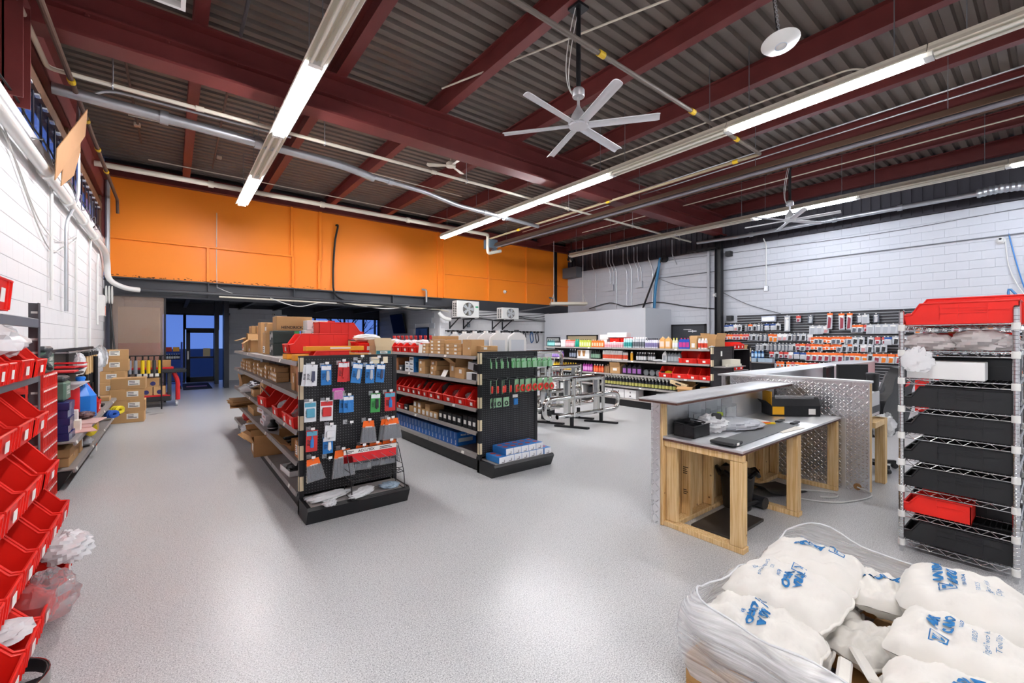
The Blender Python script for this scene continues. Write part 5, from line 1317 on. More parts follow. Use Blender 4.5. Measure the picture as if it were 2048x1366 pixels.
for k in range(5): obj('prong', cached('prong', lambda: MB().use(GALV).tube([(0, 0.1, 0.33), (0.03, -0.08, 0.3), (0.033, -0.09, 0.32)], 0.003, n=4).mesh('prong')), t, (-0.18 + 0.09 * k, 0, 0))
bn = obj('banner', MB().use(RED_P).box(-Wd - 0.01, Wd, 0.085, 0.095, 0.28, 0.4).mesh('banner'), t)
obj('banner_strip', MB().use(PAPER).box(-Wd - 0.012, Wd + 0.002, 0.082, 0.085, 0.36, 0.402).mesh('banner_strip'), bn)
obj('lettering', text_mesh('ACCUTEX', 0.034, PRINT, 0.02), bn, (-0.05, 0.081, 0.379), (pi / 2, 0, 0))
obj('printed_lines', bars_mesh(0.07, 0.025, 2), bn, (-0.2, 0.081, 0.367))
obj('printed_lines', bars_mesh(0.14, 0.03, 2), bn, (0.15, 0.081, 0.366))
for nm, sd, sx, sy, sz, loc, rz in (('long empty clear bag draped on the base below the pegboard', 51, 0.36, 0.16, 0.05, (1.12, 4.1, 0.16), 0.2), ('clear bag strip hanging over the base front edge', 52, 0.14, 0.14, 0.06, (1.08, 3.93, 0.15), 0.4),
                                    ('crinkled clear bag in front of the wire display', 53, 0.28, 0.12, 0.06, (1.38, 3.99, 0.16), 0.5), ('bluish crumpled bag at the base end', 54, 0.2, 0.12, 0.06, (1.66, 4.03, 0.16), -0.2), ('small dark zip bag at the base corner', 55, 0.1, 0.06, 0.03, (0.98, 4.15, 0.16), 0)):
    thing('plastic_bag', nm, 'bag', crumple(sd, sx, sy, sz, mat('pale_blue_film', '#b9cfe0', 0.25, trans=0.3) if sd == 54 else MILKBAG if sd != 55 else GREYBAG, 0.4, 16), loc, rz)
# ================================================================ second gondola (kraft boxes, red bins, blue grease boxes)
G2X, G2Y = 2.885, 4.335
gondola('black shelving unit with blue grease boxes and green fuse packs', G2X, G2Y, 4)
xf = G2X + 0.02
def rowY(y_far, y_near, n): return [y_far + (y_near - y_far) * (k + 0.5) / n for k in range(n)]
# top: red bins, flat kraft cartons, white jugs
for i, y in enumerate(rowY(7.3, 6.0, 5)):
    storage_bin('red bin on the second unit top, %s from its far end' % nth(i), 0.24, 0.3, 0.14, (xf, y, zt), FL_, lip=0.6, group='red bins on the second unit top')
    thing('bagged_part', 'white bagged part heaped in the %s red bin on the second unit top' % nth(i), 'bag', crumple(60 + i, 0.2, 0.22, 0.1, MILKBAG, 0.35, 10), (xf + 0.16, y, zt + 0.1), group='white bags in the top red bins')
thing('paper_sheet', 'white printed sheet standing before the red bins', 'paper', MB().use(PAPER).box(-0.06, 0.06, 0, 0.004, 0, 0.13).mesh('paper_sheet'), (xf - 0.01, 5.87, zt), (-0.1, 0, FL_))
kb = 0
for y, x, n_ in ((5.72, xf, 3), (5.5, xf + 0.01, 4), (5.28, xf, 4), (5.06, xf + 0.01, 3), (4.84, xf, 3)):
    for k in range(n_):
        carton('flat kraft carton, %s column from the red bins, %s up' % (nth(kb), nth(k)), 0.215, 0.28, 0.048, (x, y, zt + 0.049 * k), FL_ + 0.03 * ((k * 3 + kb) % 3 - 1), tag=(0.06, 0.025, -0.03, 0.01), group='flat kraft cartons on the second unit top')
    kb += 1
carton('open-flapped flat carton crowning the flat kraft cartons', 0.3, 0.26, 0.05, (xf + 0.03, 5.42, zt + 0.199), FL_)
carton('upright kraft carton between flat cartons and jugs', 0.2, 0.2, 0.2, (xf, 4.6, zt), FL_, tag=(0.03, 0.02, 0.05, 0.08))
for k in range(2):
    carton('wide kraft carton by the near edge, %s one' % ('lower', 'upper')[k], 0.26, 0.2, 0.06, (xf + 0.22, 4.42, zt + 0.061 * k), 0, tape=True, tag=(0.05, 0.03, -0.06, 0.015))
GREYJ = mat('blue_grey_jug', '#9aa3ad', 0.35)
for i, y in enumerate(rowY(4.42, 6.35, 8)):
    far = i > 5
    bottle('%s jug from the near edge on the second unit top' % ('white ' + nth(i) if not far else 'blue-grey ' + nth(i)), 0.115, 0.33, (3.66, y, zt), GREYJ if far else WHITE_P, mat('black_cap', '#222326', 0.4), mat('jug_label', '#d7dde3', 0.5), 'jugs on the second unit top', 'jug', rot=-0.5, name='jug', cat='jug')
for i, y in enumerate(rowY(4.5, 5.9, 5)):
    bottle('white jug in the inner row, %s from the near edge' % nth(i), 0.11, 0.32, (3.42, y, zt), WHITE_P, WHITE_P, mat('jug_label', '#d7dde3', 0.5), 'jugs on the second unit top', 'jug', rot=-0.5, name='jug', cat='jug')
for i, y in enumerate(rowY(6.5, 8.2, 9)):
    bottle('black spray bottle with red trigger, %s beyond the jugs' % nth(i), 0.055, 0.27, (3.45, y, zt), mat('black_bottle', '#25262a', 0.35), mat('red_trigger', '#c4302e', 0.4), PAPER, 'red-trigger spray bottles on the second unit top', 'spray', rot=-0.6)
# second shelf
carton('reddish carton at the far end of the second unit second shelf', 0.2, 0.24, 0.2, (xf, 6.82, z2), FL_, m=mat('reddish_carton', '#b67a52', 0.7))
carton('dark grey box beside the reddish carton', 0.14, 0.24, 0.09, (xf, 6.58, z2), FL_, m=mat('dark_grey_box', '#3a3b3f', 0.5), tape=False, tag=(0.05, 0.04, 0, 0.02))
BWF = mat('white_box_front', '#e9ebee', 0.5)
for c_, y in enumerate((6.36, 6.18)):
    for k in range(3 if c_ else 2):
        t = carton('white-fronted blue lamp box, %s column, %s up' % (nth(c_), nth(k)), 0.15, 0.26, 0.078, (xf + 0.01 * (1 - c_), y, z2 + 0.079 * k), FL_, m=BLUE_P, tape=False, tag=(0.146, 0.074, 0, 0.002), tagm=BWF, group='white-fronted blue lamp boxes')
        obj('printed_lines', cached('lmp', lambda: MB().use(PRINT).cyl((-0.03, -0.003, 0.045), (-0.03, -0.002, 0.045), 0.014, n=10).box(-0.014, 0.045, -0.003, -0.002, 0.036, 0.052).mesh('printed_lines')), t)
for k in range(2): carton('medium kraft carton with label, %s of a pair on the second shelf' % ('lower', 'upper')[k], 0.2, 0.26, 0.105, (xf, 5.84, z2 + 0.106 * k), FL_, tag=(0.05, 0.04, -0.03, 0.04))
for k in range(3): carton('small kraft carton, %s of the middle pile on the second shelf' % ('bottom', 'middle', 'top')[k], 0.17, 0.26, 0.066, (xf + 0.01 * k, 5.5, z2 + 0.067 * k), FL_ + 0.06 * (k - 1), tag=(0.05, 0.03, -0.02, 0.015))
carton('dim brown carton behind the middle pile', 0.4, 0.1, 0.24, (xf + 0.28, 5.42, z2), FL_, m=CARD2)
thing('printed_leaflet', 'cream leaflet propped on the second shelf of the second unit', 'paper', MB().use(PAPER).box(-0.06, 0.06, 0, 0.004, 0, 0.1).mesh('printed_leaflet'), (xf, 5.2, z2), (-0.5, 0, FL_))
open_carton('open carton with raised flap holding a red printed carton', 0.15, 0.26, 0.19, (xf + 0.02, 4.98, z2), FL_, flaps=(1.0, 0.2, 0.8, 0.1), tag=(0.05, 0.06, 0, 0.09))
carton('kraft carton with two white stickers near the second unit post', 0.22, 0.24, 0.14, (xf, 4.78, z2), FL_, tag=(0.06, 0.05, 0.03, 0.07))
for k, (dx, dz, ti) in enumerate(((0, 0, 0), (0.02, 0.1, 0.14))):
    t = carton('black and white electronics box by the post, %s' % ('under the tilted one' if k == 0 else 'tilted on top'), 0.24, 0.24, 0.095, (xf + dx, 4.49, z2 + dz + (0.018 if k else 0)), (0, ti if k else 0, FL_), m=mat('silver_white_box', '#d9dbdd', 0.4), tape=False, tag=(0.1, 0.08, 0.06, 0.006), tagm=PRINT)
# third shelf: red bins
ys = [6.75, 6.58, 6.41, 6.24, 6.06, 5.88, 5.7, 5.5, 5.29, 5.02, 4.72]
for i, y in enumerate(ys):
    w = 0.155 if i < 7 else (0.19 if i < 9 else 0.27)
    storage_bin('red bin, %s from the far end on the second unit third shelf' % nth(i), w, 0.3, 0.2, (xf - 0.01, y, z3), FL_, lip=0.45, group='red bins on the second unit third shelf')
for i, (k, m_) in enumerate(((4, GREYBAG), (5, RUBBER), (6, RUBBER), (7, CLEARBAG), (8, RUBBER), (9, CLEARBAG), (10, GREYBAG))):
    thing('bagged_part', '%s bagged part filling the %s red bin of the third shelf row' % ('dark' if m_ is RUBBER else 'clear', nth(k)), 'bag', crumple(70 + i, 0.15, 0.24, 0.17 if m_ is RUBBER else 0.11, m_, 0.4, 10), (xf + 0.14, ys[k], z3 + 0.05))
storage_bin('red bin by the post on the second unit third shelf', 0.17, 0.3, 0.2, (xf - 0.01, 4.46, z3), FL_, lip=0.45, group='red bins on the second unit third shelf')
# fourth shelf
storage_bin('lone red bin at the far end of the second unit fourth shelf', 0.24, 0.28, 0.16, (xf, 6.6, z4), FL_, lip=0.5)
carton('black box beside the lone red bin', 0.14, 0.2, 0.09, (xf, 6.38, z4), FL_, m=mat('black_carton', '#1f2023', 0.5), tape=False, tag=(0.08, 0.03, 0, 0.02))
for i, (y, k, m_) in enumerate(((6.2, 0, 0), (6.06, 0, 1), (6.06, 1, 1), (5.92, 0, 1), (5.92, 1, 1), (5.78, 0, 1), (5.66, 0, 1), (5.66, 1, 0), (5.54, 0, 1), (5.42, 0, 1))):
    carton('kraft filter box, %s along and %s up on the fourth shelf' % (nth(i), nth(k)), 0.11 if m_ else 0.14, 0.24, 0.09, (xf, y, z4 + 0.091 * k), FL_, tape=False, tag=(0.07, 0.06, 0, 0.015) if m_ else None, group='kraft filter boxes on the fourth shelf')
for i, y in enumerate(rowY(5.33, 4.72, 5)): carton('narrow black filter box, %s after the kraft ones' % nth(i), 0.105, 0.26, 0.14, (xf, y, z4), FL_, m=mat('black_carton', '#1f2023', 0.5), tape=False, tag=(0.06, 0.05, 0, 0.05), group='narrow black filter boxes')
for i, y in enumerate((4.64, 4.53, 4.43)): carton('black box with white wrench print, %s from the narrow boxes' % nth(i), 0.09, 0.26, 0.16, (xf, y, z4), FL_, m=mat('black_carton', '#1f2023', 0.5), tape=False, tag=(0.055, 0.05, 0, 0.05), group='black boxes with white print by the post')
# bottom shelf: blue grease boxes
GREASE = mat('blue_grease_box', '#1663b8', 0.35)
ys = rowY(6.85, 4.86, 19)
stripes = MB().use(mat('pale_blue_print', '#9cc2e8', 0.4)).box(-0.028, -0.02, -0.001, 0, 0.09, 0.17).box(-0.006, 0.0, -0.001, 0, 0.1, 0.17).mesh('tube_stripes')
mlt = text_mesh('Mobil', 0.032, PAPER, 0.02)
for i, y in enumerate(ys):
    t = carton('blue grease box, %s from the far end of the bottom shelf' % nth(i), 0.1, 0.3, 0.18, (xf + 0.02, y, z5), FL_, m=GREASE, tape=False, name='grease_box', group='blue grease boxes on the bottom shelf')
    obj('tube_stripes', stripes, t)
    obj('lettering', mlt, t, (0.012, -0.0015, 0.045), (pi / 2, -pi / 2, 0), (0.8, 1, 1))
obj('lettering', text_mesh('Mobil Grease', 0.036, PAPER, 0.02), t, (0.052, 0.15, 0.14), (pi / 2, 0, pi / 2))
obj('pale_panel', MB().use(mat('pale_grey_panel', '#aeb6bf', 0.4)).box(0.05, 0.0515, 0.02, 0.24, 0.05, 0.1).mesh('pale_panel'), t)
obj('deflector', MB().use(BLACK_PAINT).box(0.0, 0.02, 0.6, 2.4, 0.02, 0.16).mesh('deflector'), [o for o in COL.objects if o.get('label', '').startswith('black shelving unit with blue')][0], (0.06, 0, 0))

# ---- end panel
YH2, YP2 = G2Y - 0.03, G2Y - 0.2
CLRG = mat('clear_green_pack', '#a9d8b0', 0.25, trans=0.3)
for r_, (z, n_, lab, fill) in enumerate(((1.365, 17, 'green fuse pack', GREEN_P), (1.11, 15, 'red tape pack', mat('red_tape_roll', '#d8362e', 0.4)))):
    t = thing('pegboard_rail', 'thin %s hook rail across the second pegboard' % ('upper', 'lower')[r_], 'rail', loc=(G2X + 0.05, YH2, z + 0.005))
    obj('bar', MB().use(BLACK_PAINT).box(0, 0.86, -0.02, 0, -0.01, 0.01).mesh('bar'), t)
    for k in range(6): obj('wire', cached(('hw', 0.24), lambda: MB().use(GALV).tube([(0, 0, 0), (0, -0.22, 0), (0, -0.235, 0.015)], 0.003, n=4).mesh('wire')), t, (0.06 + 0.15 * k, 0, 0))
    for k in range(n_):
        x = G2X + 0.03 + 0.92 * (k + 0.5) / n_
        t = thing('hanging_pack', '%s, %s from the post on the second pegboard' % (lab, nth(k)), 'package', loc=(x, YP2 - 0.05 * (k % 3) * 0.5 - 0.06 * k / n_, z), rot=(0, 0, radians(50 if k < n_ * 0.35 else 12)), scale=(1.25, 1.25, 1.25), group=lab + 's on the second pegboard')
        obj('clear_header', cached(('chd', r_), lambda: MB().use(CLRG).box(-0.03, 0.03, -0.0015, 0.0015, -0.04 - 0.02 * r_, 0).mesh('clear_header')), t)
        if r_ == 0:
            obj('green_card', cached('gcd', lambda: MB().use(fill).prism([(-0.03, -0.025), (0.0, -0.02), (0.03, -0.085), (-0.03, -0.085)], -0.006, 0.0, 'y').mesh('green_card')), t)
            obj('clear_pouch', cached('gpo', lambda: MB().use(CLRG).box(-0.031, 0.031, -0.014, -0.007, -0.09, -0.03).mesh('clear_pouch')), t)
        else:
            obj('tape_roll', cached('trl', lambda: MB().use(fill).tube([(0.026 * cos(2 * pi * j / 14), -0.012, -0.085 + 0.026 * sin(2 * pi * j / 14)) for j in range(14)], 0.011, n=6, closed=True).mesh('tape_roll')), t)
            obj('green_core', cached('gcr', lambda: MB().use(GREEN_P).cyl((0, -0.006, -0.085), (0, -0.012, -0.085), 0.016, n=10).mesh('green_core')), t)
            obj('clear_pouch', cached('rpo', lambda: MB().use(CLRG).box(-0.036, 0.036, -0.002, 0.001, -0.125, -0.05).mesh('clear_pouch')), t)
for k, x in enumerate((2.95, 3.0, 3.06, 3.17)):
    t = thing('hanging_pack', 'clear pack with dark ring, %s from the post in the third row' % nth(k), 'package', loc=(x, YP2, 0.9), rot=(0, 0, radians(40 if k < 2 else 5)), group='clear ring packs')
    obj('clear_card', cached('crc', lambda: MB().use(CLRG).box(-0.045, 0.045, -0.003, 0.001, -0.11, 0).mesh('clear_card')), t)
    obj('dark_ring', cached('crr', lambda: MB().use(RUBBER).tube([(0.022 * cos(2 * pi * j / 14), -0.008, -0.07 + 0.022 * sin(2 * pi * j / 14)) for j in range(14)], 0.007, n=6, closed=True).mesh('dark_ring')), t)
card_pack('single grey and blue pack hanging lower on the second pegboard', 0.085, 0.17, (3.31, YP2, 0.93), 0, mat('dark_grey_box', '#3a3b3f', 0.5), 'box', BLUE_P, header=PAPER)
# boxes on the base
def blade_box(label, x, y, z):
    t = carton(label, 0.115, 0.27, 0.075, (x, y, z), 0, m=BLUE_P, tape=False, tag=(0.111, 0.071, 0, 0.002), tagm=BWF, name='parts_box', group='blue and white boxes on the second unit base')
    obj('red_disc', cached('rdisc', lambda: MB().use(mat('dull_red_print', '#b5454a', 0.45)).cyl((0, 0, 0), (0, 0, 0.001), 0.035, n=14).mesh('red_disc')), t, (0, 0.09, 0.075))
    obj('red_disc', bpy.data.meshes['red_disc'], t, (0, 0.2, 0.075))
    obj('printed_bracket', cached('pbr', lambda: MB().use(PRINT).box(-0.02, 0.02, -0.0035, -0.0025, 0.008, 0.014).box(0.014, 0.02, -0.0035, -0.0025, 0.008, 0.04).mesh('printed_bracket')), t)
for k in range(7): blade_box('%s blue and white box from the post, lower row on the base' % nth(k), G2X + 0.13 + 0.117 * k, G2Y - 0.345 if k in (0, 6) else G2Y - 0.33, 0.161)
for k in range(5): blade_box('%s blue and white box from the post, upper row on the base' % nth(k), G2X + 0.247 + 0.117 * k, G2Y - 0.32, 0.237)

# ================================================================ polished truck guards on the floor between the units
def foot_mesh():
    mb = MB().use(BLACK_PAINT)
    mb.box(-0.025, 0.025, -0.025, 0.025, 0.0, 0.22)
    mb.prism([(-0.03, 0.0), (0.03, 0.0), (0.16, -0.28), (0.1, -0.28)], 0, 0.035, 'z').prism([(-0.03, 0), (0.03, 0), (-0.12, 0.27), (-0.18, 0.27)], 0, 0.035, 'z')
    return mb.mesh('foot')
def truck_guard(label, y, xp, z_top, loop, zl, bars, plate=True, text=None):
    t = thing('truck_guard', label, 'guard', loc=(0, y, 0), group='polished truck guards')
    fm = cached('guardfoot', foot_mesh)
    pm = MB().use(CHROME).bbox(-0.02, 0.02, -0.03, 0.03, zl[0] - 0.03, z_top, 0.006).mesh('post')
    for x in xp:
        obj('foot', fm, t, (x, 0, 0)); obj('post', pm, t, (x, -0.05, 0))
        if plate: obj('backing_plate', MB().use(CHROME).bbox(x - 0.2, x - 0.025, 0.0, 0.02, zl[0] + 0.02, z_top - 0.04, 0.006).mesh('backing_plate'), t)
    lp = round_path([(loop[0] + 0.3, 0, zl[0]), (loop[1], 0, zl[0]), (loop[1], 0, zl[1]), (loop[0], 0, zl[1]), (loop[0], 0, zl[0]), (loop[0] + 0.3, 0, zl[0])], 0.15, 6)
    obj('loop_tube', MB().use(CHROME).tube(lp[:-1], 0.042, n=14, caps=False, closed=False).mesh('loop_tube', ang=60), t)
    for z in bars: obj('cross_tube', MB().use(CHROME).cyl((xp[0], 0, z), (xp[1], 0, z), 0.042, n=14).mesh('cross_tube'), t)
    if text: obj('lettering', text_mesh(text, 0.1, PAPER, 0.03), t, ((xp[0] + loop[0]) / 2 + 0.1, -0.06, (zl[0] + zl[1]) / 2), (pi / 2, 0, 0))
    return t
truck_guard('near chrome truck guard with a long racetrack loop', 5.45, (5.67, 6.47), 0.9, (5.0, 6.98), (0.23, 0.55), (0.87,))
truck_guard('middle chrome truck guard behind the near one', 6.02, (5.62, 6.45), 1.1, (4.95, 6.95), (0.3, 0.85), (1.06, 0.6))
t = truck_guard('tall chrome grille guard behind the others', 6.65, (5.35, 6.35), 1.05, (4.9, 6.6), (0.75, 1.33), (1.15, 0.95, 0.6, 0.4), plate=False)
for x in (5.0, 6.5): obj('post', MB().use(CHROME).bbox(x - 0.02, x + 0.02, -0.04, 0.04, 0.1, 0.9, 0.006).mesh('post'), t)
t = thing('chrome_bumper', 'polished lettered bumper tube lying between the truck guards', 'bumper', loc=(5.55, 6.32, 0))
obj('tube_body', MB().use(CHROME).cyl((-0.45, 0, 0.3), (0.45, 0, 0.3), 0.13, n=24).mesh('tube_body'), t)
obj('lettering', text_mesh('RAND', 0.13, PAPER, 0.03), t, (0.0, -0.135, 0.33), (pi / 2, 0, 0))
for x in (-0.3, 0.3): obj('cradle', MB().use(BLACK_PAINT).bbox(x - 0.04, x + 0.04, -0.12, 0.12, 0, 0.19, 0.01).mesh('cradle'), t)
# ================================================================ third gondola: bottles and cans
G3X, G3Y = 8.45, 4.33
gondola('long black shelving unit packed with bottles and spray cans', G3X, G3Y, 4)
x3 = G3X + 0.07
def cm_(c): return mat('plastic_' + c[1:], c, 0.38)
LBL = PAPER
def brow(desc, shelf, z, ya, yb, n_, r, h, body, cap, lab=None, kind='round', dx=0.0, rows=1):
    g = '%s on the %s' % (desc + 's', shelf)
    for q in range(rows):
        for i, y in enumerate(rowY(ya, yb, n_)):
            bottle('%s, %s from far end%s, %s' % (desc, nth(i), ', back row' if q else '', shelf), r, h, (x3 + dx + q * 0.11, y, z), cm_(body), cm_(cap), cm_(lab) if lab else None, g, kind, rot=FL_)
S5, S4, S3, S2, S1 = 'bottle unit top', 'bottle unit second shelf', 'bottle unit third shelf', 'bottle unit fourth shelf', 'bottle unit bottom'
brow('teal-labelled bottle', S5, zt, 9.15, 8.85, 4, 0.033, 0.2, '#2f6f72', '#1d1d20', '#9fe0dc')
brow('black bottle', S5, zt, 8.84, 8.62, 3, 0.033, 0.19, '#1e1e22', '#1b1b1e', '#d8d8d8')
carton('white box between black bottles and pink cans', 0.16, 0.2, 0.19, (x3 - 0.03, 8.5, zt), FL_, m=WHITE_P, tape=False)
brow('pink spray can', S5, zt, 8.42, 8.1, 6, 0.026, 0.18, '#e6a4a8', '#e05a2a', '#f2d6d8', 'can', rows=2)
brow('emerald bottle', S5, zt, 8.06, 7.92, 2, 0.034, 0.21, '#17a38b', '#1ca38c')
brow('yellow-green bottle', S5, zt, 7.9, 7.5, 5, 0.036, 0.2, '#c9d64b', '#2a2b2d', '#eef0c0', 'jug')
brow('orange bottle', S5, zt, 7.48, 7.08, 5, 0.036, 0.19, '#ee7a22', '#eadfce', '#f6d7b5', 'jug')
brow('small pink-white can', S5, zt, 7.06, 6.5, 10, 0.026, 0.13, '#f0cdd2', '#f3f0ee', '#e9a9b4', 'can', rows=2)
for i, y in enumerate((6.95, 6.62)): storage_bin('red tote behind the small pink cans, %s from the far end' % nth(i), 0.3, 0.3, 0.24, (x3 + 0.26, y, zt), FL_, lip=0.9)
for i, (y, z) in enumerate(((7.3, 0.2), (7.05, 0.25), (6.75, 0.25))): carton('white carton heaped on the red totes, %s from the far end' % nth(i), 0.28, 0.24, 0.12, (x3 + 0.26, y, zt + z), FL_ + 0.1 * i, m=WHITE_P, tape=False)
carton('white carton holding up the end of the white heap', 0.22, 0.2, 0.198, (x3 + 0.27, 7.32, zt), FL_, m=WHITE_P, tape=False)
brow('teal and white can', S5, zt, 6.48, 6.24, 4, 0.028, 0.23, '#bfe3e2', '#f4f4f2', '#3b9c9a', 'can', rows=2)
brow('silver can', S5, zt, 6.22, 5.9, 5, 0.029, 0.25, '#c9ccd0', '#f4f4f2', '#6f757c', 'can', rows=2)
brow('purple-capped white bottle', S5, zt, 5.88, 5.55, 6, 0.028, 0.22, '#e8e6ee', '#2b2633', '#8f86b4', rows=2)
brow('amber jug', S5, zt, 5.5, 5.22, 2, 0.062, 0.26, '#e8b069', '#ead7b0', '#f0d9c8', 'jug')
brow('yellow-white bottle', S5, zt, 5.2, 5.06, 2, 0.032, 0.23, '#e8e7c2', '#e5df66', '#ffffff')
brow('bright blue jug', S5, zt, 5.03, 4.8, 3, 0.045, 0.23, '#1d4fb4', '#d9336b', '#c33a8a', 'jug')
open_carton('kraft carton with picture label on the bottle unit top', 0.15, 0.18, 0.2, (x3 - 0.03, 4.71, zt), FL_, flaps=(-0.3, 0.2, 0.3, 0.3), tag=(0.07, 0.09, 0, 0.03))
thing('clear_tray', 'clear plastic tray beside the picture-label carton', 'tray', crumple(81, 0.18, 0.2, 0.1, CLEARBAG, 0.25), (x3 + 0.07, 4.56, zt))
brow('red-banded white can', S5, zt, 4.62, 4.42, 3, 0.03, 0.22, '#e9e4e2', '#f2f0ee', '#d8432e', 'can')
open_carton('large open carton at the bottle unit end', 0.4, 0.3, 0.2, (9.05, 4.42, zt), 0, flaps=(0.3, 0.2, 0.2, 0.3))
thing('crumpled_bag', 'white film bag in front of the large open carton', 'bag', crumple(82, 0.2, 0.16, 0.08, MILKBAG, 0.3), (8.7, 4.42, zt))
# second shelf
brow('purple bottle', S4, z2, 8.95, 8.5, 6, 0.035, 0.19, '#7a4fb0', '#ece6f2', '#b79adf')
brow('dark slim bottle', S4, z2, 8.28, 8.02, 3, 0.033, 0.24, '#23252c', '#c9cdd6', '#8b95a8')
t = carton('white display carton with two cutouts on the second shelf', 0.42, 0.24, 0.22, (x3 - 0.03, 7.76, z2), FL_, m=WHITE_P, tape=False)
for sx in (-0.13, 0.03): obj('cutout', MB().use(CARD2).prism([(-0.06, 0.21), (0.06, 0.21), (0.03, 0.06), (-0.03, 0.06)], -0.002, 0.0, 'y').mesh('cutout'), t, (sx, 0, 0))
brow('green-black bottle', S4, z2, 7.5, 7.2, 5, 0.03, 0.23, '#1f2a25', '#202024', '#7fa08a')
brow('white can with red band', S4, z2, 7.12, 6.52, 12, 0.025, 0.225, '#ece9e6', '#f4f2f0', '#d5553a', 'can', rows=2)
brow('black-capped white can', S4, z2, 6.5, 6.36, 3, 0.025, 0.22, '#e7e4e2', '#1d1d20', '#d5553a', 'can')
brow('yellow tube can', S4, z2, 6.28, 6.22, 1, 0.03, 0.21, '#e9a92c', '#efe6cf', None, 'can')
brow('black bottle with white print', S4, z2, 6.12, 5.85, 4, 0.033, 0.2, '#232327', '#e6e6e6', '#c9c9cc', rows=2)
brow('black twin bottle', S4, z2, 5.8, 5.62, 3, 0.03, 0.2, '#2a2a2e', '#e6e6e6', '#b9b9bc')
thing('shrink_wrap', 'pile of clear shrink wrap lying on the second shelf', 'bag', crumple(83, 0.24, 0.34, 0.06, MILKBAG, 0.3), (x3 + 0.05, 5.55, z2))
brow('white oil bottle', S4, z2, 5.45, 5.3, 1, 0.05, 0.24, '#dadcdd', '#d0d2d3', '#8d9196', 'jug')
brow('grey oil bottle', S4, z2, 5.3, 5.0, 4, 0.042, 0.22, '#6d7277', '#3d4043', '#9da2a7', 'jug')
for i, (y, w) in enumerate(((4.82, 0.4), (4.46, 0.27))): storage_bin('%s red bin of the pair on the second shelf by the post' % ('wider', 'narrower')[i], w, 0.34, 0.24, (x3 - 0.05, y, z2), FL_, lip=0.4)
# third shelf
brow('yellow bottle', S3, z3, 8.9, 8.0, 10, 0.042, 0.2, '#e3b81f', '#e9c940', '#f2da70')
brow('magenta bottle', S3, z3, 7.78, 7.45, 4, 0.037, 0.23, '#b63aa8', '#2a2730', '#e3a4dc')
brow('orange-red bottle', S3, z3, 7.42, 7.08, 4, 0.037, 0.2, '#dd4a1f', '#f0ebe4', '#ee7a4c')
brow('tan slim bottle', S3, z3, 7.06, 6.9, 3, 0.026, 0.21, '#a9825c', '#2a2522')
open_carton('half-open kraft carton among the third shelf bottles', 0.3, 0.26, 0.16, (x3 - 0.03, 6.72, z3), FL_, flaps=(0.2, 0.2, 1.0, 0.6), tag=(0.12, 0.06, 0, 0.07))
brow('black jug with purple label', S3, z3, 6.5, 5.95, 4, 0.062, 0.24, '#1c1a22', '#26242c', '#8e5a9e', 'jug')
for k, y in enumerate((5.86, 5.7, 5.54)):
    t = thing('round_tin', 'dark round tin lying on its side, %s from the purple jugs' % nth(k), 'tin', loc=(x3, y, z3 + 0.075), group='round tins on their side'); obj('tin_body', cached('tinb', lambda: MB().use(mat('dark_tin', '#3c3e40', 0.4)).cyl((0, 0, 0), (0.16, 0, 0), 0.074, n=20).mesh('tin_body')), t); obj('tin_lid', cached('tinl', lambda: MB().use(mat('pewter_tin', '#6d7072', 0.4)).cyl((-0.006, 0, 0), (0, 0, 0), 0.066, n=20).mesh('tin_lid')), t)
for i, (y, w) in enumerate(((5.34, 0.3), (5.0, 0.36), (4.7, 0.25), (4.45, 0.25))): storage_bin('%s red bin from the tins on the bottle unit third shelf' % nth(i), w, 0.34, 0.23, (x3 - 0.06, y, z3), FL_, lip=0.4, group='red bins on the bottle unit third shelf')
thing('yellow_pouch', 'yellow pouch in the first red bin after the tins', 'pouch', crumple(84, 0.14, 0.2, 0.1, YELLOW_P, 0.2, 8), (x3 + 0.08, 5.33, z3 + 0.05))
# fourth shelf
brow('navy bottle', S2, z4, 8.85, 8.6, 3, 0.045, 0.21, '#2b2f7a', '#34378a', '#6a6fc0')
brow('silver bottle', S2, z4, 8.55, 8.2, 4, 0.036, 0.19, '#c2c6ca', '#dfe1e3', '#8e959c')
brow('red bottle', S2, z4, 8.1, 7.85, 3, 0.04, 0.19, '#b8262a', '#c22f33')
brow('dark spray bottle with pale trigger', S2, z4, 7.05, 5.1, 22, 0.04, 0.235, '#1f2330', '#e9e7e0', '#b9b565', 'spray')
open_carton('toppled kraft display carton at the fourth shelf end', 0.3, 0.26, 0.12, (x3 - 0.1, 4.85, z4), FL_ + 0.3, flaps=(2.0, 0.3, 1.2, 0.8))
carton('cream display carton tipped over the spray bottles', 0.36, 0.1, 0.07, (x3 - 0.12, 5.0, z4 + 0.13), (0.1, 0.25, FL_ + 0.2), m=mat('cream_carton', '#dcc49c', 0.65), tape=False, tag=(0.12, 0.03, 0, 0.02), tagm=PRINT)
carton('small carton wedged beside the toppled display carton', 0.16, 0.2, 0.14, (x3 - 0.03, 4.48, z4), FL_)
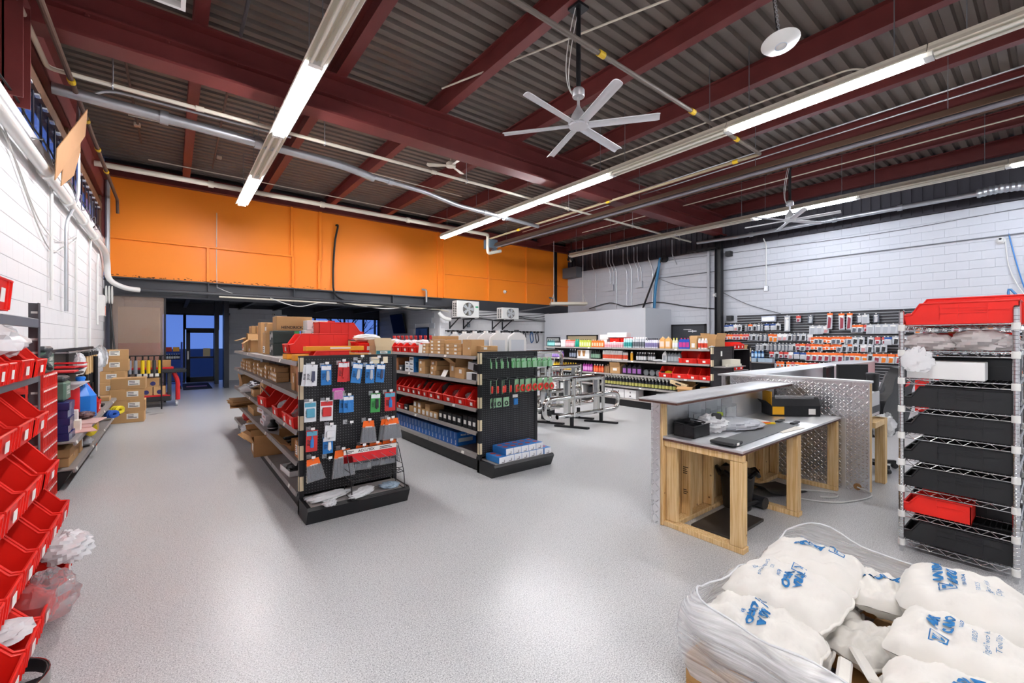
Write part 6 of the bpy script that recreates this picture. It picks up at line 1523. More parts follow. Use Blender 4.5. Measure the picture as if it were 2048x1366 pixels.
# bottom
for i, y in enumerate((8.75, 8.4, 7.9, 6.95, 6.6, 6.26)):
    t = carton('white carton with black marks, %s from the far end of the bottle unit bottom' % nth(i), 0.32, 0.3, 0.2, (x3 - 0.05, y, z5), FL_, m=WHITE_P, tape=False, group='white cartons on the bottle unit bottom')
    obj('printed_mark', cached('pmk', lambda: MB().use(PRINT).box(-0.012, 0.012, -0.001, 0, 0.12, 0.16).prism([(-0.03, 0.04), (0.03, 0.04), (0, 0.08)], -0.001, 0, 'y').mesh('printed_mark')), t)
carton('kraft carton upright between white cartons on the bottle unit bottom', 0.2, 0.3, 0.22, (x3 - 0.05, 8.12, z5), FL_)
carton('black crate box on the bottle unit bottom', 0.34, 0.3, 0.18, (x3 - 0.05, 7.4, z5), FL_, m=BLACK_PLASTIC, tape=False)
carton('white carton nearest the counter on the bottle unit bottom', 0.34, 0.3, 0.18, (x3 - 0.05, 5.4, z5), FL_, m=WHITE_P, tape=False)
# end panel trays and papers
t = thing('paper_tray_shelf', 'black end shelf holding cream papers on the bottle unit', 'shelf', loc=(8.92, G3Y - 0.04, 1.05)); obj('tray', MB().use(SHELF_GREY).bbox(-0.44, 0.44, -0.25, 0, -0.02, 0, 0.004).mesh('tray'), t)
for dx, w, h, lab in ((0.1, 0.42, 0.13, 'tall'), (-0.05, 0.6, 0.045, 'low')):
    thing('paper_stack', '%s cream paper block on the end shelf of the bottle unit' % lab, 'paper', MB().use(mat('ivory_paper', '#e9e4d2', 0.6)).bbox(-w / 2, w / 2, -0.2, -0.02 if w < 0.5 else -0.21, 0, h, 0.003).mesh('paper_stack') if w < 0.5 else MB().use(mat('ivory_paper', '#e9e4d2', 0.6)).bbox(-w / 2, w / 2, -0.25, -0.205, 0, h, 0.003).mesh('paper_stack'), (8.92 + dx, G3Y - 0.04, 1.051))
thing('price_card', 'small white price card on the black end panel', 'card', MB().use(PAPER).box(-0.03, 0.03, -0.003, 0, -0.05, 0.05).mesh('price_card'), (8.85, G3Y - 0.031, 1.3))
# side unit facing the room next to the end panel
t = thing('side_shelf', 'short black shelf unit with two small red bins', 'shelf', loc=(9.42, 4.35, 0))
obj('carcass', MB().use(BLACK_PAINT).box(0, 0.03, 0, 0.42, 0, 1.42).box(0.75, 0.84, -0.04, 0.42, 0, 1.44).box(0.03, 0.75, 0.38, 0.42, 0, 1.42).mesh('carcass'), t)
for z in (0.2, 0.55, 0.92, 1.38): obj('shelf_deck', cached('sdk', lambda: MB().use(SHELF_GREY).bbox(0.03, 0.75, -0.02, 0.38, -0.02, 0, 0.004).mesh('shelf_deck')), t, (0, 0, z))
for z in (0.8, 1.1, 1.3): obj('paper_tag', cached('ssg', lambda: MB().use(mat('cream_tag', '#d9c9a8', 0.6)).box(0.77, 0.82, -0.043, -0.04, 0, 0.1).mesh('paper_tag')), t, (0, 0, z))
for i, x in enumerate((9.62, 9.84)): storage_bin('small red bin %s the post in the short shelf unit' % ('farther from', 'nearer')[i], 0.2, 0.28, 0.16, (x, 4.36, 0.922), 0, lip=0.5)
for i, x in enumerate((9.55, 9.72, 9.9)): storage_bin('red bin on the short shelf unit top, %s from the open carton' % nth(i), 0.17, 0.26, 0.14, (x, 4.36, 1.382), 0, lip=0.7, group='red bins on the short shelf unit top')
carton('kraft carton on the short shelf unit top by the post', 0.16, 0.2, 0.09, (10.12, 4.36, 1.382), 0)
for i, (x, c) in enumerate(((9.55, '#2f3a44'), (9.68, '#444b52'), (9.82, '#9aa0a5'), (9.95, '#7a2e30'))): bottle('%s dim bottle from the panel in the short shelf unit' % nth(i), 0.05, 0.22, (x, 4.45, 0.552), cm_(c), cm_('#1d1d20'), None, 'dim bottles in the short shelf unit')
# ================================================================ slatted display wall with hanging packs
SLAT = mat('black_slat', '#232428', 0.4); GROOVE = mat('pale_groove_insert', '#b4b8bd', 0.35, metal=0.4)
t = thing('slatted_wall_panel', 'black slatted display wall full of hanging packs', 'display wall', loc=(XR - 0.035, 0, 0))
obj('backing', MB().use(GROOVE).box(0.0, 0.03, -1.3, 6.86, 0.45, 2.2).box(0.0, 0.03, -1.3, 6.46, 2.2, 2.35).mesh('backing'), t)
sA = MB().use(SLAT).bbox(-0.02, 0.0, -1.3, 6.86, -0.029, 0.029, 0.004).mesh('slat'); sB = MB().use(SLAT).bbox(-0.02, 0.0, -1.3, 6.46, -0.029, 0.029, 0.004).mesh('slat')
for k in range(25):
    z = 0.5 + 0.076 * k
    obj('slat', sB if z > 2.17 else sA, t, (0, 0, z))
for z in (1.3, 0.98): obj('ledge', MB().use(BLACK_PAINT).box(-0.1, 0.0, -1.3, 6.4, z - 0.01, z).mesh('ledge'), t)
def wall_pack_meshes(hm, cm, w, h, hh, key):
    hd = cached(('wh', key), lambda: MB().use(hm).bbox(-w / 2, w / 2, -0.004, 0.004, -h * hh, 0, 0.001).mesh('header_card'))
    def po():
        mb = MB().use(cm[0])
        mb.bbox(-w * 0.5, w * 0.5, -0.02, 0.012, -h, -h * hh, 0.008)
        mb.use(cm[1]).prism([(-w * 0.3, -h * 0.95), (w * 0.22, -h * 0.9), (w * 0.32, -h * (hh + 0.2)), (-w * 0.2, -h * (hh + 0.1))], -0.026, -0.02, 'y')
        mb.use(PAPER).box(-w * 0.32, w * 0.28, -0.024, -0.02, -h * (hh + 0.12), -h * hh)
        return mb.mesh('pouch')
    return hd, cached(('wpk', key), po)
CLR = mat('clear_grey_pack', '#c3c7cc', 0.18); DKC = mat('smoke_pack', '#5c626b', 0.2)
PK = {}
def pk(key, hm, a, b_, w, h, hh=0.28): PK[key] = (wall_pack_meshes(hm, (a, b_), w, h, hh, key), key, w)
MAROON = mat('maroon_part', '#8f2f3f', 0.4); AMBER = mat('amber_part', '#e07b1d', 0.35)
pk('orange-topped clear pack', ORANGE_P, CLR, DKC, 0.13, 0.2); pk('orange-topped pack with dark red part', ORANGE_P, CLR, MAROON, 0.15, 0.24); pk('orange-topped small pack', ORANGE_P, WHITE_P, ORANGE_P, 0.11, 0.16, 0.45)
pk('clear pack with dark part', CLR, CLR, RUBBER, 0.14, 0.2, 0.15); pk('smoky dark pack', DKC, DKC, GALV, 0.13, 0.22, 0.12); pk('blue-topped clear pack', mat('blue_header', '#34589c', 0.45), CLR, CLR, 0.15, 0.2)
pk('pink-red pack', mat('coral_header', '#d8534c', 0.45), CLR, MAROON, 0.12, 0.18, 0.4); pk('white carded pack', WHITE_P, CLR, mat('pale_red_print', '#c98f8f', 0.5), 0.14, 0.2, 0.35); pk('orange-topped pack with amber lamp', ORANGE_P, CLR, AMBER, 0.15, 0.24)
pk('long orange-topped pack', ORANGE_P, CLR, MAROON, 0.13, 0.44, 0.12); pk('long grey pack', GREYBAG, GREYBAG, WHITE_P, 0.16, 0.46, 0.1); pk('grey bagged pack', GREYBAG, CLR, GREYBAG, 0.17, 0.24, 0.1)
O1, O2, O3, C1, S1_, B1, P1_, W1, A1, LO, LG, GB = list(PK)
WR = random.Random(11)
def wpack(key, y, z, lab, grp):
    (hd, po), nm, w = PK[key]
    t = thing('wall_pack', lab, 'package', loc=(XR - 0.11 - WR.uniform(0, 0.06), y, z), rot=(0, WR.uniform(-0.05, 0.05), -pi / 2 + WR.uniform(-0.25, 0.25)), group=grp)
    obj('header_card', hd, t); obj('pouch', po, t)
    hk = obj('hook', cached('slathook', lambda: MB().use(WHITE_METAL).box(-0.004, 0.004, -0.01, 0.14, -0.004, 0.004).box(-0.015, 0.015, -0.012, -0.01, 0.0, 0.025).mesh('hook')), t, (0, 0, 0.0))
rows = [   # top z, list of (y from, y to, spacing, kinds)
    (2.24, [(6.7, 6.7, 1, [])]),
    (2.06, [(6.75, 6.2, 0.14, [C1, B1, W1]), (6.15, 5.75, 0.13, [S1_, O1, C1]), (5.7, 5.1, 0.16, [S1_, C1, W1, B1])]),
    (1.75, [(6.8, 6.1, 0.1, [P1_, P1_, O3]), (6.05, 5.75, 0.14, [O3, C1]), (5.7, 4.75, 0.13, [C1, S1_, S1_, A1, C1, W1]), (4.7, 4.35, 0.14, [B1, C1, W1])]),
    (1.97, [(4.35, 3.95, 0.16, [W1, GB, GB]), (3.4, 3.1, 0.13, [O1, P1_]), (3.05, 2.45, 0.15, [GB, GB, LG[:0] or GB, W1]), (2.4, 0.5, 0.13, [O1, O2, A1, C1])]),
    (1.66, [(4.35, 3.55, 0.1, [O1, O3, O3, O1]), (3.5, 3.15, 0.13, [O3, O1, C1]), (3.05, 2.75, 0.14, [P1_, C1]), (2.7, 0.5, 0.15, [GB, B1, O2, C1])]),
    (1.46, [(5.8, 4.75, 0.1, [S1_, S1_, C1]), (4.7, 4.45, 0.12, [O1, P1_]), (4.35, 3.7, 0.09, [O3, O3, O1]), (3.6, 3.3, 0.12, [C1, O1]), (3.2, 2.75, 0.14, [C1, W1]), (2.4, 0.4, 0.15, [O1, S1_, GB])]),
    (1.22, [(5.4, 4.95, 0.13, [P1_, C1, B1]), (4.9, 4.5, 0.16, [B1, W1]), (4.45, 3.5, 0.15, [O2, O2, O1, O2]), (3.45, 2.85, 0.13, [A1, O2, C1, A1]), (2.8, 2.3, 0.16, [C1, A1, O2]), (2.2, 0.3, 0.15, [O1, P1_, C1])]),
    (0.93, [(5.6, 5.0, 0.12, [O3, O3, B1]), (4.95, 3.2, 0.11, [O1, O3, O1, P1_]), (2.4, 0.3, 0.17, [O1, O2, P1_])]),
    (0.68, [(2.5, 0.3, 0.18, [O1, O3, W1])]),
]
RN = {2.24: '', 2.06: 'upper corner row', 1.97: 'upper middle row', 1.75: 'corner second row', 1.66: 'third slat row', 1.46: 'fourth slat row', 1.22: 'fifth slat row', 0.93: 'sixth slat row', 0.68: 'bottom slat row'}
for z, segs in rows:
    i = 0
    for ya, yb, sp, kinds in segs:
        y = ya; k = 0
        while kinds and y >= yb:
            key = kinds[(k * 7 + WR.randrange(2)) % len(kinds)]
            wpack(key, y, z - WR.choice((0, 0, 0.012)), '%s, %s from the column, %s' % (key, nth(i), RN[z]), 'hanging packs on the slatted wall')
            y -= sp; k += 1; i += 1
for i, (y, key, z) in enumerate(((4.98, LG, 2.28), (4.7, P1_, 2.27), (4.4, S1_, 2.26), (3.93, LO, 2.31), (3.67, LO, 2.29), (3.49, LO, 2.29), (3.28, S1_, 2.24), (3.16, GB, 2.24), (2.94, S1_, 2.24), (2.2, C1, 2.24), (1.6, O2, 2.24))):
    wpack(key, y, z, '%s, %s from the shop light in the sparse top row' % (key, nth(i)), 'hanging packs on the slatted wall')
t = thing('lit_shop_lamp', 'small glowing lamp box hung near the slatted wall corner', 'lamp', loc=(XR - 0.1, 5.5, 2.24)); obj('case', MB().use(mat('lavender_case', '#b7bccb', 0.4)).bbox(-0.06, 0.04, -0.2, 0.2, -0.12, 0.06, 0.01).mesh('case'), t); obj('glow_panel', MB().use(mat('lamp_glow', '#ffffff', 0.4, emit=3)).box(-0.065, -0.06, -0.16, 0.16, -0.07, 0.01).mesh('glow_panel'), t)
# wall ledge goods seen past the short shelf unit
for i, (y, c) in enumerate(((6.15, '#2b6fb0'), (6.05, '#3a7fc0'), (5.95, '#1d4f90'), (5.85, '#4d93cf'), (5.75, '#2b6fb0'), (5.65, '#24588f'))): bottle('blue bottle, %s from the column on the ledge under the slatted wall' % nth(i), 0.04, 0.24, (XR - 0.16, y, 1.02), cm_(c), cm_('#e8eaee'), cm_('#bcd6ea'), 'blue bottles on the ledge')
for i, y in enumerate((6.1, 5.85, 5.6, 5.4)): thing('clear_box', 'clear plastic box, %s from the column below the blue bottles' % nth(i), 'box', cached('clrb', lambda: MB().use(mat('clear_blue_box', '#a9bccb', 0.15)).bbox(-0.1, 0.1, -0.1, 0.1, 0, 0.12, 0.008).mesh('clear_box')), (XR - 0.28, y, 0.9))
t = thing('wall_counter', 'low grey wall counter below the blue bottles', 'counter', loc=(XR - 0.45, 5.3, 0)); obj('counter_top', MB().use(SHELF_GREY).bbox(0, 0.41, 0, 1.1, 0.87, 0.9, 0.004).mesh('counter_top'), t); obj('counter_body', MB().use(BLACK_PAINT).box(0.04, 0.41, 0.02, 1.08, 0, 0.87).mesh('counter_body'), t)
t = thing('wall_ledge', 'thin shelf ledge carrying the blue bottles', 'shelf', loc=(XR - 0.25, 5.55, 1.0)); obj('board', MB().use(SHELF_GREY).bbox(0, 0.2, 0, 0.75, 0, 0.018, 0.003).mesh('board'), t); obj('bracket', MB().use(BLACK_PAINT).box(0.02, 0.2, 0.1, 0.13, -0.08, 0).mesh('bracket'), t); obj('bracket', MB().use(BLACK_PAINT).box(0.02, 0.2, 0.6, 0.63, -0.08, 0).mesh('bracket'), t)

# ================================================================ counters
PINE = mat('pine_lumber', '#d0a05f', 0.6, var=0.16, vscale=4)
n, l, b = nodes_of(PINE)
tc = n.new('ShaderNodeTexCoord'); wv = n.new('ShaderNodeTexNoise'); mp = n.new('ShaderNodeMapping')
mp.inputs['Scale'].default_value = (30, 30, 1.2); wv.inputs['Scale'].default_value = 2.5; wv.inputs['Detail'].default_value = 3
l.new(tc.outputs['Object'], mp.inputs[0]); l.new(mp.outputs[0], wv.inputs[0])
vo = n.new('ShaderNodeTexVoronoi'); vo.inputs['Scale'].default_value = 7; l.new(tc.outputs['Object'], vo.inputs['Vector'])
kr = n.new('ShaderNodeValToRGB'); kr.color_ramp.elements[0].position = 0.03; kr.color_ramp.elements[0].color = lin('#6b3f1c'); kr.color_ramp.elements[1].position = 0.085; kr.color_ramp.elements[1].color = (1, 1, 1, 1); l.new(vo.outputs['Distance'], kr.inputs[0])
rp = n.new('ShaderNodeValToRGB'); rp.color_ramp.elements[0].position = 0.35; rp.color_ramp.elements[0].color = lin('#cfa669'); rp.color_ramp.elements[1].position = 0.6; rp.color_ramp.elements[1].color = lin('#e8ca98'); l.new(wv.outputs[0], rp.inputs[0])
mx = n.new('ShaderNodeMix'); mx.data_type = 'RGBA'; mx.blend_type = 'MULTIPLY'; mx.inputs[0].default_value = 1; l.new(rp.outputs[0], mx.inputs[6]); l.new(kr.outputs[0], mx.inputs[7]); l.new(mx.outputs[2], b.inputs['Base Color'])
# diamond plate: raised lugs in alternating directions
DIAM = mat('diamond_plate', '#ececee', 0.3, metal=1.0)
n, l, b = nodes_of(DIAM)
def mth(op, a=None, b_=None, v=None):
    q = n.new('ShaderNodeMath'); q.operation = op
    if a is not None: l.new(a, q.inputs[0])
    if b_ is not None: l.new(b_, q.inputs[1])
    elif v is not None: q.inputs[1].default_value = v
    return q.outputs[0]
tc = n.new('ShaderNodeTexCoord'); sp_ = n.new('ShaderNodeSeparateXYZ'); l.new(tc.outputs['Object'], sp_.inputs[0])
cell = 0.045
a_ = mth('DIVIDE', mth('ADD', sp_.outputs['X'], sp_.outputs['Y']), v=cell); c_ = mth('DIVIDE', sp_.outputs['Z'], v=cell)
fa, fc = mth('FLOOR', a_), mth('FLOOR', c_)
par = mth('MODULO', mth('ABSOLUTE', mth('ADD', fa, fc)), v=2)
sg = mth('ADD', mth('MULTIPLY', par, v=-2), v=1)
lx, ly = mth('ADD', mth('SUBTRACT', a_, fa), v=-0.5), mth('ADD', mth('SUBTRACT', c_, fc), v=-0.5)
sy_ = mth('MULTIPLY', ly, sg)
r1, r2 = mth('MULTIPLY', mth('ADD', lx, sy_), v=1.15), mth('MULTIPLY', mth('SUBTRACT', lx, sy_), v=4.2)
dd = mth('ADD', mth('MULTIPLY', r1, r1), mth('MULTIPLY', r2, r2))
hh_ = n.new('ShaderNodeMapRange'); hh_.inputs[1].default_value = 0.1; hh_.inputs[2].default_value = 0.6; hh_.inputs[3].default_value = 1; hh_.inputs[4].default_value = 0
l.new(dd, hh_.inputs[0])
bp = n.new('ShaderNodeBump'); bp.inputs['Strength'].default_value = 1.0; bp.inputs['Distance'].default_value = 0.014; l.new(hh_.outputs[0], bp.inputs['Height']); l.new(bp.outputs[0], b.inputs['Normal'])
EDGE = mat('brown_board_edge', '#5a3a30', 0.6)
ZD, ZB = 0.77, 1.09
t = thing('service_counter', 'timber-framed work counter with metal top and raised bar', 'counter', loc=(3.31, 1.45, 0))
LW = 2.3
obj('desk_top', MB().use(ALU).bbox(0.0, LW, 0.0, 0.66, ZD - 0.02, ZD, 0.002).mesh('desk_top'), t)
obj('top_edge_board', MB().use(EDGE).box(-0.001, LW, 0.005, 0.66, ZD - 0.035, ZD - 0.02).mesh('top_edge_board'), t)
obj('bar_top', MB().use(ALU).bbox(-0.1, LW + 0.1, 0.47, 0.84, ZB - 0.012, ZB, 0.002).mesh('bar_top'), t)
obj('bar_edge_board', MB().use(EDGE).box(-0.095, LW + 0.1, 0.475, 0.835, ZB - 0.03, ZB - 0.012).mesh('bar_edge_board'), t)
obj('splash_sheet', MB().use(ALU).box(0.06, LW, 0.655, 0.662, ZD, ZB - 0.03).mesh('splash_sheet'), t)
obj('diamond_front', MB().use(DIAM).box(-0.02, LW, 0.755, 0.762, 0, ZB - 0.03).box(-0.012, -0.005, 0.68, 0.762, 0, ZB - 0.03).mesh('diamond_front'), t, label='diamond plate cladding')
def lum(nm, x0, x1, y0, y1, z0, z1): obj(nm, MB().use(PINE).bbox(x0, x1, y0, y1, z0, z1, 0.004).mesh(nm), t)
# end frame at the left, front posts, rails
lum('post', 0.0, 0.09, 0.66, 0.755, 0, ZB - 0.03); lum('post', 0.04, 0.085, 0.56, 0.655, 0.045, ZD - 0.09)
lum('post', 0.01, 0.1, 0.01, 0.1, 0.045, ZD - 0.09); lum('post', 1.1, 1.19, 0.01, 0.1, 0.045, ZD - 0.04); lum('post', 2.18, 2.225, 0.0, 0.09, 0.045, ZD - 0.04)
lum('rail', 0.01, 0.1, 0.0, 0.66, 0, 0.043); lum('rail', 0.01, 0.05, 0.0, 0.66, ZD - 0.088, ZD - 0.036)
lum('rail', 1.1, 1.19, 0.0, 0.56, 0, 0.043); lum('rail', 2.18, 2.225, 0.0, 0.6, 0, 0.043); lum('rail', 0.1, LW, 0.57, 0.655, 0.0, 0.043)
for k in range(6): lum('stud', 0.28 + 0.38 * k, 0.325 + 0.38 * k, 0.57, 0.655, 0.045, ZD - 0.04)
for k in range(9): lum('board', 0.1 + 0.24 * k, 0.335 + 0.24 * k, 0.66, 0.7, 0.0, ZD - 0.02)
obj('stamp_print', bars_mesh(0.05, 0.07, 4, mat('dark_stamp', '#3a2a1c', 0.7)), t, (0.279, 0.61, 0.4), (0, 0, -pi / 2)); obj('stamp_print', bars_mesh(0.045, 0.05, 3, mat('dark_stamp', '#3a2a1c', 0.7)), t, (0.279, 0.61, 0.22), (0, 0, -pi / 2))
# partition of diamond plate across the end
t = thing('diamond_partition', 'tall diamond plate partition at the end of the work counter', 'partition', loc=(5.66, 1.22, 0))
obj('plate', MB().use(DIAM).box(0.0, 0.006, 0, 1.42, 0, 1.14).mesh('plate'), t)
obj('plate', MB().use(DIAM).box(0.094, 0.1, 0, 1.42, 0, 1.14).mesh('plate'), t)
mb = MB().use(mat('raised_lug_metal', '#f2f2f3', 0.22, metal=1.0))
for i in range(43):
    for j in range(34):
        cy, cz, s_ = 0.02 + 0.033 * i, 0.018 + 0.033 * j, (1 if (i + j) % 2 else -1)
        d1, d2 = Vector((0, 0.0135, 0.0135 * s_)), Vector((0, -0.0032 * s_, 0.0032))
        c0 = Vector((0, cy, cz)); up = Vector((-0.0028, 0, 0))
        mb.add([c0 - d1, c0 + d2, c0 + d1, c0 - d2, c0 - d1 * 0.55 + up, c0 + d1 * 0.55 + up], [(0, 4, 5, 1) if False else (0, 1, 5, 4), (1, 2, 5), (2, 3, 4, 5), (3, 0, 4)])
obj('raised_lugs', mb.mesh('raised_lugs', smooth=False), t, kind='stuff')
obj('cap_strip', MB().use(ALU).bbox(-0.012, 0.11, -0.01, 1.42, 1.14, 1.165, 0.003).mesh('cap_strip'), t)
obj('end_post', MB().use(PINE).bbox(0.008, 0.092, 0, 0.045, 0, 1.139, 0.003).mesh('end_post'), t)
for y in (0.5, 0.95, 1.37): obj('stud', cached('pst', lambda: MB().use(PINE).bbox(0.008, 0.092, 0, 0.045, 0.0, 1.139, 0.003).mesh('stud')), t, (0, y, 0))
obj('corner_strip', MB().use(ALU).box(-0.012, 0.0, 0.2, 0.235, 0, 0.76).mesh('corner_strip'), t)
obj('cable_hole', MB().use(CARD2).cyl((-0.002, 0.1, 0.05), (0.0, 0.1, 0.05), 0.035, n=16).mesh('cable_hole'), t)
# far counter behind the partition
t = thing('rear_counter', 'long metal counter running behind the diamond plate partition', 'counter', loc=(5.5, 2.3, 0))
obj('bar_top', MB().use(ALU).bbox(0.0, 5.85, 0.02, 0.42, 1.135, 1.155, 0.002).mesh('bar_top'), t)
obj('inner_sheet', MB().use(ALU).box(0.28, 5.8, 0.05, 0.056, 0.6, 1.135).mesh('inner_sheet'), t)
obj('outer_plate', MB().use(DIAM).box(0.02, 5.8, 0.37, 0.378, 0.0, 1.135).box(0.014, 0.02, 0.36, 0.378, 0, 1.135).mesh('outer_plate'), t)
obj('frame', MB().use(PINE).box(0.28, 5.8, 0.06, 0.36, 0.0, 0.04).box(5.74, 5.8, 0.06, 0.36, 0.04, 1.13).box(0.28, 0.36, 0.06, 0.36, 0.04, 1.13).mesh('frame'), t)
obj('desk_top', MB().use(ALU).bbox(0.3, 0.85, -0.95, 0.045, 0.72, 0.74, 0.002).bbox(0.85, 5.7, -0.45, 0.045, 0.72, 0.74, 0.002).mesh('desk_top'), t)
for x in (0.72, 3.0, 5.5): obj('leg', cached('rleg', lambda: MB().use(PINE).bbox(-0.045, 0.045, -0.045, 0.045, 0, 0.72, 0.003).mesh('leg')), t, (x, -1.06 if x < 1 else -0.4, 0))
obj('rail', MB().use(PINE).bbox(0.3, 0.8, -1.1, -0.955, 0.66, 0.72, 0.003).mesh('rail'), t)
# things on the rear desk
def monitor(label, x, y, rz, back=True):
    t = thing('monitor', label, 'monitor', loc=(x, y, 0.741), rot=rz)
    obj('bezel', MB().use(BLACK_PLASTIC).bbox(-0.28, 0.28, -0.02, 0.02, 0.12, 0.46, 0.006).mesh('bezel'), t); obj('screen', MB().use(mat('dark_screen', '#050506', 0.15)).box(-0.265, 0.265, -0.022, -0.02, 0.14, 0.445).mesh('screen'), t); obj('stand', MB().use(BLACK_PLASTIC).box(-0.03, 0.03, 0.02, 0.05, 0.0, 0.3).bbox(-0.12, 0.12, -0.06, 0.12, 0, 0.012, 0.003).mesh('stand'), t)
monitor('wide black monitor against the rear counter sheet', 7.55, 2.1, 0.1)
monitor('second black monitor angled beside the wide one', 8.5, 2.05, -0.5)
t = thing('travel_mug', 'black travel mug standing on the printer by the partition', 'mug', loc=(6.16, 1.3, 1.022)); obj('cup', MB().use(BLACK_PLASTIC).lathe([(0.045, 0), (0.05, 0.005), (0.06, 0.17), (0.06, 0.18)], 18).mesh('cup'), t); obj('lid', MB().use(mat('dark_lid', '#2c2d30', 0.3)).lathe([(0.063, 0.178), (0.063, 0.195), (0.05, 0.2)], 18).mesh('lid'), t)
t = thing('printer', 'pale grey printer on the rear desk under the black travel mug', 'printer', loc=(6.08, 1.45, 0.741)); obj('printer_body', MB().use(mat('pale_printer', '#d4d5d6', 0.4)).bbox(-0.24, 0.24, -0.18, 0.18, 0, 0.28, 0.015).mesh('printer_body'), t); obj('paper_tray', MB().use(mat('dark_grey_box', '#3a3b3f', 0.5)).box(-0.2, 0.2, -0.19, -0.18, 0.05, 0.12).mesh('paper_tray'), t)
for i, (x, y, r) in enumerate(((6.9, 2.1, 0.2), (6.1, 1.9, -0.2), (8.0, 2.0, 0.1))): thing('paper_sheet', 'loose white sheet on the rear desk, %s from the partition' % nth(i), 'paper', MB().use(PAPER).box(-0.15, 0.15, -0.11, 0.11, 0, 0.004).mesh('paper_sheet'), (x, y, 0.741), r)
t = thing('tool_chest', 'red tool chest against the slatted wall end', 'chest', loc=(12.3, 1.2, 0)); obj('chest_body', MB().use(mat('glossy_red_chest', '#c8201c', 0.3)).bbox(0, 0.75, 0, 0.7, 0.08, 0.98, 0.01).mesh('chest_body'), t)
for k in range(5): dr = obj('drawer', cached('tcd', lambda: MB().use(mat('glossy_red_chest', '#c8201c', 0.3)).bbox(-0.015, 0, 0.03, 0.67, 0, 0.15, 0.004).mesh('drawer')), t, (0, 0, 0.12 + 0.165 * k)); obj('handle', cached('tch', lambda: MB().use(CHROME).bbox(-0.03, -0.015, 0.1, 0.6, 0.11, 0.13, 0.003).mesh('handle')), dr)
for q in ((0.08, 0.08), (0.67, 0.08), (0.08, 0.62), (0.67, 0.62)): obj('caster', cached('tcc', lambda: MB().use(BLACK_PLASTIC).cyl((-0.015, 0, 0.04), (0.015, 0, 0.04), 0.04, n=12).mesh('caster')), t, (q[0], q[1], 0))

# ---- things on and under the work counter
t = thing('mesh_organizer', 'black mesh desk organizer at the end of the work counter', 'organizer', loc=(3.53, 1.97, ZD + 0.001), rot=0.0)
MESHM = mat('black_wire_mesh', '#1c1d20', 0.45, alpha=0.75)
mb = MB().use(MESHM).box(-0.13, 0.13, -0.09, -0.087, 0, 0.1).box(-0.13, 0.13, 0.087, 0.09, 0, 0.12).box(-0.13, -0.127, -0.09, 0.09, 0, 0.1).box(0.127, 0.13, -0.09, 0.09, 0, 0.1).box(-0.13, 0.13, -0.09, 0.09, 0, 0.003)
obj('mesh_sides', mb.mesh('mesh_sides'), t); obj('dividers', MB().use(MESHM).box(-0.045, -0.042, -0.09, 0.09, 0, 0.1).box(0.042, 0.045, -0.09, 0.09, 0, 0.1).box(-0.13, 0.13, -0.002, 0.002, 0, 0.1).mesh('dividers'), t)
obj('rim', MB().use(BLACK_PAINT).tube([(-0.13, -0.09, 0.1), (0.13, -0.09, 0.1), (0.13, 0.09, 0.12), (-0.13, 0.09, 0.12)], 0.005, n=5, closed=True).mesh('rim'), t)
t = thing('carrier_bag', 'white carrier bag with a green and black item on the work counter', 'bag', loc=(3.8, 1.93, ZD + 0.001)); obj('film', crumple(91, 0.3, 0.26, 0.17, MILKBAG, 0.35, 18), t); obj('bagged_item', MB().use(BLACK_PLASTIC).bbox(-0.06, 0.06, -0.05, 0.03, 0.1, 0.17, 0.01).use(cm_('#8a9a2c')).bbox(-0.03, 0.03, -0.06, -0.01, 0.15, 0.185, 0.006).mesh('bagged_item'), t, (-0.02, -0.04, 0), (0, 0.2, 0.4))
thing('mailer_bag', 'crumpled grey mailer bag in the middle of the work counter', 'bag', crumple(92, 0.42, 0.26, 0.08, GREYBAG, 0.35, 18), (4.12, 1.9, ZD + 0.001), -0.45)
t = thing('utility_knife', 'red and black utility knife on papers', 'knife', loc=(4.34, 1.84, ZD + 0.004), rot=-0.8); obj('handle', MB().use(RED_P).bbox(-0.09, 0.03, -0.014, 0.014, 0, 0.018, 0.004).mesh('handle'), t); obj('blade_end', MB().use(BLACK_PLASTIC).bbox(0.03, 0.08, -0.012, 0.012, 0, 0.016, 0.004).mesh('blade_end'), t)
t = thing('box_cutter', 'yellow box cutter beside the red utility knife', 'knife', loc=(4.52, 1.78, ZD + 0.004), rot=-0.75); obj('handle', MB().use(YELLOW_P).bbox(-0.1, 0.1, -0.016, 0.016, 0, 0.02, 0.005).mesh('handle'), t); obj('grip', MB().use(ORANGE_P).box(-0.04, 0.05, -0.017, 0.017, 0.012, 0.0205).mesh('grip'), t)
for i, (x, y, r) in enumerate(((4.45, 1.86, -0.5), (4.62, 1.95, -0.4))): thing('paper_sheet', '%s printed sheet under the knives on the work counter' % ('lower', 'upper')[i], 'paper', MB().use(PAPER).box(-0.14, 0.14, -0.1, 0.1, 0, 0.0015).mesh('paper_sheet'), (x, y, ZD + 0.0005 + 0.0015 * i), r)
t = thing('rubber_flap', 'long dark rubber mud flap lying along the counter edge', 'flap', loc=(3.5, 1.66, ZD + 0.001), rot=0.02); obj('sheet', MB().use(mat('slate_rubber', '#5c5e61', 0.5)).bbox(-0.05, 1.25, -0.13, 0.07, 0.0, 0.006, 0.002).mesh('sheet'), t); obj('folded_end', MB().use(RUBBER).bbox(-0.14, 0.02, -0.12, 0.07, 0.008, 0.03, 0.006).mesh('folded_end'), t); obj('tag', MB().use(PAPER).box(-0.09, -0.05, -0.122, -0.12, 0.008, 0.028).mesh('tag'), t)
for y in (-0.1, 0.03): obj('strap', MB().use(RUBBER).bbox(1.2, 1.36, y, y + 0.04, 0.006, 0.02, 0.003).mesh('strap'), t)
